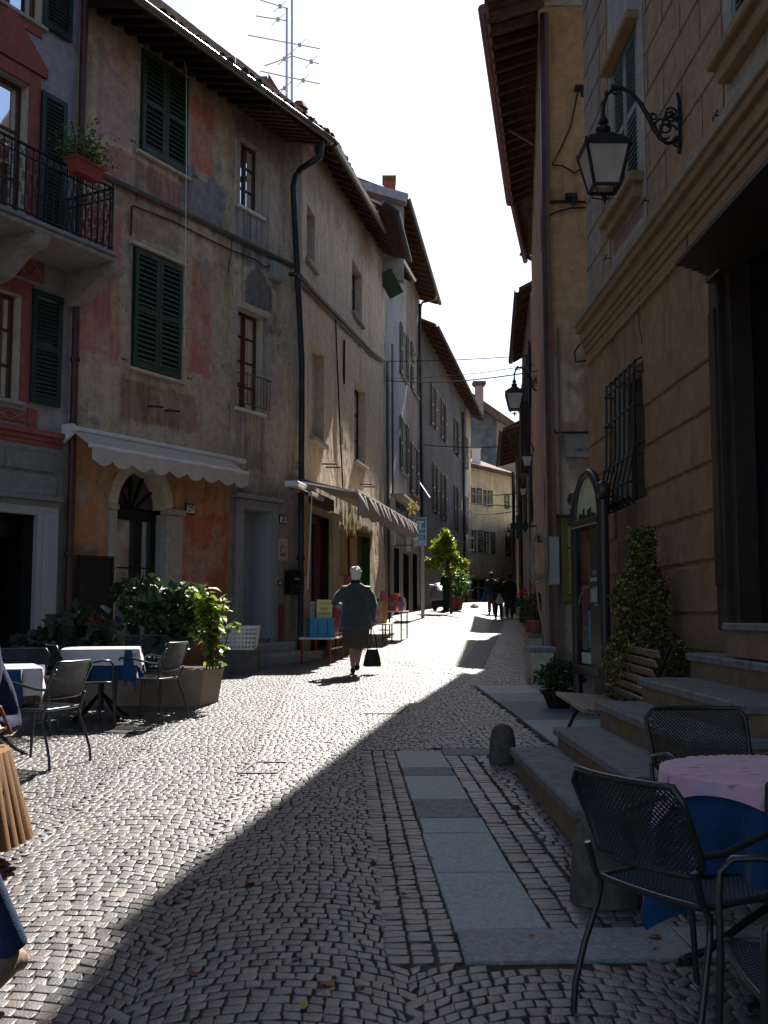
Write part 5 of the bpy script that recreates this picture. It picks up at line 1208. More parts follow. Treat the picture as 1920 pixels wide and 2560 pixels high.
# dry flower bunch hanging
p_ = W(1032, 1270, 33); q = np.random.default_rng(4).normal(0, .1, (120, 3))+np.array(p_); v, f = leafcloud(q, .08, seed=4); o = npmesh('hanging_flowers', v, f, M['leaf'], origin=tuple(p_), col=leafcols(120, [(.35, .25, .06), (.2, .2, .05)], 4)); o['kind'] = 'stuff'; props(o, 'small dry yellow flower bunch hanging by the fascia board', 'flowers')

# ---- long dark house D
hD = root('dark_house', FD.p(8, FD.g(8), 0), 'long dark grey-brown house in shade with brown louvred shutters', 'house')
LD = FD.uv(1178, 1300)[0]; u, vfD = FD.uv(1099, 836, .75); u2, vfD2 = FD.uv(1204, 1042, .75); vfD = (vfD+vfD2)/2
dh = [hole4(FD, a, b, c, d, e, f_) for a, b, c, d, e, f_ in ((1080, 965, 1065, 1086, 972, 1071), (1104, 1003, 1100, 1111, 1010, 1105), (1137, 1048, 1135, 1143, 1053, 1139), (1084, 1160, 1280, 1090, 1166, 1284), (1105, 1185, 1300, 1111, 1188, 1303), (1137, 1215, 1325, 1143, 1218, 1327), (1161, 1090, 1170, 1166, 1093, 1172), (1161, 1240, 1335, 1166, 1240, 1335))]
def cD(u, v):
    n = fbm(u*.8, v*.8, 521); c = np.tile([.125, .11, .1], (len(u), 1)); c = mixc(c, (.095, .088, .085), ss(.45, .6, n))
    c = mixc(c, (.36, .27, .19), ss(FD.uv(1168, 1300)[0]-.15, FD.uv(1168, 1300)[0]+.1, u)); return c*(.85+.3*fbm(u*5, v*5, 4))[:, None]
gD = FD.g(0)-.6
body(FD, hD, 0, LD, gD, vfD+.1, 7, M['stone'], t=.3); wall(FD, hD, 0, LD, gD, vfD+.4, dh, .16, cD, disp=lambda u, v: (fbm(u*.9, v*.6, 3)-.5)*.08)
for k, h in enumerate(dh):
    reveal(FD, hD, h, .2, M['dark']); w_ = .48
    shutter(FD, hD, h[0]-w_, h[0]-.02, h[2], h[3], w0=.05, fm='frame_br', pitch=.16); shutter(FD, hD, h[1]+.02, h[1]+w_, h[2], h[3], w0=.05, fm='frame_br', pitch=.16)
eave(FD, hD, -.3, LD+1.0, vfD+.35, .75, vfD, 22, gut='wood_dk', rise=2.2, back=5, tiles=False)
cable([FD.p(*FD.uv(x, y, .1), .1) for x, y in ((1158, 1030), (1159, 1200), (1160, 1300), (1162, 1500))], .08, 'pipe_dk', 'dark drainpipe at the far end of the long dark house', 'drainpipe')
q = MB(); q.tube([FD.p(*FD.uv(1045, 1200, .3), .3), FD.p(*FD.uv(1075, 1245, 1.5), 1.5)], .025, 6); props(q.build('flagpole', M['frame_br']), 'slanting brown pole sticking out of the dark house', 'pole')
for k, py in enumerate((1280, 1315, 1345, 1375, 1400, 1440, 1475, 1500)):
    u, v = FD.uv(1172, py, .1); q = MB(); q.fb(FD, u-.1, u+.14, v-.04, v+.04, .02, .4, .01); props(q.build('wall_bracket', M['white']), 'small sunlit white bracket on the corner of the dark house', 'bracket', 'white brackets up the dark house corner')

# ---- end of the street
hE = root('end_house', FE.p(2, FE.g(2), 0), 'pale yellow house with green shutters closing the street', 'house')
LE = 7.5; vfE = FE.uv(1180, 1165, .5)[1]; vfE2 = FE.uv(1285, 1190, .5)[1]; print('E', vfE, vfE2, LE)
FEe = Fr(FE.p(0, 0, 0), Vector((FE.U.x, FE.U.y, (vfE2-vfE)/(FE.uv(1285, 1190, .5)[0]-FE.uv(1180, 1165, .5)[0]))), 1)
eh = [hole4(FE, *t) for t in ((1178, 1217, 1258, 1192, 1220, 1261), (1208, 1224, 1264, 1219, 1226, 1266), (1178, 1322, 1378, 1194, 1325, 1380), (1209, 1328, 1382, 1226, 1330, 1384))]
ed = hole4(FE, 1185, 1450, 1530, 1222, 1455, 1530); ed[2] = FE.g(2)-.3
def cE(u, v):
    c = np.tile([.62, .46, .27], (len(u), 1)); n = fbm(u*.9, v*.9, 621); c = mixc(c, (.54, .4, .24), ss(.4, .62, n)); lo = 1-ss(ed[3]+.1, ed[3]+.3, v); c = mixc(c, (.14, .09, .06), lo*(1-ss(5.3, 5.6, u)))
    return c*(.85+.3*fbm(u*4, v*4, 4))[:, None]*(1-.2*ss(.5, .7, fbm(u*5, v*.6, 28)))[:, None]
gE = FE.g(0)-.6; body(FE, hE, -4, LE, gE, vfE, 5, M['stone'], t=.25); wall(FE, hE, -4, LE, gE, max(vfE, vfE2)+.2, eh+[ed], .15, cE)
for k, h in enumerate(eh):
    window(FE, hE, h, nx=2, ny=2, curtain=False, sill=M['stone']); w_ = .55
    shutter(FE, hE, h[1]+.03, h[1]+w_, h[2], h[3], w0=.04, fm='green', pitch=.14)
    if k in (0, 2): shutter(FE, hE, h[0]-w_, h[0]-.03, h[2], h[3], w0=.04, fm='green', pitch=.14)
for t in ((1261, 1235, 1272, 1272, 1237, 1273), (1263, 1335, 1390, 1275, 1338, 1391)):
    h = hole4(FE, *t); shutter(FE, hE, h[0], h[1], h[2], h[3], w0=.02, fm='green', pitch=.14)
reveal(FE, hE, ed, .5, M['dark']); q = MB(); q.fb(FE, (ed[0]+ed[1])/2-.05, (ed[0]+ed[1])/2+.05, ed[2], ed[3], -.3, -.2); q.fb(FE, ed[0], ed[1], ed[3]-.5, ed[3]-.4, -.3, -.2); q.build('door_frame', M['cream'], hE)
eave(FEe, hE, -4, LE, vfE+.2-FEe.U.z*FE.uv(1180, 1165, .5)[0], .5, vfE-FEe.U.z*FE.uv(1180, 1165, .5)[0], 14, gut='pipe_br', rise=1.6, back=4, tiles=True)
c0 = W(1191, 1165, 71); ch = root('chimney', c0, 'short white chimney on the yellow end house roof', 'chimney'); q = MB(); q.box(c0.x-.27, c0.x+.27, 70.8, 71.4, c0.z-.5, c0.z+1.15); q.build('stack', M['white'], ch); q = MB(); q.box(c0.x-.33, c0.x+.33, 70.7, 71.5, c0.z+1.15, c0.z+1.3); q.build('cap', M['cream'], ch)
# stone gabled house behind
hG = root('gabled_house', P(8, 84), 'tall stone-gabled house rising behind the yellow end house', 'house')
DG = 84; q = MB(); q.prism([W(1100, 1500, DG), W(1241, 1500, DG), W(1241, 1052, DG), W(1190, 998, DG), W(1100, 930, DG)], (0, 6, 0)); q.build('gable_wall', mat('slate_stone', (.13, .125, .13), rough=.9, var=.45, scale=1.2, bump=.5, tint=(.2, .19, .18)), hG)
q = MB(); q.prism([W(1241.5, 1500, DG-.05), W(1330, 1500, DG), W(1330, 1100, DG), W(1241.5, 1050, DG)], (0, 6, 0)); q.build('plaster_wall', mat('ochre_far', (.33, .25, .17), rough=.9, var=.2, scale=.7), hG)
q = MB(); q.prism([W(1095, 905, DG-.6), W(1180, 982, DG-.6), W(1300, 1064, DG-.6), W(1300, 1080, DG-.6), W(1240, 1046, DG-.6), W(1095, 935, DG-.6)], (0, 7, 0)); q.build('roof', M['tile'], hG)
q = MB(); q.prism([W(1249, 1125, DG-.08), W(1256, 1127, DG-.08), W(1256, 1160, DG-.08), W(1249, 1158, DG-.08)], (0, .05, 0)); q.build('window', M['dark'], hG)
a, b = W(1188, 1000, DG-1), W(1208, 965, DG-1); ch = root('chimney', a, 'tall slender pink chimney with a flared top on the skyline', 'chimney'); q = MB(); q.box(a.x, b.x, DG-1.2, DG-.6, a.z-1.2, b.z); q.build('stack', bpy.data.materials['pink_render'], ch)
q = MB(); q.box(a.x-.1, b.x+.1, DG-1.3, DG-.5, b.z, b.z+.12); q.box(a.x-.2, b.x+.2, DG-1.4, DG-.4, b.z+.12, b.z+.34); q.build('cap', M['tile'], ch)

# ================================================================== RIGHT SIDE, FAR
def simple_house(name, f, L, vtop, m, label, depth=6, holes=(), col=None, step=.12, seed=1):
    r = root(name, f.p(L/2, f.g(L/2), 0), label, 'house'); g0 = f.g(0)-.5; body(f, r, 0, L, g0, vtop-.05, depth, M['stone'], t=.3)
    wall(f, r, 0, L, g0, vtop, list(holes), step, lambda u, v: np.tile(col, (len(u), 1))*(.65+.7*fbm(u*1.5, v*1.5, seed))[:, None]*(.9+.2*fbm(u*8, v*8, seed+1))[:, None]*(1-.3*ss(.5, .7, fbm(u*7, v*.6, seed+3)))[:, None], disp=lambda u, v: (fbm(u*1.5, v*1, seed)-.5)*.06)
    return r
# next house up the right (between D 28 and 36)
zT = 10.2-T0.z
hT = simple_house('narrow_house', FT, 8.3, zT+.1, None, 'narrow brown house beyond the street lamps on the right', col=(.27, .2, .17), seed=71)
q = MB(); q.fb(FT, .0, 0.02, FT.g(0)-.5, zT-.1, -5, 0); q.build('side_wall', M['cream'], hT)
for (u0, u1, v0, v1) in ((1.0, 2.1, 3.2, 5.0), (4.2, 5.2, 3.2, 5.0), (1.0, 2.1, 6.4, 8.2), (4.2, 5.2, 6.4, 8.2), (6.6, 7.5, 6.4, 8.2)):
    q = MB(); q.fb(FT, u0-.55, u0, v0, v1, .03, .08); q.build('shutter', M['wood_dk'], hT); q = MB(); q.fb(FT, u0, u1, v0, v1, .01, .03); q.build('window', M['dark'], hT); q = MB(); q.fb(FT, u1, u1+.5, v0, v1, .03, .08); q.build('shutter', M['wood_dk'], hT)
eave(FT, hT, -.2, 8.3, zT+.1, .32, zT-.12, 10, gut='wood_dk', rise=2, back=4, tiles=False)
q = MB(); u = 1.5; q.fb(FT, u, u+1.2, 4.6, 6.7, .0, .28); q.build('enclosed_balcony', M['wood_dk'], hT)
zY = 7.9-Y0.z
hY = simple_house('yellow_house', FY, 9.2, zY+.1, None, 'small yellow house with dark deep eave at the far right', col=(.48, .35, .18), seed=81)
eave(FY, hY, -.4, 9.4, zY+.25, .75, zY, 8, gut='wood_dk', rise=1.8, back=4, tiles=False)
q = MB(); q.fb(FY, -.1, -.0, FY.g(0)-.5, zY+.4, -4, .0); q.build('side_wall', mat('yellow_render', (.5, .37, .2), rough=.9, var=.15, scale=2), hY)
cable([FY.p(.3, FY.g(0), .1), FY.p(.3, zY-1.0, .1), FY.p(.25, zY-.7, .15), FY.p(0, zY-.1, .6)], .05, 'pipe_dk', 'dark drainpipe on the small yellow house', 'drainpipe')
hZ = simple_house('far_right_house', Fr(P(6.0, 47.3), Vector((.12, 1, 0)), -1), 30, 6.0, None, 'far low house closing the right side of the street', col=(.4, .3, .2), seed=91, step=.4)
# ================================================================== RIGHT: ROUGH HOUSE ACROSS THE ALLEY
hX = root('rough_house', FX.p(2, FX.g(2), 0), 'rough brown plaster house across the alley with the street name plaque', 'house')
uw = FX.uv(1365, 600)[0]; vE_ = 10.8-S0.z
def cX(u, v):
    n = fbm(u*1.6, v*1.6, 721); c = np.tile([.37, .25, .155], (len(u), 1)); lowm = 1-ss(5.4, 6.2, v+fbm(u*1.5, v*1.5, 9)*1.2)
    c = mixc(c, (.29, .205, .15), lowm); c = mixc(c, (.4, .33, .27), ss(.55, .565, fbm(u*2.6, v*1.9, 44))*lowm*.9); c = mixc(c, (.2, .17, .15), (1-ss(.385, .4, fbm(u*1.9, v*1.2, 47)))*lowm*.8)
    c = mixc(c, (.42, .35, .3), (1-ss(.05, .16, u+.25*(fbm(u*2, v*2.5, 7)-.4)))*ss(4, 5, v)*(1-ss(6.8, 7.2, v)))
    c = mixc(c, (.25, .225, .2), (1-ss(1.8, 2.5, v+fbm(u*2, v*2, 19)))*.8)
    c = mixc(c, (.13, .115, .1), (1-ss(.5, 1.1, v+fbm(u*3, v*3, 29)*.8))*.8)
    return c*(.86+.28*fbm(u*11, v*11, 34))[:, None]*(1-.25*ss(.5, .7, fbm(u*9, v*.8, 28)))[:, None]
q = MB(); q.prism([Vector((2.62, 16.06, 0)), Vector((8.4, 16.06, 0)), Vector((8.4, 27.4, 0)), Vector((4.1, 27.4, 0))], (0, 0, 11.0)); q.build('building_mass', M['stone'], hX)
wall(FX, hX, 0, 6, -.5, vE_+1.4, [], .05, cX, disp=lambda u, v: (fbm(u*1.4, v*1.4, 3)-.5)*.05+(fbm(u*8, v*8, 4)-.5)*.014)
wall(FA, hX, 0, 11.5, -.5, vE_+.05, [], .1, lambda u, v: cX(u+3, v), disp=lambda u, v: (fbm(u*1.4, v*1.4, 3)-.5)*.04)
# eave running up the street, shrinking overhang, seen from below
ez = vE_+S0.z
o0, o1, o2 = Vector((1.58, 15.6, ez)), Vector((2.95, 23.5, ez)), Vector((3.84, 27.5, ez)); i0, i1, i2 = Vector((2.49, 15.6, ez+.28)), Vector((3.46, 23.5, ez+.28)), Vector((4.0, 27.5, ez+.2))
q = MB()
for a, b, c_, d_ in ((o0, i0, i1, o1), (o1, i1, i2, o2)): q.hexa([a, d_, c_, b]+[t+Vector((0, 0, .08)) for t in (a, d_, c_, b)])
q.build('soffit', M['soffit'], hX)
nr = 20
for k in range(nr):
    t = (k+.3)/nr; a, b = (o0.lerp(o1, t), i0.lerp(i1, t)); q = MB(); q.bar(a+Vector((.03, 0, -.07)), b+Vector((.02, 0, -.07)), .11, .13); q.build('rafter', M['rafter'], hX)
    if k % 2 == 0:
        q = MB(); q.bar(a.lerp(b, .35)+Vector((0, 0, -.005)), o0.lerp(o1, min(1, t+1/nr)).lerp(i0.lerp(i1, min(1, t+1/nr)), .35)+Vector((0, 0, -.005)), .1, .02); q.build('batten', M['rafter'], hX)
M['fascia'] = mat('fascia_purple', (.17, .07, .075), rough=.5, var=.25, scale=2, bump=.1)
q = MB(); q.tube([o0+Vector((-.02, 0, .03)), o1+Vector((-.02, 0, .03))], .085, 8); q.tube([o1+Vector((.06, 0, .0)), o2+Vector((0, 0, .0))], .07, 8); q.build('gutter', M['fascia'], hX, smooth=True)
q = MB(); q.bar(o0+Vector((.05, 0, -.03)), o1+Vector((.05, 0, -.03)), .05, .16); q.build('fascia', M['fascia'], hX)
up = Vector((2.8, 0, 1.3))
q = MB(); om = Vector((1.5, 14.4, ez))  # near roof end added out of view to cast the street's shadow edge
for a, d_ in ((om, o0), (o0, o1), (o1, o2)): q.hexa([a+Vector((0, 0, .09)), d_+Vector((0, 0, .09)), d_+up+Vector((0, 0, .09)), a+up+Vector((0, 0, .09)), a+Vector((0, 0, .2)), d_+Vector((0, 0, .2)), d_+up+Vector((0, 0, .2)), a+up+Vector((0, 0, .2))])
q.build('roof', M['tile'], hX)
q = MB(); q.prism([Vector((2.49, 15.95, ez+.3)), Vector((8.5, 15.95, ez+.3)), Vector((8.5, 15.95, ez+2.9))], (0, .2, 0)); q.build('gable_top', M['stone'], hX)
q = MB(); q.tube([W(1300, 633, 27.3), W(1345, 655, 27.3)], .06, 6); q.build('gutter_arm', M['fascia'], hX); q = MB(); q.tube([W(1272, 323, 19.5), W(1366, 378, 19.8)], .035, 6); q.build('gutter_arm', M['fascia'], hX)
# downpipes at the corner
pd = [FX.p(uw+.02, FX.g(0), .12), FX.p(uw, 3, .12), FX.p(uw-.02, 7, .12), FX.p(uw+.0, vE_+.1, .12)]
cable(pd, .075, 'pipe_br', 'thick purple-brown drainpipe at the corner of the rough house', 'drainpipe')
cable([FX.p(uw+.16, FX.g(0), .06), FX.p(uw+.16, 2.9, .06), FX.p(uw+.16, 5.4, .06)], .02, 'cable_gr', 'thin grey conduit beside the thick drainpipe', 'conduit')
def xc(pts, r_, m_, l_, n_='cable'): return cable([FX.p(*FX.uv(x, y, .05), .05) for x, y in pts], r_, m_, l_, n_)
xc([(1375, 505), (1400, 503), (1430, 504), (1466, 505)], .022, 'cable', 'upper thick black cable stapled across the rough wall')
xc([(1375, 537), (1395, 528), (1430, 520), (1466, 519)], .014, 'cable', 'sagging black cable just below the thick one on the rough wall')
xc([(1380, 413), (1405, 414), (1425, 425), (1436, 433), (1446, 426), (1466, 422)], .013, 'cable', 'curled cable with a round knot on the rough wall')
xc([(1381, 410), (1400, 375), (1425, 320), (1437, 270), (1443, 232)], .013, 'cable', 'loose black cable hanging from the insulator high on the rough wall')
xc([(1383, 1090), (1382, 1060), (1388, 1082), (1420, 1081), (1472, 1081)], .016, 'cable', 'thin black cable above the street name plaque')
for x, y, l_ in ((1451, 220, 'small iron insulator bracket high on the rough wall edge'), (1428, 490, 'small cable junction on the rough wall')):
    u, v = FX.uv(x, y, .05); q = MB(); q.fb(FX, u-.09, u+.09, v-.04, v+.04, .01, .1, .01); q.tube([FX.p(u, v, .1), FX.p(u+.02, v-.18, .12)], .02, 5); props(q.build('cable_clamp', M['iron']), l_, 'bracket')
hp = hole4(FX, 1413, 1087, 1144, 1480, 1087, 1144, .01); r = root('street_plaque', FX.p(hp[0], hp[2], 0), 'grey marble street name plaque reading VIA CIRCONVALL beside the cable', 'street sign')
r['label'] = 'grey marble street name plaque on the rough wall above the poster case'
q = MB(); q.fb(FX, hp[0], hp[0]+.75, hp[2], hp[3], .0, .03, .006); q.build('plaque', mat('marble', (.2, .195, .19), rough=.5, var=.12), r)
text('VIA', .075, M['stone'], r, FX.p(hp[0]+.34, hp[3]-.14, .032), (1, 0, 0), (0, 0, 1)); text('CIRCO', .07, M['pipe_dk'], r, FX.p(hp[0]+.26, hp[3]-.24, .032), (1, 0, 0), (0, 0, 1))
# poster case with green frame
hc = hole4(FX, 1403, 1292, 1506, 1470, 1292, 1506, .1); r = root('poster_case', FX.p(hc[0], hc[2], 0), 'olive-framed glass poster case with yellow posters on the rough wall', 'display case')
fm_ = mat('olive_paint', (.1, .1, .025), rough=.6, var=.2); t = .11; q = MB()
q.fb(FX, hc[0], hc[0]+t, hc[2], hc[3], .0, .1, .01); q.fb(FX, hc[1]-t, hc[1], hc[2], hc[3], .0, .1, .01); q.fb(FX, hc[0]+t, hc[1]-t, hc[3]-t, hc[3], .0, .1, .01); q.fb(FX, hc[0]+t, hc[1]-t, hc[2], hc[2]+t, .0, .1, .01); q.build('case_frame', fm_, r)
q = MB(); q.fb(FX, hc[0]-.05, hc[1]+.05, hc[3]+.002, hc[3]+.03, .0, .15); q.build('case_top', M['wood_dk'], r)
ny = [(.02, .32, (.55, .3, .03)), (.34, .66, (.55, .22, .02)), (.68, .98, (.42, .38, .22))]
ny = [(.02, .33, (.75, .55, .03)), (.35, .66, (.8, .45, .03)), (.68, .98, (.7, .62, .35))]
q = MB(); q.fb(FX, hc[0]+t, hc[1]-t, hc[2]+t, hc[3]-t, .0, .008); q.build('back_panel', M['black'], r)
for k, (a, b, c_) in enumerate(ny):
    q = MB(); H_ = hc[3]-hc[2]-2*t; q.fb(FX, hc[0]+t+.005, hc[1]-t-.02, hc[2]+t+H_*a, hc[2]+t+H_*b, .009, .014); pp = q.build('poster', mat('yellow_poster_%d' % k, c_, rough=.5, var=.2, scale=8), r)
    q = MB(); q.fb(FX, hc[0]+t+.08, hc[0]+t+.2, hc[2]+t+H_*(a+.05), hc[2]+t+H_*(a+.13), .0145, .017); q.build('picture', goodsm[(5, 3, 0)[k]], pp)
q = MB(); q.fb(FX, hc[0]+t, hc[1]-t, hc[2]+t, hc[3]-t, .06, .065); q.build('pane', M['glass_lo'], r)
hg_ = hole4(FX, 1371, 1342, 1462, 1388, 1342, 1462, .12); q = MB(); q.fb(FX, hg_[0], hg_[1]+.05, hg_[2], hg_[3], .02, .2, .015); props(q.build('meter_box', mat('meter_grey', (.25, .27, .26), rough=.5, var=.1)), 'tall pale grey meter box at the corner of the rough house', 'meter box')
# coiled hose on the corner
r = root('hose_coil', FX.p(*FX.uv(1345, 1380, .2), .2), 'pale hose coiled on a hook left of the thick drainpipe', 'hose'); c0 = Vector(FX.p(*FX.uv(1345, 1386, .2), .2))
q = MB()
for k in range(5):
    rx, rz = .1+.012*k, .33+.03*math.sin(k*2); pts = [c0+Vector((rx*math.cos(a*.2618)+.02*math.sin(k), .03*k-.06, rz*math.sin(a*.2618)-.02*k)) for a in range(24)]; q.tube(pts, .013, 5, closed=True)
q.build('coil', mat('hose', (.24, .21, .17), rough=.6), r, smooth=True)
q = MB(); q.tube([c0+Vector((-.05, 0, -.3)), c0+Vector((.0, 0, -.8)), c0+Vector((.08, 0, -1.2)), c0+Vector((.1, 0, -1.9))], .013, 5); q.build('hose_end', bpy.data.materials['hose'], r); q = MB(); q.tube([c0+Vector((.1, .2, .2)), c0+Vector((0, -.05, .2)), c0+Vector((0, -.1, .28))], .015, 5); q.build('hook', M['iron'], r)
# stone blocks with flower pots at the foot
def block(px0, px1, py, hgt, dep, label, cap=.07):
    a, b = G(px0, py), G(px1, py); r = root('stone_block', Vector(((a.x+b.x)/2, a.y+dep/2, a.z)), label, 'stone block'); q = MB(); q.box(a.x+.03, b.x-.03, a.y+.03, a.y+dep, a.z-.05, a.z+hgt-cap); q.build('plinth', M['cream'], r)
    f = Fr(Vector((a.x, a.y, a.z)), Vector((1, 0, 0)), 1); q = MB(); q.fb(f, 0, b.x-a.x, hgt-cap, hgt, -dep, .0, .012); q.build('cap_stone', gm[2], r); return r, Vector(((a.x+b.x)/2, a.y+dep/2, a.z+hgt))
block(1325, 1392, 1712, .52, .7, 'nearer low stone block with grey cap at the corner of the rough house')
_, pt_ = block(1322, 1378, 1650, .48, .8, 'farther stone block carrying a terracotta flower pot')
def pot(c, r_, h_, m_, par):
    q = MB(); q.lathe([(r_*.62, 0), (r_*.95, h_*.82), (r_*1.08, h_*.83), (r_*1.08, h_), (r_*.95, h_), (r_*.9, h_*.9), (0.01, h_*.9)], c, 16); return q.build('pot', m_, par, smooth=True)
def plant(c, pr, ph, label, cat, n, spread, hgt, size, cols, seed, m_='leaf_dk', cone=False, potm=None, name='potted_plant', asp=.55, grp=None, core=0, stems=8):
    r = root(name, c, label, cat, grp)
    if pr: pot(Vector(c), pr, ph, potm or M['terra'], r); s0 = Vector(c)+Vector((0, 0, ph*.9))
    else: s0 = Vector(c)
    g = np.random.default_rng(seed)
    if cone:
        t = g.random(n)**.75; z = hgt*t; rr = spread*(1-t*.82)*(1+.22*np.sin(t*17+seed))*np.sqrt(g.random(n))**(.35); a = g.random(n)*6.283; rr = rr*(1+.16*np.sin(a*3+t*9))
    else:
        t = g.random(n); z = hgt*(.15+.85*t); a = g.random(n)*6.283; rr = spread*np.sqrt(np.clip(1-(2*t-.9)**2, .05, 1))*g.random(n)**.4*(1+.2*np.sin(a*4+t*8+seed))
    cen = np.stack([s0.x+rr*np.cos(a), s0.y+rr*np.sin(a), s0.z+z], 1)+g.normal(0, size*.4, (n, 3))
    v, f = leafcloud(cen, size, seed=seed, aspect=asp); npmesh('foliage', v, f, M[m_], r, origin=tuple(wl(r)), col=leafcols(n, cols, seed))
    q = MB()
    for k in range(stems):
        b = s0+Vector((random.uniform(-1, 1)*spread*.2, random.uniform(-1, 1)*spread*.2, -.02)); e = s0+Vector((random.uniform(-1, 1)*spread*.6, random.uniform(-1, 1)*spread*.6, hgt*random.uniform(.5, .9))); q.tube([b, b.lerp(e, .5)+Vector((0, 0, .05)), e], [.012, .008, .004], 5)
    if stems: q.build('stem', M['rafter'], r)
    return r
pl = plant(pt_, .16, .26, 'red geranium in terracotta pot on the farther stone block', 'potted plant', 500, .32, .5, .07, [(.03, .06, .02), (.05, .08, .025)], 31)
g = np.random.default_rng(5); cen = np.array(pt_)+np.array([-.25, 0, .78])+g.normal(0, .045, (50, 3)); v, f = leafcloud(cen, .05, seed=5, aspect=.9); npmesh('flowers', v, f, M['leaf'], pl, origin=tuple(wl(pl)), col=leafcols(50, [(.5, .02, .02)], 5))
plant(G(1328, 1590), .2, .3, 'trailing potted plant on the ground behind the stone blocks', 'potted plant', 500, .35, .7, .07, [(.03, .06, .02), (.05, .09, .02)], 32)
plant(G(1318, 1560), .16, .25, 'small dark potted plant furthest along the right wall', 'potted plant', 300, .28, .9, .07, [(.02, .04, .02)], 33)
q = MB(); c0 = G(1347, 1600); q.tube([c0, c0+Vector((0, 0, 1.35))], .14, 10); q.tube([c0+Vector((0, 0, 1.35)), c0+Vector((0, 0, 1.42))], .17, 10); props(q.build('chimney_pot', M['terra'], smooth=True), 'tall terracotta pipe standing behind the flower pots', 'pipe')

pass
# ================================================================== RIGHT: PAINTED HOUSE WITH STEPS
hR = root('painted_house', FR.p(1, FR.g(1), 0), 'ochre painted house with rusticated ground floor, cornice and dark portal', 'house')
uC = FR.uv(1470, 800)[0]; uN = -14.0
vCt = FR.uv(1448, 830, .0)[1]
# cornice levels from photo: at the far corner
def vat(px, py, w_=0): return FR.uv(px, py, w_)[1]
crs = [vat(1805, y) for y in (1537, 1400, 1274, 1147, 1008, 880, 758)]
hgr = hole4(FR, 1541, 950, 1268, 1612, 905, 1246)
uwl = hole4(FR, 1534, 168, 528, 1594, 55, 470)
uw2 = hole4(FR, 1826, -260, 118, 1960, -400, -60)
u_d = FR.uv(1818, 1200)[0]; vDt = vat(1795, 705); hdr = [u_d-2.6, u_d-.25, vat(1820, 1560)-.05, vDt+.06]
vK0, vK1 = FR.uv(1470, 905, .0)[1], FR.uv(1470, 800, 0)[1]
print('FR', uC, u_d, crs, vK0, vK1, hdr, vDt)
def cR(u, v):
    n = fbm(u*1.3, v*1.3, 821); c = np.tile([.32, .195, .1], (len(u), 1)); c = mixc(c, (.27, .165, .085), ss(.42, .6, n))
    up_ = ss(vK1-.02, vK1+.02, v); c = mixc(c, (.38, .24, .14), up_); c = mixc(c, (.34, .24, .155), up_*ss(.48, .6, fbm(u*2, v*2, 5))*.7)
    cs = ss(uC-.95, uC-.93, u)*up_; c = mixc(c, (.3, .26, .21), cs*.8)
    for h in (uwl, uw2):
        c = mixc(c, (.37, .33, .27), rectm(u, v, h[0]-.3, h[1]+.22, vK1+.15, 12, .004, .004)*up_)
        pz = (h[0]-.12, h[1]+.12, vK1+.35, h[2]-.28); c = mixc(c, (.27, .15, .13), rectm(u, v, *pz, .004, .003)); c = mixc(c, (.35, .3, .23), rectm(u, v, pz[0]+.13, pz[1]-.13, pz[2]+.13, pz[3]-.13, .004, .003))
    lo = 1-ss(crs[0]-.1, crs[0]+.0, v); c = mixc(c, (.19, .15, .11), lo)
    c = c*(1-.2*ss(.5, .72, fbm(u*8, v*.7, 28))*(1-up_*.6))[:, None]
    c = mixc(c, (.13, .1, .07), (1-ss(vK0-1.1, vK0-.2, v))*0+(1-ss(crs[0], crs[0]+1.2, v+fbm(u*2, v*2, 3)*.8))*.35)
    return c*(.85+.3*fbm(u*14, v*14, 24))[:, None]
body(FR, hR, uN, uC-.02, -.6, 10.9, 7, M['stone'], t=.35)
wall(FR, hR, uN, uC, -.6, 11, [hgr, uwl, uw2, hdr], .045, cR, disp=lambda u, v: (fbm(u*1.3, v*1.3, 3)-.5)*.008+(fbm(u*14, v*14, 4)-.5)*.004)
q = MB(); q.fb(FR, uC-.02, uC+.0, -.6, 10.9, -6, -.006); q.build('side_wall', M['cream'], hR)
# painted joints on the upper floor: thin proud-less lines as narrow grooves
jl = mat('painted_joint', (.1, .06, .055), rough=.9, var=.3, scale=10, bump=0); q = MB()
vv_ = vK1+.2; row = 0; skips = [(h[0]-.31, h[1]+.23) for h in (uwl, uw2)]
def segs(a, b):
    out = [(a, b)]
    for s0_, s1_ in skips:
        nw = []
        for x, y in out:
            if s1_ <= x or s0_ >= y: nw.append((x, y)); continue
            if x < s0_: nw.append((x, s0_))
            if y > s1_: nw.append((s1_, y))
        out = nw
    return out
while vv_ < 10.8:
    for a, b in segs(uN, uC-.02): q.fb(FR, a, b, vv_-.006, vv_+.006, .0065, .0085)
    u = uN+(.55 if row % 2 else 0)
    while u < uC-.1:
        if all(not (s0_ < u < s1_) for s0_, s1_ in skips): q.fb(FR, u-.005, u+.005, vv_+.006, vv_+.434, .0065, .0083)
        u += 1.1
    vv_ += .44; row += 1
for h in (uwl, uw2):
    for uu in (h[0]-.3, h[1]+.22): q.fb(FR, uu-.006, uu+.006, vK1+.15, 10.8, .0062, .0087)
q.fb(FR, uC-.95, uC-.94, vK1+.15, 10.8, .0062, .0088)
q.build('painted_joints', jl, hR)
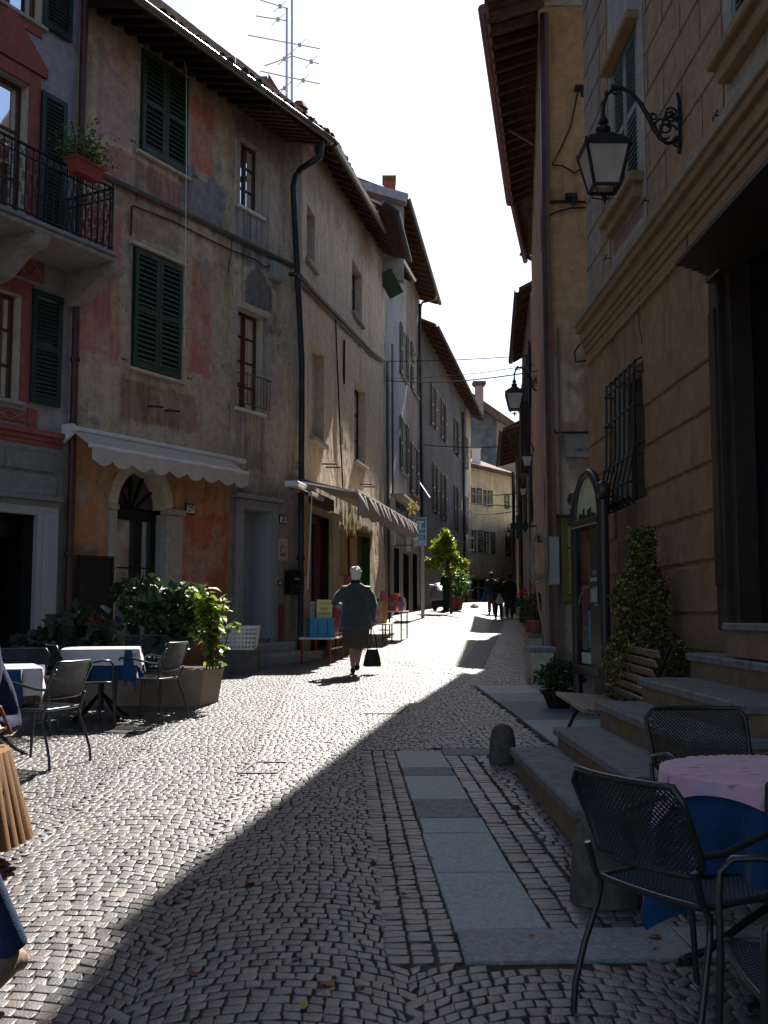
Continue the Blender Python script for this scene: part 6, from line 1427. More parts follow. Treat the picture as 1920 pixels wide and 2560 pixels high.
# rusticated blocks
M['rust'] = mat('rusticated_render', (.27, .165, .085), rough=.9, var=.22, scale=7, bump=.7, bscale=45, bdist=.012, tint=(.22, .13, .065))
uJ = FR.uv(1806, 1200)[0]
lens = [.62, .95, .5, .8, .7, 1.0, .58]
for r_i in range(len(crs)-1):
    v0, v1 = crs[r_i]+.016, crs[r_i+1]-.016; u = uJ+.0; k = r_i*3; first = True
    while u < uC-.12:
        L = lens[k % 7]*(1.35 if r_i % 2 else 1.0); ue = min(u+L, uC-.02)
        if uC-ue < .3: ue = uC-.02
        # cut around the grille window
        parts_ = [(u+.016, ue-.016)]
        if v1 > hgr[2]-.05 and v0 < hgr[3]+.05:
            np_ = []
            for a, b in parts_:
                if b < hgr[0]-.06 or a > hgr[1]+.06: np_.append((a, b))
                else:
                    if a < hgr[0]-.14: np_.append((a, hgr[0]-.05))
                    if b > hgr[1]+.14: np_.append((hgr[1]+.05, b))
            parts_ = np_
        for a, b in parts_:
            if b-a > .08: qq = MB(); qq.fb(FR, a, b, v0, v1, .002, .03, .014); qq.build('block', M['rust'], hR)
        u = ue; k += 1
# near side of portal as well
for r_i in range(len(crs)-1):
    u = uN
    while u < hdr[0]-.7: qq = MB(); qq.fb(FR, u+.016, u+.9, crs[r_i]+.016, crs[r_i+1]-.016, .002, .03, .014); qq.build('block', M['rust'], hR); u += .92
band(FR, uJ-.03, uC-.01, crs[0]-.3, crs[0]-.01, .002, .02, M['rust'], 'plinth_course', hR)
# cornice
steps = [(0, .16, .03), (.16, .3, .055), (.3, .42, .08), (.42, .66, .11), (.66, .82, .16), (.82, 1.0, .19)]
M['corn'] = mat('cornice_ochre', (.28, .175, .09), rough=.85, var=.2, scale=5, bump=.3); M['cornp'] = mat('cornice_pale', (.28, .23, .165), rough=.85, var=.2, scale=5, bump=.3)
for k, (a, b, w_) in enumerate(steps):
    band(FR, uN, uC+w_*.25, vK0+(vK1-vK0)*a, vK0+(vK1-vK0)*b-.002, .003, w_, M['cornp'] if k in (5,) else M['corn'], 'cornice', hR, .008)
band(FR, uN, uC-.0, vK1+.001, vK1+.15, .002, .03, M['cornp'], 'plat_band', hR)
band(FR, uN, uC-.02, vK0-.06, vK0-.004, .003, .035, M['corn'], 'fillet', hR)
# upper louvred windows
for h in (uwl, uw2):
    reveal(FR, hR, h, .3, M['dark']); mid = (h[0]+h[1])/2
    shutter(FR, hR, h[0]+.01, mid-.004, h[2]+.01, h[3]-.01, w0=-.05, th=.05, fm='green_gr', pitch=.058, t=.06, tilt=.035); shutter(FR, hR, mid+.004, h[1]-.01, h[2]+.01, h[3]-.01, w0=-.05, th=.05, fm='green_gr', pitch=.058, t=.06, tilt=.035)
    band(FR, h[0]-.18, h[1]+.18, h[2]-.1, h[2]-.0, .002, .16, M['corn'], 'sill', hR, .015); band(FR, h[0]-.1, h[1]+.1, h[2]-.24, h[2]-.102, .002, .1, M['corn'], 'sill_apron', hR, .01)
    band(FR, h[0]-.1, h[1]+.1, h[3]+.002, h[3]+.09, .002, .13, M['corn'], 'lintel', hR, .015)
    for s_ in (h[0]-.35, h[1]+.3): hook(FR, s_, h[2]-.4, hR)
# grille window
window(FR, hR, hgr, depth=.22, fm='frame_br', nx=1, ny=2, curtain=False, rm=M['cornp'])
gr = root('window_grille', FR.p((hgr[0]+hgr[1])/2, hgr[2], .1), 'bulging black iron window grille on the rusticated wall', 'window grille')
ga, gb2 = hgr[0]-.04, hgr[1]+.04; nb = 7
for k in range(nb):
    u = ga+.03+(gb2-ga-.06)*k/(nb-1); q = MB(); q.tube([FR.p(u, hgr[3]+.02, .02), FR.p(u, hgr[3]-.02, .1), FR.p(u, hgr[2]+.5, .12), FR.p(u, hgr[2]+.15, .2), FR.p(u, hgr[2]+.0, .2), FR.p(u, hgr[2]-.08, .12)], .014, 6); q.build('bar', M['iron'], gr)
for fv_, w_ in ((.9, .11), (.66, .12), (.3, .14), (.1, .2)):
    v = hgr[2]+(hgr[3]-hgr[2])*fv_; q = MB(); q.tube([FR.p(ga-.02, v, 0), FR.p(ga-.02, v, w_), FR.p(gb2+.02, v, w_), FR.p(gb2+.02, v, 0)], .013, 5)
    for k in range(nb): u = ga+.03+(gb2-ga-.06)*k/(nb-1); q.lathe([(.0, -.024), (.024, 0), (.0, .024)], FR.p(u, v, w_), 6)
    q.build('crossbar', M['iron'], gr)
q = MB()
for k in range(14): u = ga+(gb2-ga)*k/13; q.tube([FR.p(u, hgr[2]-.05, .15), FR.p(u, hgr[2]-.0, .2+.06*(k % 2)), FR.p(u, hgr[2]-.12, .22)], .01, 4)
q.build('spikes', M['iron'], gr)['kind'] = 'stuff'
# portal
prt = root('portal', FR.p(u_d-1.4, hdr[2], .1), 'dark brown wooden shop portal with heavy cornice at the top of the steps', 'portal')
mwd = mat('portal_wood', (.03, .019, .014), rough=.42, var=.4, scale=4, bump=.35, bscale=18, spec=.4)
vE0 = vDt
band(FR, u_d-.22, u_d-.02, hdr[2], vE0, .0, .12, mwd, 'pilaster', prt, .015); band(FR, u_d-.36, u_d-.225, hdr[2], vE0, -.1, .07, mwd, 'pilaster', prt, .01); band(FR, u_d-.19, u_d-.05, hdr[2]+.35, vE0-.3, .12, .14, mwd, 'pilaster_panel', prt, .008)
band(FR, u_d-3.0, u_d-2.75, hdr[2], vE0, .0, .12, mwd, 'pilaster', prt, .015)
us_ = FR.uv(1742, 700, .2)[0]; ut_ = FR.uv(1706, 655, .5)[0]; vT_ = vat(1708, 655, .5)
nst = 6
for k in range(nst):
    t0, t1 = k/nst, (k+1)/nst; w_ = .14+.4*t1**1.5; band(FR, u_d-3.1, u_d+.02+(ut_-u_d)*t1*.9, vE0+(vT_-vE0)*t0+(.001 if k else -.06), vE0+(vT_-vE0)*t1, .0, w_, mwd, 'entablature', prt, .012)
q = MB(); q.fb(FR, hdr[0], hdr[1], hdr[2], hdr[3]+.3, -.5, -.42); q.fb(FR, u_d-1.55, u_d-1.45, hdr[2], hdr[3], -.42, -.36); q.fb(FR, hdr[1]-.35, hdr[1]-.25, hdr[2], hdr[3], -.42, -.36); dr = q.build('door', mwd, prt)
for (pa, pb, pv0, pv1) in ((hdr[1]-1.05, hdr[1]-.42, hdr[2]+.12, hdr[2]+.42), (hdr[1]-1.05, hdr[1]-.42, hdr[2]+.47, hdr[2]+.82), (hdr[0]+.15, hdr[0]+.9, hdr[2]+.12, hdr[2]+.82)): q = MB(); q.fb(FR, pa, pb, pv0, pv1, -.419, -.395, .02); q.build('door_panel', mwd, dr)
q = MB(); q.tube([FR.p(u_d-1.38, hdr[2]+.85, -.33), FR.p(u_d-1.38, hdr[2]+1.15, -.33)], .015, 6); q.build('handle', M['gutter'], dr)
q = MB(); q.fb(FR, hdr[1]-1.1, hdr[1]-.36, hdr[2]+.9, hdr[3]-.2, -.41, -.4); q.build('pane', M['glass'], dr)
g = np.random.default_rng(8); q = MB()
for k in range(9):
    u, v = FR.uv(1868+g.random()*36, 1478+g.random()*40, -.41); s_ = .02+.03*g.random(); n = 7
    q.prism([FR.p(u+s_*math.cos(a*6.283/n)*(.6+.6*g.random()), v+1.8*s_*math.sin(a*6.283/n)*(.6+.6*g.random()), -.418) for a in range(n)], FR.N*.004)
q.build('torn_paper', M['cream'], dr)
reveal(FR, hR, hdr, .7, M['dark'])
eave(FR, hR, uN, uC+1.55, 10.95, .98, 10.75, 20, tiles=False)  # eave carried past the house corner, out of view, to shade the alley gap
# steps
Dst = 8.1
stp = root('stone_steps', P(2.2, 7.5), 'five broad stone steps climbing to the dark portal', 'steps')
xe = [.963, 1.30, 1.645, 1.98, 2.38]; zt_ = [.36, .51, .70, .88, 1.07]; ye = [8.1, 8.12, 8.2, 8.22, 8.28]
FU = FR.U; tread = mat('step_tread', (.165, .165, .16), rough=.7, var=.4, scale=14, bump=.35, tint=(.2, .2, .19)); riser = mat('step_riser', (.25, .155, .085), rough=.85, var=.3, scale=5, bump=.4, tint=(.2, .14, .1))
dxy = Vector((FU.x, FU.y, 0)).normalized()
for k in range(5):
    a = Vector((xe[k], ye[k], 0)); x_end = 3.0; yn = 3.6+.35*k
    def ln(y, off=0): return Vector((xe[k]+off+(y-ye[k])*dxy.x/dxy.y, y, 0))
    z1 = zt_[k]; z0 = (zt_[k-1]-.03) if k else -.02; ztop = z1-.055
    near_y = 5.62+.1*k
    A_, B_ = ln(ye[k], .03), ln(near_y, .03); q = MB()
    q.hexa([A_+Vector((0, -.03, z0)), B_+Vector((0, .03, z0)), Vector((3.1, near_y+.03, z0)), Vector((3.1, ye[k]-.03, z0)), A_+Vector((0, -.03, ztop)), B_+Vector((0, .03, ztop)), Vector((3.1, near_y+.03, ztop)), Vector((3.1, ye[k]-.03, ztop))]); q.f = [t[::-1] for t in q.f]; q.build('riser', riser, stp)
    A_, B_ = ln(ye[k]), ln(near_y); q = MB(); xx = 3.12-.004*k
    c1_, c2_, c3_, c4_ = A_, B_, Vector((xx, near_y, 0)), Vector((xx, ye[k], 0))
    e = .012; lo, hi = ztop+.001, z1
    def sh(p, d): return Vector((p.x+(d if p.x < 2.9 else 0), p.y+(-d if p.y > 6.6 else d), 0))
    ring = lambda zz, d: [sh(p, d)+Vector((0, 0, zz)) for p in (c1_, c2_, c3_, c4_)]
    vv2 = ring(lo, 0)+ring(hi-e, 0)+ring(hi, e); fs2 = [(8, 9, 10, 11), (3, 2, 1, 0)]
    for i in range(4):
        j = (i+1) % 4; fs2 += [(i, j, 4+j, 4+i), (4+i, 4+j, 8+j, 8+i)]
    q.add(vv2, fs2); q.build('tread', tread, stp)
u5 = FR.uv(1816, 1560, .33)[0]; q = MB(); q.fb(FR, u_d-3.2, u5, 1.075-R0.z, 1.255-R0.z, .0, .33); q.build('riser', riser, stp); q = MB(); q.fb(FR, u_d-3.2, u5+.02, 1.256-R0.z, 1.31-R0.z, -.5, .36, .01); q.build('tread', tread, stp)
# bollards
def bollard(px, py, h_, r_, label):
    c = G(px, py); q = MB(); q.lathe([(r_*1.12, 0), (r_*1.08, h_*.3), (r_, h_*.62), (r_*.86, h_*.84), (r_*.55, h_*.96), (r_*.12, h_), (.001, h_)], c, 22); o = q.build('stone_bollard', mat('bollard_stone', (.11, .09, .075), rough=.85, var=.3, scale=22, bump=.6, bscale=70, tint=(.07, .058, .048)), smooth=True); props(o, label, 'bollard'); return o
bollard(1257, 1905, .3, .1, 'smaller round-topped stone bollard at the end of the lowest step')
bollard(1515, 2250, .38, .145, 'bigger stone bollard behind the perforated chair')
# bench
def bench():
    O = G(1440, 1800); O = Vector((1.62, 9.1, gz(1.62, 9.1)))
    # seat front-left corner etc. from photo points at seat height
    A_, B_ = Vector((1.67, 10.1, 0)), Vector((1.6, 8.36, 0))
    r = root('bench', Vector((1.85, 9.2, gz(1.85, 9.2))), 'slatted brown wooden bench beside the foot of the steps', 'bench')
    L_ = B_-A_; ln_ = L_.length; ld = L_.normalized(); wd = Vector((-ld.y, ld.x, 0)); base = A_.copy(); z0 = gz(1.85, 9.2)-.04
    sw = mat('bench_slat', (.24, .15, .11), rough=.42, var=.25, scale=5, bump=.2, bscale=25, spec=.5)
    first = None
    for k in range(8):
        a = base+wd*(.058*k)+Vector((0, 0, z0+.43-.004*k)); q = MB(); q.bar(a, a+ld*ln_, .045, .03)
        if first is None: first = q.build('slat', sw, r)
        else: c = first.copy(); C.objects.link(c); c.parent = r; c.location = first.location+wd*(.058*k)+Vector((0, 0, -.004*k))
    for k in range(6):
        a = base+wd*(.47+.022*k)+Vector((0, 0, z0+.5+.075*k)); q = MB(); q.bar(a, a+ld*ln_, .02, .058, up=(wd*-.4+Vector((0, 0, 1)))); q.build('slat', sw, r)
    for t in (.15, ln_-.15):
        a = base+ld*t+Vector((0, 0, z0)); q = MB(); q.tube([a+wd*.02, a+wd*.12+Vector((0, 0, .22)), a+wd*.22+Vector((0, 0, .39)), a+wd*.44+Vector((0, 0, .4))], .018, 6); q.tube([a+wd*.5, a+wd*.4+Vector((0, 0, .22)), a+wd*.22+Vector((0, 0, .39))], .018, 6); q.tube([a+wd*.42+Vector((0, 0, .4)), a+wd*.52+Vector((0, 0, .48)), a+wd*.7+Vector((0, 0, .92))], .018, 6); q.build('iron_leg', M['iron'], r)
    return r
bench()
# potted conical shrub and low plants
cb = Vector((2.38, 9.6, gz(2.38, 9.6)))
plant(cb, .26, .34, 'tall cone of variegated shrub in a pot beside the steps', 'potted shrub', 11000, .43, 1.62, .04, [(.06, .08, .02), (.09, .1, .025), (.22, .18, .04), (.035, .05, .015), (.38, .3, .07)], 41, cone=True, potm=M['terra'], name='variegated_shrub', stems=14)
plant(Vector((2.2, 8.6, gz(2.2, 8.6))), .16, .24, 'low ivy plant in a small pot between bench and shrub', 'potted plant', 700, .26, .25, .06, [(.03, .06, .02), (.04, .08, .03)], 42, name='ivy_pot', stems=0)
plant(G(1398, 1770), .2, .2, 'bushy fern in a wide pot behind the bench', 'potted plant', 900, .27, .33, .08, [(.03, .07, .02), (.02, .05, .015), (.04, .08, .02)], 43, name='fern_pot', asp=.3, stems=0, potm=M['wood_dk'])
# information board
def info_board():
    # stands in front of the wall near the alley corner
    pL, pR = G(1447, 1700), G(1512, 1745); pL = Vector((2.06, 11.4, 0)); pR = Vector((2.18, 10.0, 0))
    pL = W(1441, 1500, 11.7); pR = W(1512, 1500, 10.75); pL.z = pR.z = 0
    d = pR-pL; ln_ = d.length; f = Fr(Vector((pL.x, pL.y, gz(pL.x, pL.y))), d, 1)
    if f.N.x > 0 or f.N.y > 0: f = Fr(Vector((pL.x, pL.y, gz(pL.x, pL.y))), d, -1)
    r = root('information_board', f.p(ln_/2, 0, 0), 'dark arched town information board with glass case beside the bench', 'notice board')
    top = f.uv(1512, 1255)[1]; a0_, a1_ = 0, ln_; mb_ = mat('board_brown', (.03, .022, .022), rough=.4, var=.25, bump=.1, spec=.5)
    vt = f.uv(1505, 1250)[1]; vbt = f.uv(1500, 1665)[1]
    for u in (0, ln_):
        q = MB(); q.tube([f.p(u, -.02, 0), f.p(u, vt, 0)], .055, 12); q.build('post', mb_, r, smooth=True); q = MB(); q.lathe([(.03, 0), (.075, .05), (.085, .1), (.07, .16), (.02, .2)], f.p(u, vt, 0), 12); q.build('finial', mb_, r, smooth=True)
    m_ = f.uv(1498, 1290)[1]; q = MB(); q.fb(f, .05, ln_-.05, m_-.08, m_, -.05, .06, .01); q.fb(f, .05, ln_-.05, vbt-.12, vbt-.02, -.05, .06, .01); q.fb(f, ln_*.6, ln_-.05, vbt-.02, m_-.08, -.04, .03); q.fb(f, .05, .12, vbt-.02, m_-.08, -.04, .04); q.build('cabinet_frame', mb_, r)
    u_c = ln_/2; rr = ln_/2-.06; vA2 = f.uv(1478, 1180)[1]; hh_ = vA2-m_; q = MB()
    arc = [f.p(u_c-rr*math.cos(math.pi*k/24), m_+hh_*math.sin(math.pi*k/24), 0) for k in range(25)]; q.tube(arc, .05, 8); q.build('arch', mb_, r, smooth=True)
    q = MB(); q.prism([f.p(u_c-rr*.94*math.cos(math.pi*k/24), m_+hh_*.94*math.sin(math.pi*k/24), -.01) for k in range(25)], f.N*.02); q.build('town_picture', mat('arch_picture', (.3, .36, .2), rough=.35, var=.5, scale=4, tint=(.5, .5, .35)), r)
    q = MB(); g = np.random.default_rng(2)
    for k in range(8): a = u_c-rr*.7+rr*1.4*k/8; q.fb(f, a, a+rr*.12, m_+.0, m_+.04+.1*g.random(), .012, .016)
    q.build('skyline', M['wood_dk'], r)
    q = MB(); q.fb(f, .12, ln_*.6, vbt-.02, m_-.08, -.03, -.02); q.build('back_panel', M['wood_dk'], r)
    v0, v1 = vbt, m_-.12; H_ = v1-v0
    for k, (a, b, c_, d_, col, nm) in enumerate(((.1, .62, .62, 1, (.2, .06, .03), 'brown poster'), (.62, .95, .45, .92, (.2, .17, .05), 'olive poster'), (.1, .6, .3, .6, (.26, .07, .08), 'pink poster'), (.55, .95, .12, .4, (.12, .3, .38), 'pale blue poster'), (.1, .5, .1, .29, (.2, .16, .08), 'map'))):
        w_ = ln_*.6-.12; q = MB(); q.fb(f, .12+w_*a, .12+w_*b, v0+H_*c_, v0+H_*d_, -.018+.001*k, -.014+.001*k); q.build('poster', mat('board_poster_%d' % k, col, rough=.5, var=.35, scale=7, tint=tuple(x*.5 for x in col)), r)
    q = MB(); q.fb(f, .16, ln_*.58, v0+.0, v0+.12, -.012, .0); q.build('street_reflection', M['white'], r)  # white strip paints the bright street's reflection at the case bottom
    q = MB(); q.fb(f, .12, ln_*.6, vbt-.02, m_-.08, .025, .03); q.build('pane', M['glass_lo'], r)
    gl = mat('notice_green', (.02, .06, .05), rough=.5, var=.1); v2 = f.uv(1495, 1420)[1]; v3 = f.uv(1495, 1510)[1]; q = MB(); q.fb(f, ln_*.64, ln_-.1, v3, v2, .032, .038); nb_ = q.build('notice', gl, r)
    q = MB(); q.fb(f, ln_*.66, ln_-.12, v3+.02, v3+.16, .039, .042); q.fb(f, ln_*.66, ln_-.12, v2-.14, v2-.1, .039, .042)
    q.build('printed_bands', M['stone'], nb_); uu = ln_*.82
    for k, (t_, s_) in enumerate((('INFO', .07), ('ORARI', .05), ('9-12', .05), ('15-19', .05))): text(t_, s_, M['stone'], nb_, f.p(uu, v2-.05-.09*k-(.07 if k else 0), .04), f.U if f.U.x > 0 else -f.U, (0, 0, 1))
info_board()

# ---- lamps
def lamp(c, s_, wallp, label, back, wall_n, glass_tint=(.72, .62, .55)):
    """c: centre of lantern roof base; s_: scale (lantern height about 1.0*s_); wallp: wall anchor point"""
    r = root('street_lamp', wallp, label, 'street lamp'); c = Vector(c); mI = M['iron']
    a0_ = math.atan2(wall_n.y, wall_n.x); X, Y = Vector((math.cos(a0_), math.sin(a0_), 0)), Vector((-math.sin(a0_), math.cos(a0_), 0)); Z = Vector((0, 0, 1))
    T, B_ = .25*s_, .15*s_; hL = .46*s_
    cor = [(-1, -1), (1, -1), (1, 1), (-1, 1)]
    top = [c+X*(x*T)+Y*(y*T) for x, y in cor]; bot = [c+X*(x*B_)+Y*(y*B_)-Z*hL for x, y in cor]
    q = MB()
    for i in range(4): q.bar(top[i], bot[i], .03*s_, .03*s_); q.bar(top[i], top[(i+1) % 4], .035*s_, .03*s_); q.bar(bot[i], bot[(i+1) % 4], .035*s_, .03*s_)
    q.build('lantern_frame', mI, r)
    gm_ = mat('lamp_glass', glass_tint, rough=.3, var=.12, scale=5, bump=.05, trans=.45)
    for i in range(4):
        q = MB(); k = .985; a, b = top[i], top[(i+1) % 4]; d_, e = bot[(i+1) % 4], bot[i]; mid = (a+b+d_+e)/4; nn = (b-a).cross(e-a).normalized()*.004
        q.prism([mid+(t-mid)*.96 for t in (a, b, d_, e)], nn); q.build('glass_pane', gm_, r)
    q = MB(); rp = [(T*1.5, 0), (T*1.52, .02*s_), (T*1.0, .13*s_), (T*.78, .14*s_), (T*.5, .2*s_), (.05*s_, .22*s_)]
    vv = []; 
    for rad, z in rp:
        for x, y in cor: vv.append(c+X*(x*rad*.72)+Y*(y*rad*.72)+Z*z)
    q.add(vv, [(4*k+i, 4*k+(i+1) % 4, 4*k+4+(i+1) % 4, 4*k+4+i) for k in range(len(rp)-1) for i in range(4)]+[(3, 2, 1, 0)]); q.build('lantern_roof', mI, r)
    q = MB()
    for x, y in cor: q.lathe([(.012*s_, 0), (.014*s_, .03*s_), (.002, .05*s_)], c+X*(x*T*1.05)+Y*(y*T*1.05)+Z*.02*s_, 6)
    q.lathe([(.05*s_, .2*s_), (.085*s_, .24*s_), (.09*s_, .28*s_), (.05*s_, .31*s_), (.045*s_, .33*s_), (.065*s_, .35*s_), (.06*s_, .38*s_), (.035*s_, .41*s_), (.03*s_, .45*s_)], c, 14); q.build('finial', mI, r, smooth=True)
    q = MB(); zb_ = -Z*(hL+.08*s_)
    for x, y in cor: q.tube([c+X*(x*B_*.9)+Y*(y*B_*.9)-Z*hL, c+X*(x*B_*.75)+Y*(y*B_*.75)-Z*(hL+.07*s_), c+X*(x*.02*s_)+Y*(y*.02*s_)-Z*(hL+.12*s_)], .008*s_, 5)
    q.lathe([(.004, -.2*s_), (.015*s_, -.16*s_), (.035*s_, -.12*s_), (.02*s_, -.07*s_), (.01, -.06*s_)], c-Z*hL, 8); q.build('bottom_cage', mI, r)
    q = MB(); q.lathe([(.05*s_, 0), (.08*s_, .08*s_), (.07*s_, .18*s_), (.03*s_, .22*s_)], c-Z*(hL-.02), 10); q.build('bulb', mat('bulb', (.6, .58, .52), rough=.4, var=0, bump=0), r, smooth=True)
    # arm: rises from lantern, arches to the wall
    s0 = c+Z*.44*s_; e = Vector(wallp); dv = e-s0; hx = Vector((dv.x, dv.y, 0)); Lh = hx.length; hx.normalize()
    def pt(t, z): return s0+hx*(t*Lh)+Z*(z*s_)
    dz_ = dv.z/s_
    arm = [pt(0, 0), pt(.01, .12), pt(.05, .25), pt(.13, .33), pt(.24, .35), pt(.36, .3), pt(.48, .18), pt(.58, .02), pt(.66, -.14), pt(.74, -.26), pt(.83, -.32), pt(.92, -.3), pt(.985, -.2)]
    q = MB(); q.tube(arm, [.022*s_]*3+[.026*s_]*4+[.03*s_]*3+[.024*s_]*3, 8); q.build('arm', mI, r, smooth=True)
    q = MB(); up = Z
    def sc(o, dirx, dz, rad, turns=1.25):
        pts = []
        for k in range(18):
            t = k/17; a = t*turns*2*math.pi; rr = rad*(1-.72*t); pts.append(o+hx*(dirx*(rr*math.cos(a)-rad))+Z*(dz*rr*math.sin(a)))
        q.tube(pts, [.016*s_*(1-.4*k/17) for k in range(18)], 5)
    sc(pt(.66, -.12), -1, 1, .12*s_); sc(pt(.985, -.2), 1, 1, .15*s_, .9); sc(pt(.97, .05), 1, 1, .085*s_); sc(pt(.24, .33), 1, -1, .07*s_); sc(pt(.9, -.3), -1, -1, .06*s_); sc(pt(.8, .0), -1, 1, .08*s_); sc(pt(.6, .0), -1, 1, .05*s_)
    for t, z in ((.05, .27), (.13, .36), (.52, .14), (.6, .0), (.68, -.14), (.85, -.1), (.9, .05), (.93, -.26), (.0, .14)): q.lathe([(.001, -.03*s_), (.026*s_, -.01*s_), (.02*s_, .02*s_), (.001, .05*s_)], pt(t, z), 6)
    q.tube([pt(.74, -.2), pt(.78, -.04), pt(.88, .02), pt(.96, -.04)], .02*s_, 6); q.build('scrollwork', mI, r, smooth=True)['kind'] = 'stuff'
    pp = e; q = MB(); w_ = .05*s_; tv = Vector((-wall_n.y, wall_n.x, 0))
    q.prism([pp+tv*w_+Z*(.22*s_), pp+Z*(.34*s_), pp-tv*w_+Z*(.22*s_), pp-tv*w_-Z*(.3*s_), pp-Z*(.42*s_), pp+tv*w_-Z*(.3*s_)], -wall_n*.0+wall_n*.03); q.build('wall_plate', mI, r)
    return r
wp_u, wp_v = FR.uv(1700, 300, .01); wpt = FR.p(wp_u, wp_v, .012); print('lamp wall', wpt)
# lantern centre: out from wall along normal, found on the ray through (1509,358)
Lw = 1.0; best = None
rv = ray(1509, 362); t_ = (wpt.y-.05)/rv.y
rv = ray(1509, 378); t_ = (wpt.y-.05)/rv.y; lc = Vector((0, 0, EYE))+rv*t_; print('lantern', lc)
scl = .247*lc.y*1.0/(8.5)*(1.0)
lamp(lc, 1.0*(114/2600*lc.y)/.52, wpt, 'large ornate lantern on scrolled iron bracket, nearest on the ochre house', None, FR.N)
def lamp2(px, py, wpx, D, wdpx, wall_x, label):
    c = W(px, py, D); s_ = (wdpx/2600*D)/.5; wp = Vector((wall_x, D+.1, c.z+.62*s_)); lamp(c, s_, wp, label, None, Vector((-1, .1, 0)).normalized(), (.75, .7, .66))
lamp2(1286, 985, 0, 21, 44, W(1352, 985, 21).x, 'second lantern up the street, dark against the white sky')
lamp2(1317, 1142, 0, 27, 26, W(1345, 1142, 27).x, 'third lantern, just above the pharmacy cross lamps')
lamp2(1308, 1222, 0, 31, 18, W(1332, 1222, 31).x, 'fourth and smallest wall lantern directly above the cross sign')
lamp2(1270, 1330, 0, 44, 12, W(1288, 1330, 44).x, 'tiny lantern left of the dark cross')
# pharmacy cross
DC = 24; pc = W(1299, 1315, DC); r = root('pharmacy_cross', pc, 'dark unlit pharmacy cross sign hanging over the street', 'sign'); w_ = 21/2600*DC; t_ = w_*.36
poly = [(-t_, -w_*1.45), (t_, -w_*1.45), (t_, -t_), (w_, -t_), (w_, t_), (t_, t_), (t_, w_*1.3), (-t_, w_*1.3), (-t_, t_), (-w_, t_), (-w_, -t_), (-t_, -t_)]
q = MB(); q.prism([pc+Vector((x, 0, z)) for x, z in poly], (0, .14, 0)); q.build('cross_box', M['black'], r); q = MB(); q.bar(pc+Vector((w_, .07, 0)), Vector((W(1350, 1315, DC).x, DC+.07, pc.z)), .03, .03); q.build('bracket', M['iron'], r)
q = MB(); q.prism([pc+Vector((x*.85, -.006, z*.88)) for x, z in poly], (0, .005, 0)); q.build('cross_face', mat('cross_green', (.005, .03, .02), rough=.4), r)
# green-grey narrow drainpipe etc. on the right far fronts
for (px, y0, y1, D, r_, m_, l_) in ((1349, 560, 1560, 19.5, .05, 'pipe_dk', 'slim dark pipe on the street front beyond the alley'), (1318, 1000, 1500, 30, .05, 'gutter', 'pale pipe on the narrow house'), (1283, 1180, 1510, 50, .09, 'pipe_dk', 'dark pipe at the edge of the yellow end house'), (1297, 1100, 1505, 38, .06, 'pipe_dk', 'dark pipe before the small yellow house')):
    a, b = W(px, y0, D), W(px, y1, D); b.x = a.x; cable([a, Vector((a.x, a.y, gz(a.x, a.y)))], r_, m_, l_, 'drainpipe')
# street cables across
def span(p, q_, sag, r_, label):
    pts = []
    for k in range(17):
        t = k/16; v = p.lerp(q_, t); v.z -= sag*4*t*(1-t); pts.append(v)
    q = MB(); q.tube(pts, r_, 5); props(q.build('overhead_cable', M['cable']), label, 'cable')
span(W(958, 903, 33), W(1330, 888, 28), .05, .012, 'highest overhead cable crossing the street')
span(W(961, 945, 33), W(1335, 912, 22), .1, .008, 'thin second overhead cable crossing the street')
span(W(961, 950, 33), W(1358, 925, 20.5), .15, .014, 'third overhead cable ending near the second lantern')
span(W(1058, 1112, 38.5), W(1340, 1110, 33), .1, .016, 'overhead cable passing in front of the gabled house')
span(W(1172, 1234, 58), W(1310, 1231, 36), .1, .02, 'overhead cable above the upper shutters of the end house')
span(W(1174, 1258, 58), W(1305, 1268, 36), .0, .02, 'overhead cable ending at the pharmacy cross')
span(W(1174, 1283, 58), W(1300, 1276, 36), .1, .016, 'lowest overhead cable before the end house')
# cable on the ochre house corner
cable([W(1475, 900, 13.45), W(1440, 905, 13.6), W(1436, 880, 13.6), W(1450, 860, 13.6), W(1462, 845, 13.4), W(1478, 828, 13.2)], .012, 'cable', 'looped black cables at the far end of the cornice')
cable([FR.p(*FR.uv(x, y, .03), .03) for x, y in ((1600, 720), (1596, 760), (1598, 815), (1606, 860), (1600, 855))], .005, 'cable', 'hair-thin wire dangling below the ochre cornice')
q = MB(); u, v = FR.uv(1720, 540, .02); q.tube([FR.p(u, v, .03), FR.p(u, v-.32, .03), FR.p(u, v-.36, .06)], .012, 6); props(q.build('iron_hook', M['iron']), 'long thin iron hook on the painted wall below the big lantern', 'hook')
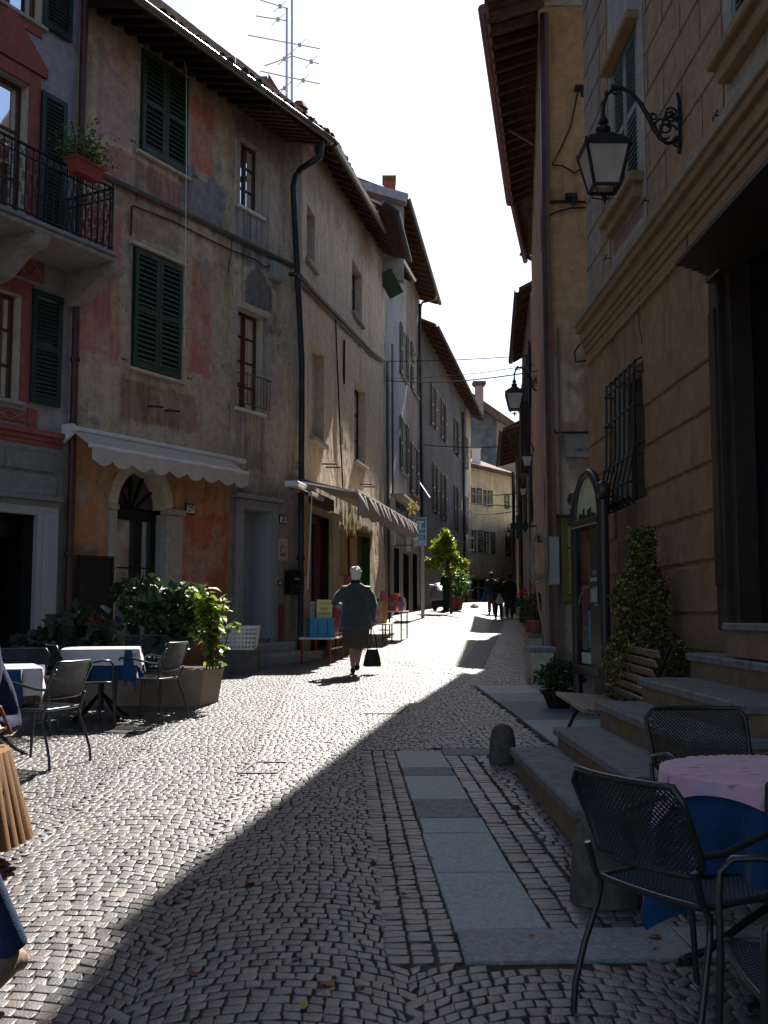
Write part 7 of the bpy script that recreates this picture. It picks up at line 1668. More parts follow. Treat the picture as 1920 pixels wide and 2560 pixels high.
# ================================================================== FURNITURE, PLANTS, PEOPLE
M['chair'] = mat('chair_metal', (.035, .042, .042), rough=.32, metal=.35, var=.2, bump=.05, spec=.6)
def lattice(mb, S, na, nb, nu, nv, r=.0032):
    """S(a,b)->Vector, a,b in 0..1; diagonal bars over an na x nb cell net"""
    for sgn in (1, -1):
        for k in range(-nb, na+1) if sgn == 1 else range(0, na+nb+1):
            pts = []
            n = nb
            for j in range(n+1):
                i = k+sgn*j
                if 0 <= i <= na: pts.append(S(i/na, j/nb))
            if len(pts) < 2: continue
            if len(pts) > 10: pts = pts[::2]+([pts[-1]] if (len(pts)-1) % 2 else [])
            mb.tube(pts, r, 4, cap=False)
def make_chair(label):
    r = root('perforated_chair', (0, 0, 0), label, 'chair', 'perforated metal cafe chairs')
    # local: +y is the way the sitter faces
    tr = .011
    def back(a, b):      # a 0..1 left-right, b 0..1 up
        w_ = .235+.012*b; x = (a*2-1)*w_; z = .535+.275*b; y = -.205-.085*b-.045*(1-(a*2-1)**2)
        c = max(0, abs(a*2-1)-.86)/.14; z += (-.045*c*c if b > .5 else .03*c*c)*abs(b*2-1)
        return Vector((x, y, z))
    q = MB(); lattice(q, back, 26, 15, 0, 0); o = q.build('back_mesh', M['chair'], r); o['kind'] = 'stuff'
    rim = [back(k/16, 1) for k in range(17)]+[back(1, 1-k/6) for k in range(1, 6)]+[back(1-k/16, 0) for k in range(17)]+[back(0, k/6) for k in range(1, 6)]
    q = MB(); q.tube(rim, tr, 8, closed=True); q.build('back_rim', M['chair'], r, smooth=True)
    def seat(a, b):
        w_ = .225+.02*b; x = (a*2-1)*w_; y = -.2+.42*b+.02*(1-(a*2-1)**2)*(b*2-1); z = .445-.018*math.sin(math.pi*a)*math.sin(math.pi*min(1, b*1.0))-.02*max(0, b-.8)*5*.2
        return Vector((x, y, z))
    q = MB(); lattice(q, seat, 24, 22, 0, 0); o = q.build('seat_mesh', M['chair'], r); o['kind'] = 'stuff'
    rim = [seat(k/12, 1) for k in range(13)]+[seat(1, 1-k/8) for k in range(1, 8)]+[seat(1-k/12, 0) for k in range(13)]+[seat(0, k/8) for k in range(1, 8)]
    q = MB(); q.tube(rim, tr, 8, closed=True); q.build('seat_rim', M['chair'], r, smooth=True)
    for s in (-1, 1):
        q = MB(); q.tube([(s*.237, -.245, .56), (s*.237, -.215, .46), (s*.238, -.19, .42), (s*.245, -.2, .36), (s*.262, -.25, .22), (s*.27, -.285, .1), (s*.272, -.295, 0)], tr, 8); q.build('leg', M['chair'], r, smooth=True)
        q = MB(); q.tube([(s*.236, -.21, .6), (s*.262, -.15, .605), (s*.272, -.02, .635), (s*.272, .12, .66), (s*.27, .2, .655), (s*.266, .235, .62), (s*.262, .24, .56), (s*.256, .24, .4), (s*.256, .25, .2), (s*.258, .262, 0)], tr, 8); q.build('leg', M['chair'], r, smooth=True)
        q = MB(); q.tube([(s*.244, .18, .44), (s*.258, .24, .44)], .008, 6); q.build('bracket', M['chair'], r)
    return r
CH = [((1.02, 3.50), (.866, .5), 'perforated chair nearest the camera beside the bigger bollard, back turned to us'),
      ((1.53, 4.86), (.05, -1), 'perforated chair on the far side of the pink-topped table, against the steps'),
      ((1.14, 2.70), (-1, .12), 'perforated chair cut off by the lower right corner of the picture'),
      ((-2.72, 8.33), (-.95, .3), 'sunlit perforated chair standing in front at the white-clothed table on the left'),
      ((-3.36, 9.5), (.05, -1), 'perforated chair behind the table at the left edge'),
      ((-2.42, 10.9), (-.96, .28), 'sunlit perforated chair right of the blue-clothed table by the planter'),
      ((-3.0, 10.45), (.85, .5), 'shaded perforated chair in front of the blue-clothed table'),
      ((-3.95, 12.0), (.6, -.8), 'dark chair furthest left near the stone door frame'),
      ((-2.75, 12.0), (0, -1), 'dark chair behind the blue-clothed table, half lost in the bush')]
proto = None
for (x, y), (dx, dy), lb in CH:
    rz = math.atan2(dy, dx)-math.pi/2
    if proto is None: proto = make_chair(lb); o = proto
    else: o = dup(proto, label=lb)
    o.location = (x, y, gz(x, y)); o.rotation_euler = (math.atan(.0235)*math.cos(rz), 0, rz)
# tables with cloths
M['blue_cloth'] = mat('blue_cloth', (.006, .05, .14), rough=.9, var=.25, scale=5, bump=.7, bscale=7, bdist=.03, sheen=.2, trans=.05)
def flowercloth(name, base, c1_, c2_, sc_):
    m = mat(name, base, rough=.9, var=.1, scale=6, bump=.5, bscale=9, bdist=.02, sheen=.2, trans=.08); n = m.node_tree.nodes; L = m.node_tree.links; b = n['Principled BSDF']
    src = b.inputs['Base Color'].links[0].from_socket; tc = n.new('ShaderNodeTexCoord')
    for (cc, s_, lo, hi, st) in ((c1_, sc_, .1, .27, (1, 2.2, 1)), (c2_, sc_*.6, .05, .4, (2.4, 1, 1))):
        mp = n.new('ShaderNodeMapping'); mp.inputs['Scale'].default_value = st; L.new(tc.outputs['Object'], mp.inputs['Vector'])
        nz = n.new('ShaderNodeTexNoise'); nz.inputs['Scale'].default_value = 5; L.new(mp.outputs[0], nz.inputs['Vector']); ad = n.new('ShaderNodeVectorMath'); ad.operation = 'MULTIPLY_ADD'; ad.inputs[1].default_value = (.12, .12, .12)
        L.new(nz.outputs['Color'], ad.inputs[0]); L.new(mp.outputs[0], ad.inputs[2])
        vo = n.new('ShaderNodeTexVoronoi'); vo.inputs['Scale'].default_value = s_; vo.inputs['Randomness'].default_value = .9; L.new(ad.outputs[0], vo.inputs['Vector'])
        mr = n.new('ShaderNodeMapRange'); mr.inputs[1].default_value = lo; mr.inputs[2].default_value = hi; mr.inputs[3].default_value = .9; mr.inputs[4].default_value = 0; L.new(vo.outputs['Distance'], mr.inputs[0])
        mx = n.new('ShaderNodeMix'); mx.data_type = 'RGBA'; L.new(mr.outputs[0], mx.inputs[0]); L.new(src, mx.inputs[6]); mx.inputs[7].default_value = (*cc, 1); src = mx.outputs[2]
    L.new(src, b.inputs['Base Color']); return m
M['pink_cloth'] = flowercloth('pink_floral_cloth', (.8, .46, .54), (.22, .17, .12), (.6, .45, .65), 9)
M['white_cloth'] = flowercloth('white_floral_cloth', (.62, .58, .6), (.3, .28, .33), (.58, .55, .62), 7)
def cloth(c, half, tab, z, rot, m, label, name, seed, n=56, flare=.22, amp=.03, round_=0, lift=None, r0=.012):
    """square cloth (half size) over a square/round table top (half size tab)"""
    g = random.Random(seed); ph = [g.uniform(0, 6.28) for _ in range(6)]; vv = []
    for j in range(n+1):
        for i in range(n+1):
            x, y = (i/n*2-1)*half, (j/n*2-1)*half
            if round_:
                d0 = math.hypot(x, y); k = min(1, tab/max(d0, 1e-6)); qx, qy = x*k, y*k
            else: qx, qy = max(-tab, min(tab, x)), max(-tab, min(tab, y))
            dx, dy = x-qx, y-qy; d = math.hypot(dx, dy)
            if d > 1e-6:
                nx, ny = dx/d, dy/d; s_ = math.atan2(qy, qx); wv = amp*(math.sin(s_*9+ph[0])+.6*math.sin(s_*17+ph[1])+.4*math.sin(s_*5+ph[2]))*min(1, d/.12)
                f_ = flare*d*.55+wv*d/.25; px_, py_ = qx+nx*(r0+f_), qy+ny*(r0+f_); zz = z-max(0, d-.01)*.97
            else: px_, py_, zz = x, y, z+.0015*math.sin(x*31+ph[3])*math.sin(y*27+ph[4])
            if lift: zz, px_, py_ = lift(x, y, zz, px_, py_)
            ca2, sa2 = math.cos(rot), math.sin(rot); vv.append((c[0]+px_*ca2-py_*sa2, c[1]+px_*sa2+py_*ca2, zz))
    q = MB(); q.add(vv, [(j*(n+1)+i, j*(n+1)+i+1, (j+1)*(n+1)+i+1, (j+1)*(n+1)+i) for j in range(n) for i in range(n)])
    return props(q.build(name, m, smooth=True), label, 'tablecloth')
def cafe_table(x, y, tab, rot, label, round_=0):
    z0 = gz(x, y); r = root('cafe_table', (x, y, z0), label, 'table', 'cafe tables under cloths'); q = MB(); f = Fr(Vector((x, y, z0)), Vector((math.cos(rot), math.sin(rot), 0)), 1)
    if round_: q.lathe([(tab, .715), (tab, .735)], (x, y, z0), 28)
    else: q.fb(f, -tab, tab, .715, .735, -tab, tab, .004)
    q.build('table_top', M['iron'], r); q = MB(); q.tube([(x, y, z0+.1), (x, y, z0+.715)], .03, 10); q.build('pedestal', M['iron'], r)
    for k in range(4):
        a = rot+.785+k*1.5708; d_ = Vector((math.cos(a), math.sin(a), 0)); o_ = Vector((x, y, z0)); q = MB(); q.tube([o_+Vector((0, 0, .28)), o_+d_*.1+Vector((0, 0, .2)), o_+d_*.26+Vector((0, 0, .06)), o_+d_*.34+Vector((0, 0, .02))], .016, 6); q.lathe([(.03, 0), (.03, .02)], o_+d_*.34, 8); q.build('foot', M['iron'], r)
    return z0
tcx, tcy = 1.42, 3.86
z0 = cafe_table(tcx, tcy, .36, .2, 'cafe table under blue cloth and pink floral topper at lower right', 1)
cloth((tcx, tcy), .68, .365, z0+.739, .75, M['blue_cloth'], 'deep blue cloth hanging under the pink floral topper', 'blue_tablecloth', 1, round_=1, amp=.045)
def lift(x, y, z, px_, py_):
    t = max(0, (x-.08)/.3)*max(0, 1-abs(y+.12)/.25)
    return z+.11*min(1, t)*math.sin(min(1, t)*2.2), px_-.12*min(1, t), py_
cloth((tcx, tcy), .43, .372, z0+.7425, .75, M['pink_cloth'], 'pink floral topper cloth with its right side folded up', 'pink_topper', 2, round_=1, amp=.015, lift=lift, r0=.03)
q = MB(); p_ = Vector((1.27, 3.5, z0+.70)); q.tube([p_+Vector((0, 0, .05)), p_+Vector((-.01, -.015, .05)), p_+Vector((-.015, -.02, -.04))], .009, 6); props(q.build('cloth_clip', M['iron']), 'small dark metal clip holding the pink cloth to the table', 'clip')
x, y = -2.97, 11.05; z0 = cafe_table(x, y, .34, .1, 'cafe table under blue cloth and white floral topper by the planter')
cloth((x, y), .68, .345, z0+.739, .1, M['blue_cloth'], 'blue cloth hanging below the white topper by the planter', 'blue_tablecloth', 3, amp=.025); cloth((x, y), .53, .352, z0+.7425, .22, M['white_cloth'], 'white floral topper on the blue cloth by the planter', 'white_topper', 4, amp=.02, r0=.035, flare=.3)
x, y = -3.22, 8.55; z0 = cafe_table(x, y, .34, .05, 'cafe table at the left edge under a bright white floral topper')
cloth((x, y), .58, .345, z0+.739, .05, M['blue_cloth'], 'blue cloth under the bright topper at the left edge', 'blue_tablecloth', 5, amp=.025); cloth((x, y), .58, .352, z0+.7425, .42, M['white_cloth'], 'sunlit white floral topper at the left edge', 'white_topper', 6, amp=.02, r0=.035, flare=.3)

# planter trough with shrubs
tp = root('trough_planter', (-2.55, 12.65, gz(-2.55, 12.65)), 'long buff stone trough planter behind the blue-clothed table', 'planter'); zt0 = gz(-2.5, 12.6); q = MB()
M['trough'] = mat('trough_stone', (.3, .23, .17), rough=.85, var=.15, scale=8, bump=.3)
q.hexa([(-3.5, 12.35, zt0-.02), (-2.12, 12.1, zt0-.02), (-2.0, 12.65, zt0-.02), (-3.4, 12.9, zt0-.02), (-3.56, 12.3, zt0+.42), (-2.06, 12.03, zt0+.42), (-1.93, 12.7, zt0+.42), (-3.44, 12.96, zt0+.42)]); q.build('trough', M['trough'], tp)
q = MB(); q.hexa([(-3.48, 12.36, zt0+.4), (-2.12, 12.11, zt0+.4), (-2.0, 12.64, zt0+.4), (-3.4, 12.88, zt0+.4), (-3.48, 12.36, zt0+.425), (-2.12, 12.11, zt0+.425), (-2.0, 12.64, zt0+.425), (-3.4, 12.88, zt0+.425)]); q.build('soil', M['soil'], tp)
# individually built large leaves for the sunlit shrub
def bigleaf_mesh(name, L_, W_, m_, col, k):
    n = 6; mb = MB(); rows_ = []
    for i in range(n+1):
        t = i/n; w_ = W_*math.sin(math.pi*t**.85)**.85*.5 if 0 < t < 1 else .001; z = -.25*L_*t*t+.04*L_*math.sin(t*6+k)
        rows_.append([(-w_, t*L_, z+.18*w_), (0, t*L_, z-.12*w_), (w_, t*L_, z+.18*w_)])
    vv = [p for r_ in rows_ for p in r_]; mb.add(vv, [(3*i+j, 3*i+j+1, 3*i+j+4, 3*i+j+3) for i in range(n) for j in range(2)])
    me = bpy.data.meshes.new(name); me.from_pydata(mb.v, [], mb.f); me.materials.append(m_); me.polygons.foreach_set('use_smooth', [True]*len(me.polygons)); setcol(me, np.tile(col, (len(mb.v), 1))); return me
def leafy(name, base, label, cat, cx_, rr, z0_, z1_, n, L_, cols, seed, grp=None, m_='leaf', nind=240):
    r = root(name, base, label, cat, grp); g = random.Random(seed); ms_ = [bigleaf_mesh('leaf', L_*(.8+.1*k), L_*.62, M[m_], cols[k % len(cols)], k) for k in range(5)]
    st_n = 16; stems = []
    for k in range(st_n):
        a = g.uniform(0, 6.28); e = Vector((cx_.x+rr.x*math.cos(a)*g.uniform(.2, 1), cx_.y+rr.y*math.sin(a)*g.uniform(.2, 1), z0_+(z1_-z0_)*g.uniform(.45, 1))); b_ = Vector((cx_.x+g.uniform(-.1, .1), cx_.y+g.uniform(-.1, .1), base[2])); md = b_.lerp(e, .5)+Vector((0, 0, .12)); stems.append((b_, md, e))
        q = MB(); q.tube([b_, md, e], [.009, .007, .004], 5); q.build('stem', M['rafter'], r)
    for k in range(n):
        b_, md, e = stems[k % st_n]; t = g.random()**.5; p_ = b_.lerp(md, t*2) if t < .5 else md.lerp(e, t*2-1); a = g.uniform(0, 6.28)
        if p_.z < z0_: p_.z = z0_+g.uniform(0, .2)
        o = bpy.data.objects.new('leaf', ms_[g.randrange(5)]); C.objects.link(o); o.parent = r; o.location = p_-Vector(base); s_ = g.uniform(.7, 1.25); o.scale = (s_, s_, s_); o.rotation_euler = (g.uniform(-.5, .5)-.1, g.uniform(-.35, .35), a)
    return r
leafy('hydrangea', (-2.2, 12.38, zt0+.42), 'sunlit hydrangea with large yellow-green leaves at the right end of the trough', 'shrub', Vector((-2.0, 12.2, 0)), Vector((.3, .25, 0)), zt0+.38, zt0+1.42, 270, .13, [(.1, .2, .02), (.14, .26, .025), (.2, .3, .03), (.08, .16, .02), (.28, .3, .03)], 3)
def bush(name, base, label, cen, rad, n, size, cols, seed, m_='leaf_dk', asp=.7):
    r = root(name, base, label, 'shrub'); g = np.random.default_rng(seed); k = 9; cs = np.array(cen)+g.uniform(-.6, .6, (k, 3))*np.array(rad); d = g.normal(size=(n, 3)); d /= np.linalg.norm(d, axis=1)[:, None]
    c_ = cs[g.integers(0, k, n)]+d*np.array(rad)*.5*(g.random((n, 1))**.3); c_[:, 2] = np.maximum(c_[:, 2], base[2]+.02)
    v, f = leafcloud(c_, size, seed=seed, aspect=asp, up=.8); npmesh('foliage', v, f, M[m_], r, origin=tuple(base), col=leafcols(n, cols, seed))
    for j in range(7):
        q = MB(); e = Vector(cs[j]); q.tube([Vector(base)+Vector((random.uniform(-.15, .15), 0, 0)), Vector(base).lerp(e, .6)+Vector((0, 0, .1)), e], [.014, .01, .005], 5); q.build('stem', M['rafter'], r)
    return r
dkg = [(.025, .06, .02), (.035, .085, .025), (.018, .045, .018), (.05, .1, .03)]
bush('dark_bush', (-2.75, 12.65, zt0+.42), 'dark green hydrangea bush in the middle of the trough', (-2.72, 12.6, zt0+.98), (.62, .42, .5), 850, .14, dkg, 21)
pl_ = plant(Vector((-3.75, 12.9, gz(-3.75, 12.9))), .25, .35, 'large-leaved hydrangea in a pot left of the trough', 'shrub', 420, .45, .75, .17, [(.045, .075, .05), (.06, .09, .06), (.03, .055, .03)], 22, name='hydrangea_pot', asp=.8)
plant(Vector((-3.95, 11.9, gz(-3.95, 11.9))), .2, .3, 'small grey-leaved plant in a pot by the drainpipe', 'shrub', 260, .32, .55, .12, [(.04, .06, .05), (.03, .05, .035)], 23, name='hydrangea_pot', asp=.8)
g = np.random.default_rng(6); cen = np.array([-3.55, 12.75, zt0+.95])+g.normal(0, .045, (60, 3)); v, f = leafcloud(cen, .06, seed=5, aspect=.9); npmesh('flowers', v, f, M['leaf_dk'], pl_, origin=tuple(wl(pl_)), col=leafcols(60, [(.3, .03, .02)], 5))
# white laundry basket on a stone ledge
bx, by = -2.32, 16.75; bz = gz(bx, by)
q = MB(); q.box(bx-.36, bx+.3, by-.14, by+.3, bz-.02, bz+.38); props(q.build('stone_ledge', mat('ledge_stone', (.12, .11, .1), var=.3, bump=.5)), 'low stone ledge beside the steps carrying the white basket', 'stone ledge')
r = root('laundry_basket', (bx, by, bz+.38), 'white perforated plastic basket with a blue cloth beside the door steps', 'basket'); zb0, zb1 = bz+.381, bz+.72; hw, hd = .27, .18
f_ = Fr(Vector((bx, by, 0)), Vector((1, 0, 0)), 1)
def side(a, b):
    a, b = Vector(a), Vector(b); d_ = (b-a); nC = 10; nR = 5; q = MB()
    for k in range(nC+1): t = k/nC; q.bar(a+d_*t+Vector((0, 0, zb0)), a+d_*(t)*1.0+Vector((0, 0, zb1))+(a+d_*t-Vector((bx, by, 0)))*.16, .022, .008)
    for k in range(nR+1): z = zb0+(zb1-zb0)*k/nR; s_ = 1+.16*k/nR; c_ = Vector((bx, by, 0)); q.bar(c_+(a-c_)*s_+Vector((0, 0, z)), c_+(b-c_)*s_+Vector((0, 0, z)), .01, .03 if k < nR else .045)
    q.build('basket_side', M['white'], r)
cs_ = [(bx-hw, by-hd, 0), (bx+hw, by-hd, 0), (bx+hw, by+hd, 0), (bx-hw, by+hd, 0)]
for k in range(4): side(cs_[k], cs_[(k+1) % 4])
q = MB(); q.box(bx-hw, bx+hw, by-hd, by+hd, zb0, zb0+.01); q.build('basket_floor', M['white'], r)
q = MB(); q.lathe([(.2, 0), (.24, .15), (.2, .28), (.05, .34)], (bx-.1, by, zb0+.02), 12, sy=.7); props(q.build('folded_laundry', M['white'], smooth=True), 'pale folded laundry heaped in the basket', 'laundry')
q = MB(); q.lathe([(.1, 0), (.16, .06), (.12, .14), (.02, .17)], (bx-.34, by-.05, zb1+.02), 10); props(q.build('blue_cloth', mat('royal_blue', (.02, .04, .25), rough=.8), smooth=True), 'royal blue cloth hanging over the left side of the basket', 'cloth')

# yellow-green tree against the dark house
def tree(base, cen, rad, n, size, cols, seed, label, nm='small_tree'):
    r = root(nm, base, label, 'tree'); g = np.random.default_rng(seed); k = 30; cs = np.array(cen)+g.normal(0, .52, (k, 3))*np.array(rad); d = g.normal(size=(n, 3)); d /= np.linalg.norm(d, axis=1)[:, None]
    c_ = cs[g.integers(0, k, n)]+d*np.array(rad)*.3*(g.random((n, 1))**.7)
    v, f = leafcloud(c_, size, seed=seed, aspect=.75); npmesh('crown', v, f, M['leaf'], r, origin=tuple(base), col=leafcols(n, cols, seed)); q = MB(); b_ = Vector(base); t_ = Vector(cen)-Vector((0, 0, rad[2]*.8)); q.tube([b_, b_.lerp(t_, .5)+Vector((.06, 0, 0)), t_, Vector(cen)], [.06, .05, .04, .02], 8)
    for j in range(8): q.tube([t_, t_.lerp(Vector(cs[j]), .5)+Vector((0, 0, .1)), Vector(cs[j])], [.025, .018, .008], 5)
    q.build('trunk', M['rafter'], r); return r
tb = W(1128, 1500, 39); tb.z = gz(tb.x, tb.y); tc_ = W(1119, 1376, 39)
tree(tuple(tb), tuple(tc_), (.72, .55, .8), 4200, .12, [(.26, .38, .03), (.18, .3, .02), (.36, .42, .03), (.4, .36, .04), (.12, .2, .02)], 5, 'bright yellow-green small tree glowing against the dark house')
pb_ = P(W(1142, 1500, 43).x, 43)
plant(pb_, .3, .5, 'big leafy plant in a terracotta pot beyond the standing man', 'potted plant', 1100, .55, 1.25, .13, [(.05, .12, .02), (.08, .16, .03), (.12, .2, .03)], 52, m_='leaf')
# ------------------------------------------------------------------ organic shapes
def organic(mb, name, m, parent, vox=.02, it=6, fac=.5, col=None, origin=None):
    me = bpy.data.meshes.new('tmp'); me.from_pydata(mb.v, [], mb.f); o = bpy.data.objects.new('tmp', me); C.objects.link(o)
    rm = o.modifiers.new('r', 'REMESH'); rm.mode = 'VOXEL'; rm.voxel_size = vox; s_ = o.modifiers.new('s', 'SMOOTH'); s_.factor = fac; s_.iterations = it
    dg = bpy.context.evaluated_depsgraph_get(); n = bpy.data.meshes.new_from_object(o.evaluated_get(dg)); bpy.data.objects.remove(o); n.name = name
    org = Vector(wl(parent)) if parent else Vector(origin or (0, 0, 0)); n.transform(Matrix.Translation(-org)); n.materials.clear(); n.materials.append(m); n.polygons.foreach_set('use_smooth', [True]*len(n.polygons))
    ob = bpy.data.objects.new(name, n); C.objects.link(ob)
    if parent: ob.parent = parent
    else: ob.location = org
    return ob
class Fig:
    """figure space: x right, y forward, z up -> world"""
    def __init__(s, base, yaw, sc_=1): s.b = Vector(base); s.c, s.s = math.cos(yaw), math.sin(yaw); s.k = sc_
    def p(s, x, y, z): x, y, z = x*s.k, y*s.k, z*s.k; return s.b+Vector((x*s.c-y*s.s, x*s.s+y*s.c, z))
    def loft(s, mb, rings, n=20):
        base = len(mb.v)
        for (x, y, z, rx, ry) in rings:
            for k in range(n): a = 2*math.pi*k/n; mb.v.append(tuple(s.p(x+rx*math.cos(a), y+ry*math.sin(a), z)))
        for i in range(len(rings)-1):
            for k in range(n): a, b = base+i*n+k, base+i*n+(k+1) % n; mb.f.append((a, b, b+n, a+n))
        mb.f.append(tuple(base+k for k in range(n-1, -1, -1))); mb.f.append(tuple(base+(len(rings)-1)*n+k for k in range(n)))
    def limb(s, mb, pts, rs, n=12): mb.tube([s.p(*q) for q in pts], [r_*s.k for r_ in rs], n)
    def ball(s, mb, x, y, z, rx, ry, rz): s.loft(mb, [(x, y, z+rz*math.sin(t), rx*math.cos(t)+.001, ry*math.cos(t)+.001) for t in [(-.5+k/10)*math.pi for k in range(11)]], 16)
skin = mat('skin', (.36, .2, .14), rough=.55, var=.08, bump=0)
def hand(F, mb, wx, wy, wz, d, side_, sc_=1, curl=.6):
    """palm and five fingers hanging from the wrist; d=(dx,dy,dz) direction of the fingers"""
    D_ = Vector(d).normalized(); S_v = Vector((0, 1, 0)); S_v = (S_v-D_*S_v.dot(D_)).normalized(); P_ = D_.cross(S_v)*side_; w_ = Vector((wx, wy, wz))
    def t(v): return tuple(v)
    F.limb(mb, [t(w_), t(w_+D_*.03), t(w_+D_*.075)], [.024, .033, .034]); L_ = (.062, .072, .068, .055)
    for k in range(4):
        o_ = w_+D_*.075+S_v*(.03-.02*k); a = o_+D_*L_[k]*.55+P_*-.006; b = a+(D_*(1-curl)+P_*-curl).normalized()*L_[k]*.6; F.limb(mb, [t(w_+D_*.04+S_v*(.024-.016*k)), t(o_), t(a), t(b)], [.01, .0105, .0095, .0075], 6)
    o_ = w_+D_*.03+S_v*.025; F.limb(mb, [t(o_), t(o_+D_*.03+S_v*.03-P_*.01), t(o_+D_*.06+S_v*.034-P_*.02)], [.013, .012, .009], 6)
def person(base, yaw, height, label, coat, coatc, leg_m, hair_m, armL, armR, legs, skirt=None, skirt_m=None, shoe_m=None, coat_hem=.5, wide=1.0, hairrz=.0, lookdown=0, vox=.022, collar=None, bald=False):
    """arm = [(elbow), (wrist)] in a 1.7 m figure; legs = [((knee),(ankle)) left, right]"""
    k = height/1.7; r = root('person', base, label, 'person'); F = Fig(base, yaw, k); mb = MB(); W_ = wide
    # body: one mesh
    F.loft(mb, [(0, 0, .86, .15*W_, .11), (0, 0, .95, .165*W_, .125), (0, 0, 1.08, .135*W_, .105), (0, 0, 1.22, .155*W_, .115), (0, .0, 1.36, .17*W_, .105), (0, 0, 1.42, .12, .08), (0, .005, 1.46, .06, .06)])
    F.limb(mb, [(0, 0, 1.42), (0, .012, 1.5), (0, .02, 1.56)], [.062, .055, .055]); hd_ = 1.60
    F.ball(mb, 0, .02, hd_+.005, .074, .09, .108); F.ball(mb, 0, .045, hd_-.045, .055, .06, .06)
    F.limb(mb, [(0, .1, hd_+.02), (0, .122, hd_-.015), (0, .1, hd_-.03)], [.01, .017, .01], 6)
    for s_ in (-1, 1): F.ball(mb, s_*.077, .01, hd_-.01, .012, .018, .03)
    for s_, arm in ((-1, armL), (1, armR)):
        sh_ = (s_*.17*W_, 0, 1.38); e, w_ = arm; F.limb(mb, [(s_*.1, 0, 1.38), sh_, e, w_], [.05, .052, .04, .026]); d_ = (Vector(w_)-Vector(e)).normalized(); hand(F, mb, *w_, (d_.x, d_.y, d_.z), s_)
    for s_, (kn, an) in zip((-1, 1), legs): F.limb(mb, [(s_*.085, 0, .9), (s_*.09, 0, .8), kn, ((kn[0]+an[0])/2, (kn[1]+an[1])/2-.02, (kn[2]+an[2])/2), an], [.09, .085, .056, .052, .034])
    organic(mb, 'body', skin, r, vox=.013*k, it=3)
    # coat
    mb = MB(); h0 = coat_hem
    F.loft(mb, [(0, 0, h0, .235*W_, .155), (0, 0, h0+.02, .238*W_, .16), (0, 0, (h0+1.1)/2, .222*W_, .16), (0, 0, 1.1, .2*W_, .15), (0, -.005, 1.25, .188*W_, .15), (0, -.005, 1.355, .15*W_, .12), (0, 0, 1.43, .13, .09), (0, .0, 1.475, .075, .075)])
    for s_, arm in ((-1, armL), (1, armR)):
        e, w_ = arm; F.limb(mb, [(s_*.08, 0, 1.36), (s_*.16*W_, 0, 1.335), tuple((Vector((s_*.18*W_, 0, 1.37))+Vector(e))/2), e, tuple(Vector(e).lerp(Vector(w_), .93))], [.075, .08, .076, .066, .05])
    organic(mb, coat, coatc, r, vox=vox*k, it=5)
    if collar: mb = MB(); F.loft(mb, [(0, 0, 1.43, .085, .085), (0, 0, 1.48, .08, .08), (0, .0, 1.515, .07, .072)]); organic(mb, 'collar', collar, r, vox=.012, it=2)
    if skirt: mb = MB(); F.loft(mb, [(0, .0, skirt, .185*W_, .15), (0, 0, skirt+.02, .187*W_, .152), (0, 0, .75, .2*W_, .15), (0, 0, 1.0, .17*W_, .13)]); organic(mb, 'skirt', skirt_m, r, vox=.018, it=3)
    else:
        mb = MB()
        for s_, (kn, an) in zip((-1, 1), legs): F.limb(mb, [(s_*.06, 0, .95), (s_*.09, 0, .82), kn, (an[0], an[1], an[2]+.0)], [.1, .105, .078, .066])
        organic(mb, 'trousers', leg_m, r, vox=.02*k, it=4)
    for s_, (kn, an) in zip((-1, 1), legs):
        mb = MB(); ax, ay, az = an; tz = max(.03, az-.07); F.limb(mb, [(ax, ay-.06, az-.045), (ax, ay+.0, az-.03), (ax, ay+.1, tz+.01), (ax, ay+.17, tz)], [.038, .045, .042, .028]); organic(mb, 'shoe', shoe_m or M['black'], r, vox=.012, it=2)
    # hair
    mb = MB(); g = random.Random(int(height*1000)); F.ball(mb, 0, .0, hd_+.03, .088, .098, .1)
    if not bald: F.ball(mb, 0, -.025, hd_-.02, .083, .075, .09)
    for _ in range(40): a = g.uniform(0, 6.28); t = g.uniform(.1, 1.2); F.ball(mb, .082*math.cos(a)*math.cos(t), -.005+.092*math.sin(a)*math.cos(t), hd_+.03+.095*math.sin(t), .02, .02, .018)
    o = organic(mb, 'hair', hair_m, r, vox=.01, it=2)
    # keep the face free of hair
    me = o.data; import bmesh; bm = bmesh.new(); bm.from_mesh(me); base_ = Vector(wl(r)); dl = []
    for v_ in bm.verts:
        w_ = v_.co+base_-F.b; lx, ly, lz = (w_.x*F.c+w_.y*F.s)/k, (-w_.x*F.s+w_.y*F.c)/k, w_.z/k
        if ly > .055 and lz < hd_+.055: dl.append(v_)
    bmesh.ops.delete(bm, geom=dl, context='VERTS'); bm.to_mesh(me); bm.free()
    for s_ in (-1, 1): mb = MB(); F.ball(mb, s_*.03, .098, hd_+.005, .012, .008, .007); o = MB(); o.v, o.f = mb.v, mb.f; o.build('eye', M['black'], r, smooth=True)
    mb = MB(); F.ball(mb, 0, .1, hd_-.062, .024, .01, .007); mb.build('mouth', mat('lips', (.25, .08, .07), rough=.5, bump=0, var=0), r, smooth=True)
    return r, F
coat_g = mat('grey_green_wool', (.035, .05, .048), rough=.95, var=.3, scale=9, bump=.8, bscale=9, bdist=.035, sheen=.5)
skirt_m = mat('brown_grey_skirt', (.07, .06, .05), rough=.95, var=.2, scale=40, bump=.3, bscale=150)
whiteh = mat('white_hair', (.7, .68, .64), rough=.7, var=.35, scale=40, bump=1, bscale=55, bdist=.02, sheen=.3)
darkh = mat('dark_hair', (.02, .014, .01), rough=.5, var=.2, scale=60, bump=.6, bscale=120)
wb_ = G(889, 1686)
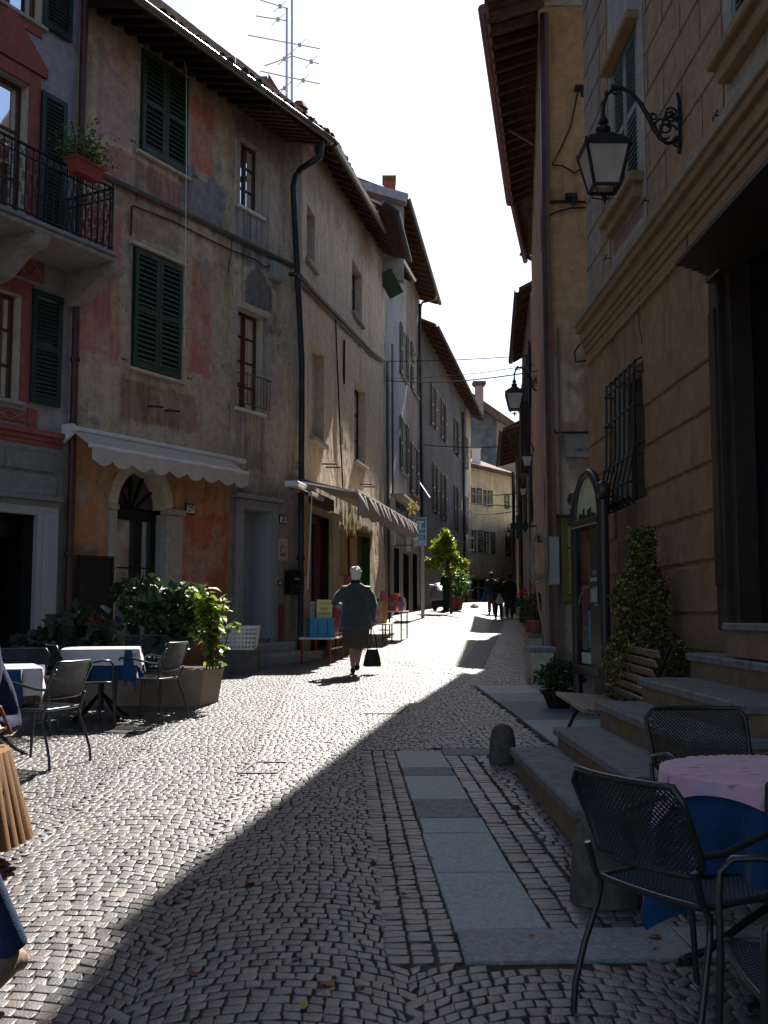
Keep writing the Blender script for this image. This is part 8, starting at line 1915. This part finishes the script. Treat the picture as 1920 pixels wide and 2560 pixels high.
pw, FW = person(wb_, .06, 1.66, 'elderly white-haired woman in grey-green jacket and skirt walking away up the street', 'jacket', coat_g, None, whiteh,
                ((-.34, .06, 1.14), (-.2, .3, 1.08)), ((.29, .0, 1.1), (.27, .06, .84)), (((-.06, .04, .5), (-.04, .05, .1)), ((.07, .12, .5), (.02, -.14, .16))), skirt=.42, skirt_m=skirt_m, coat_hem=.72, wide=1.14, collar=M['black'])
hb2 = FW.p(.27, .06, .72); r = root('handbag', FW.p(.26, .06, .12), 'black handbag with long handles hanging from the walking woman\'s right hand', 'handbag')
mb = MB(); FW.loft(mb, [(.27, .06, .12, .145, .055), (.27, .06, .14, .15, .06), (.27, .06, .28, .125, .055), (.27, .06, .4, .09, .03)], 16); organic(mb, 'bag', M['black'], r, vox=.012, it=3)
for s_ in (-1, 1): mb = MB(); FW.limb(mb, [(.27-.08, .06+.02*s_, .38), (.27-.05, .06+.02*s_, .6), (.27, .06+.015*s_, .735), (.27+.05, .06+.02*s_, .6), (.27+.08, .06+.02*s_, .38)], [.008]*5, 6); mb.build('handle', M['black'], r, smooth=True)
jk = mat('black_jacket', (.008, .008, .01), rough=.9, var=.2, bump=.2); jb_ = mat('navy_jacket', (.012, .03, .055), rough=.9, var=.2, bump=.2); jn = mat('dark_jeans', (.015, .025, .045), rough=.9, var=.2, bump=.2); gt = mat('grey_trousers', (.09, .075, .065), rough=.9)
stand = (((-.09, .02, .48), (-.09, 0, .09)), ((.09, .02, .48), (.1, .0, .09)))
hang = lambda s_: ((s_*.25, -.02, 1.1), (s_*.27, .08, .86))
b_ = P(W(1246, 1500, 40.5).x, 40.5)
pf, Ff = person(b_, math.pi, 1.68, 'woman in black coming down the street clutching a white carrier bag', 'coat', jk, jk, darkh, ((-.24, .05, 1.1), (-.05, .24, 1.0)), ((.24, .05, 1.1), (.03, .26, 1.0)), (((-.09, .1, .48), (-.1, .14, .09)), ((.09, .0, .48), (.1, -.12, .1))), coat_hem=.7)
r = root('carrier_bag', Ff.p(0, .3, .62), 'greyish white plastic carrier bag held by the woman in black', 'carrier bag'); mb = MB(); Ff.loft(mb, [(-.02, .3, .62, .1, .07), (-.02, .3, .68, .16, .09), (-.02, .3, .8, .14, .08), (-.01, .29, .92, .06, .05), (0, .28, .98, .025, .025)]); organic(mb, 'bag', mat('white_plastic', (.5, .5, .52), rough=.4, trans=.3), r, vox=.015, it=2)
b_ = P(W(1229, 1500, 44).x, 44)
pm, Fm = person(b_, .1, 1.76, 'man in navy jacket and grey trousers behind, left of the woman in black', 'jacket', jb_, gt, darkh, hang(-1), hang(1), stand, coat_hem=.8)
r = root('carrier_bag', Fm.p(-.32, .1, .55), 'blue plastic bag hanging from the left hand of the man in navy', 'carrier bag'); mb = MB(); Fm.loft(mb, [(-.3, .1, .5, .1, .06), (-.3, .1, .56, .14, .07), (-.3, .1, .7, .12, .06), (-.28, .09, .84, .03, .03)]); organic(mb, 'bag', mat('blue_bag', (.02, .09, .22), rough=.4, trans=.2), r, vox=.015, it=2)
b_ = P(W(1273, 1500, 43).x, 43)
pm, Fm = person(b_, -.1, 1.8, 'broad man in black jacket right of the woman in black', 'jacket', jk, jn, darkh, hang(-1), hang(1), stand, coat_hem=.72, wide=1.15)
r = root('carrier_bag', Fm.p(.3, .1, .5), 'blue plastic bag in the right hand of the broad man in black', 'carrier bag'); mb = MB(); Fm.loft(mb, [(.3, .1, .42, .12, .06), (.3, .1, .48, .15, .07), (.3, .1, .68, .13, .06), (.28, .09, .84, .03, .03)]); organic(mb, 'bag', bpy.data.materials['blue_bag'], r, vox=.015, it=2)
b_ = P(W(1117, 1500, 41).x, 41)
person(b_, 2.2, 1.72, 'man in dark green jacket raising one arm to his head by the yellow tree', 'jacket', mat('bottle_green_jacket', (.008, .022, .02), rough=.9), mat('green_trousers', (.012, .03, .024), rough=.9), mat('red_brown_hair', (.06, .02, .012), rough=.6), ((-.38, .06, 1.36), (-.12, .08, 1.68)), ((.26, .05, 1.1), (.1, .24, 1.02)), stand, coat_hem=.82)
# covered scooter
b_ = P(W(1100, 1500, 42).x, 42); r = root('scooter', b_, 'parked scooter under a silver cover beside the man in green', 'scooter'); F = Fig(b_, .3); mb = MB()
F.loft(mb, [(0, 0, .42, .3, .75), (0, 0, .5, .33, .8), (0, .05, .8, .3, .62), (.0, .15, 1.0, .22, .3), (0, .2, 1.12, .12, .12)]); F.limb(mb, [(-.35, .35, 1.02), (.35, .35, 1.02)], [.05, .05]); organic(mb, 'cover', mat('silver_cover', (.42, .44, .5), rough=.4, metal=.2, var=.2, bump=.6, bscale=12, bdist=.05), r, vox=.03, it=3)
for yy in (-.6, .6): mb = MB(); mb.lathe([(.12, -.05), (.24, -.05), (.26, 0), (.24, .05), (.12, .05)], F.p(0, yy, .26), 18, axis=F.p(1, 0, 0)-F.p(0, 0, 0)); mb.build('wheel', M['black'], r, smooth=True)
mb = MB(); F.loft(mb, [(0, 0, .2, .12, .5), (0, 0, .42, .15, .6)]); mb.build('frame', M['black'], r)
# seated woman cut off by the left edge
blue_k = mat('navy_sweater', (.012, .022, .075), rough=.95, var=.15, scale=90, bump=.6, bscale=260, sheen=.05); bs = Vector((-2.3, 5.6, gz(-2.3, 5.6))); r = root('person', bs, 'seated person in navy sweater and pleated brown skirt cut off by the left edge', 'person'); F = Fig(bs, 3.6); mb = MB()
F.loft(mb, [(0, 0, .42, .17, .14), (0, 0, .55, .16, .13), (0, .02, .8, .15, .115), (0, .02, .98, .17, .11), (0, .02, 1.04, .1, .07)]); F.limb(mb, [(0, .02, 1.02), (0, .04, 1.14)], [.055, .05]); F.ball(mb, 0, .05, 1.24, .074, .09, .11)
for s_ in (-1, 1): F.limb(mb, [(s_*.09, .02, .5), (s_*.1, .42, .52), (s_*.1, .46, .3), (s_*.1, .42, .08)], [.085, .06, .05, .034]); F.limb(mb, [(s_*.1, 0, .98), (s_*.18, 0, .97), (s_*.27, -.04, .68), (s_*.2, .22, .66)], [.05, .05, .04, .028]); hand(F, mb, s_*.2, .22, .66, (-.2*s_, 1, 0), s_)
organic(mb, 'body', skin, r, vox=.014, it=3)
mb = MB(); F.loft(mb, [(0, 0, .46, .21, .17), (0, 0, .6, .2, .16), (0, .02, .85, .19, .15), (0, .02, .99, .18, .12), (0, .03, 1.06, .09, .08)])
for s_ in (-1, 1): F.limb(mb, [(s_*.1, 0, .97), (s_*.19, 0, .96), (s_*.25, -.03, .82), (s_*.3, -.05, .66), (s_*.21, .18, .66)], [.075, .08, .078, .075, .05])
organic(mb, 'sweater', blue_k, r, vox=.018, it=4)
mb = MB(); n = 240; rr_ = []; base0 = len(mb.v)
for (z, rx, ry, cy_) in ((.6, .2, .17, .0), (.56, .27, .36, .18), (.4, .3, .42, .24), (.13, .36, .46, .27)):
    for k in range(n): a = 2*math.pi*k/n; pl2 = 1+(.05+.12*(.6-z))*(abs(math.sin(a*15+.35*math.sin(a*5)))**.6)*(.7+.3*math.sin(a*7)); mb.v.append(tuple(F.p(rx*math.cos(a)*pl2, cy_+ry*math.sin(a)*pl2, z)))
for i in range(3):
    for k in range(n): a, b2 = i*n+k, i*n+(k+1) % n; mb.f.append((a, b2, b2+n, a+n))
mb.build('skirt', mat('pleated_brown', (.2, .1, .04), rough=.9, var=.1, scale=60, bump=.3, bscale=250, trans=.1), r, smooth=True)
mb = MB(); F.ball(mb, 0, .02, 1.29, .085, .1, .1); F.ball(mb, 0, -.04, 1.2, .08, .07, .13); organic(mb, 'hair', darkh, r, vox=.012, it=2)
for s_ in (-1, 1): mb = MB(); F.limb(mb, [(s_*.1, .38, .06), (s_*.1, .5, .05), (s_*.1, .6, .035)], [.045, .045, .03]); organic(mb, 'shoe', mat('beige_shoe', (.3, .24, .17), rough=.6), r, vox=.012, it=2)
r = root('shoulder_bag', (-1.98, 5.42, .6), 'brown leather bag at the hip of the seated person on the left edge', 'bag'); mb = MB(); f = Fr(Vector((-2.0, 5.4, 0)), Vector((.3, 1, 0)), 1); mb.fb(f, -.2, .2, .5, .78, -.05, .07, .02); organic(mb, 'bag', mat('tan_leather', (.16, .05, .02), rough=.45, var=.3, bump=.3), r, vox=.014, it=3); mb = MB(); mb.tube([f.p(-.15, .76, 0), f.p(-.12, .9, -.05), f.p(.0, 1.0, -.12), f.p(.12, .9, -.05), f.p(.15, .76, 0)], .01, 6); mb.build('strap', bpy.data.materials['tan_leather'], r)
# person whose jeans leg and shoe enter the lower left corner
bs = Vector((-1.66, 3.75, gz(-1.66, 3.75))); jean = mat('blue_jeans', (.012, .03, .085), rough=.9, var=.3, scale=30, bump=.4, bscale=180)
r, F = person(bs, 2.9, 1.72, 'person in blue jeans whose leg and tan shoe enter at the lower left', 'sweater', blue_k, jean, darkh, hang(-1), hang(1), (((-.3, .12, .5), (-.4, -.0, .17)), ((.08, .15, .5), (.08, .28, .09))), coat_hem=.85, shoe_m=mat('tan_suede', (.24, .17, .12), rough=.8, var=.25, scale=30, bump=.3))
# small odds and ends far up the street
p_ = P(W(1186, 1500, 48).x, 48); mb = MB(); mb.lathe([(.18, 0), (.22, .1), (.1, .2)], p_, 8); props(mb.build('white_blob', M['white']), 'small bright white sack on the ground near the dark house corner', 'blob')  # invented body standing in for an unidentified white lit blob
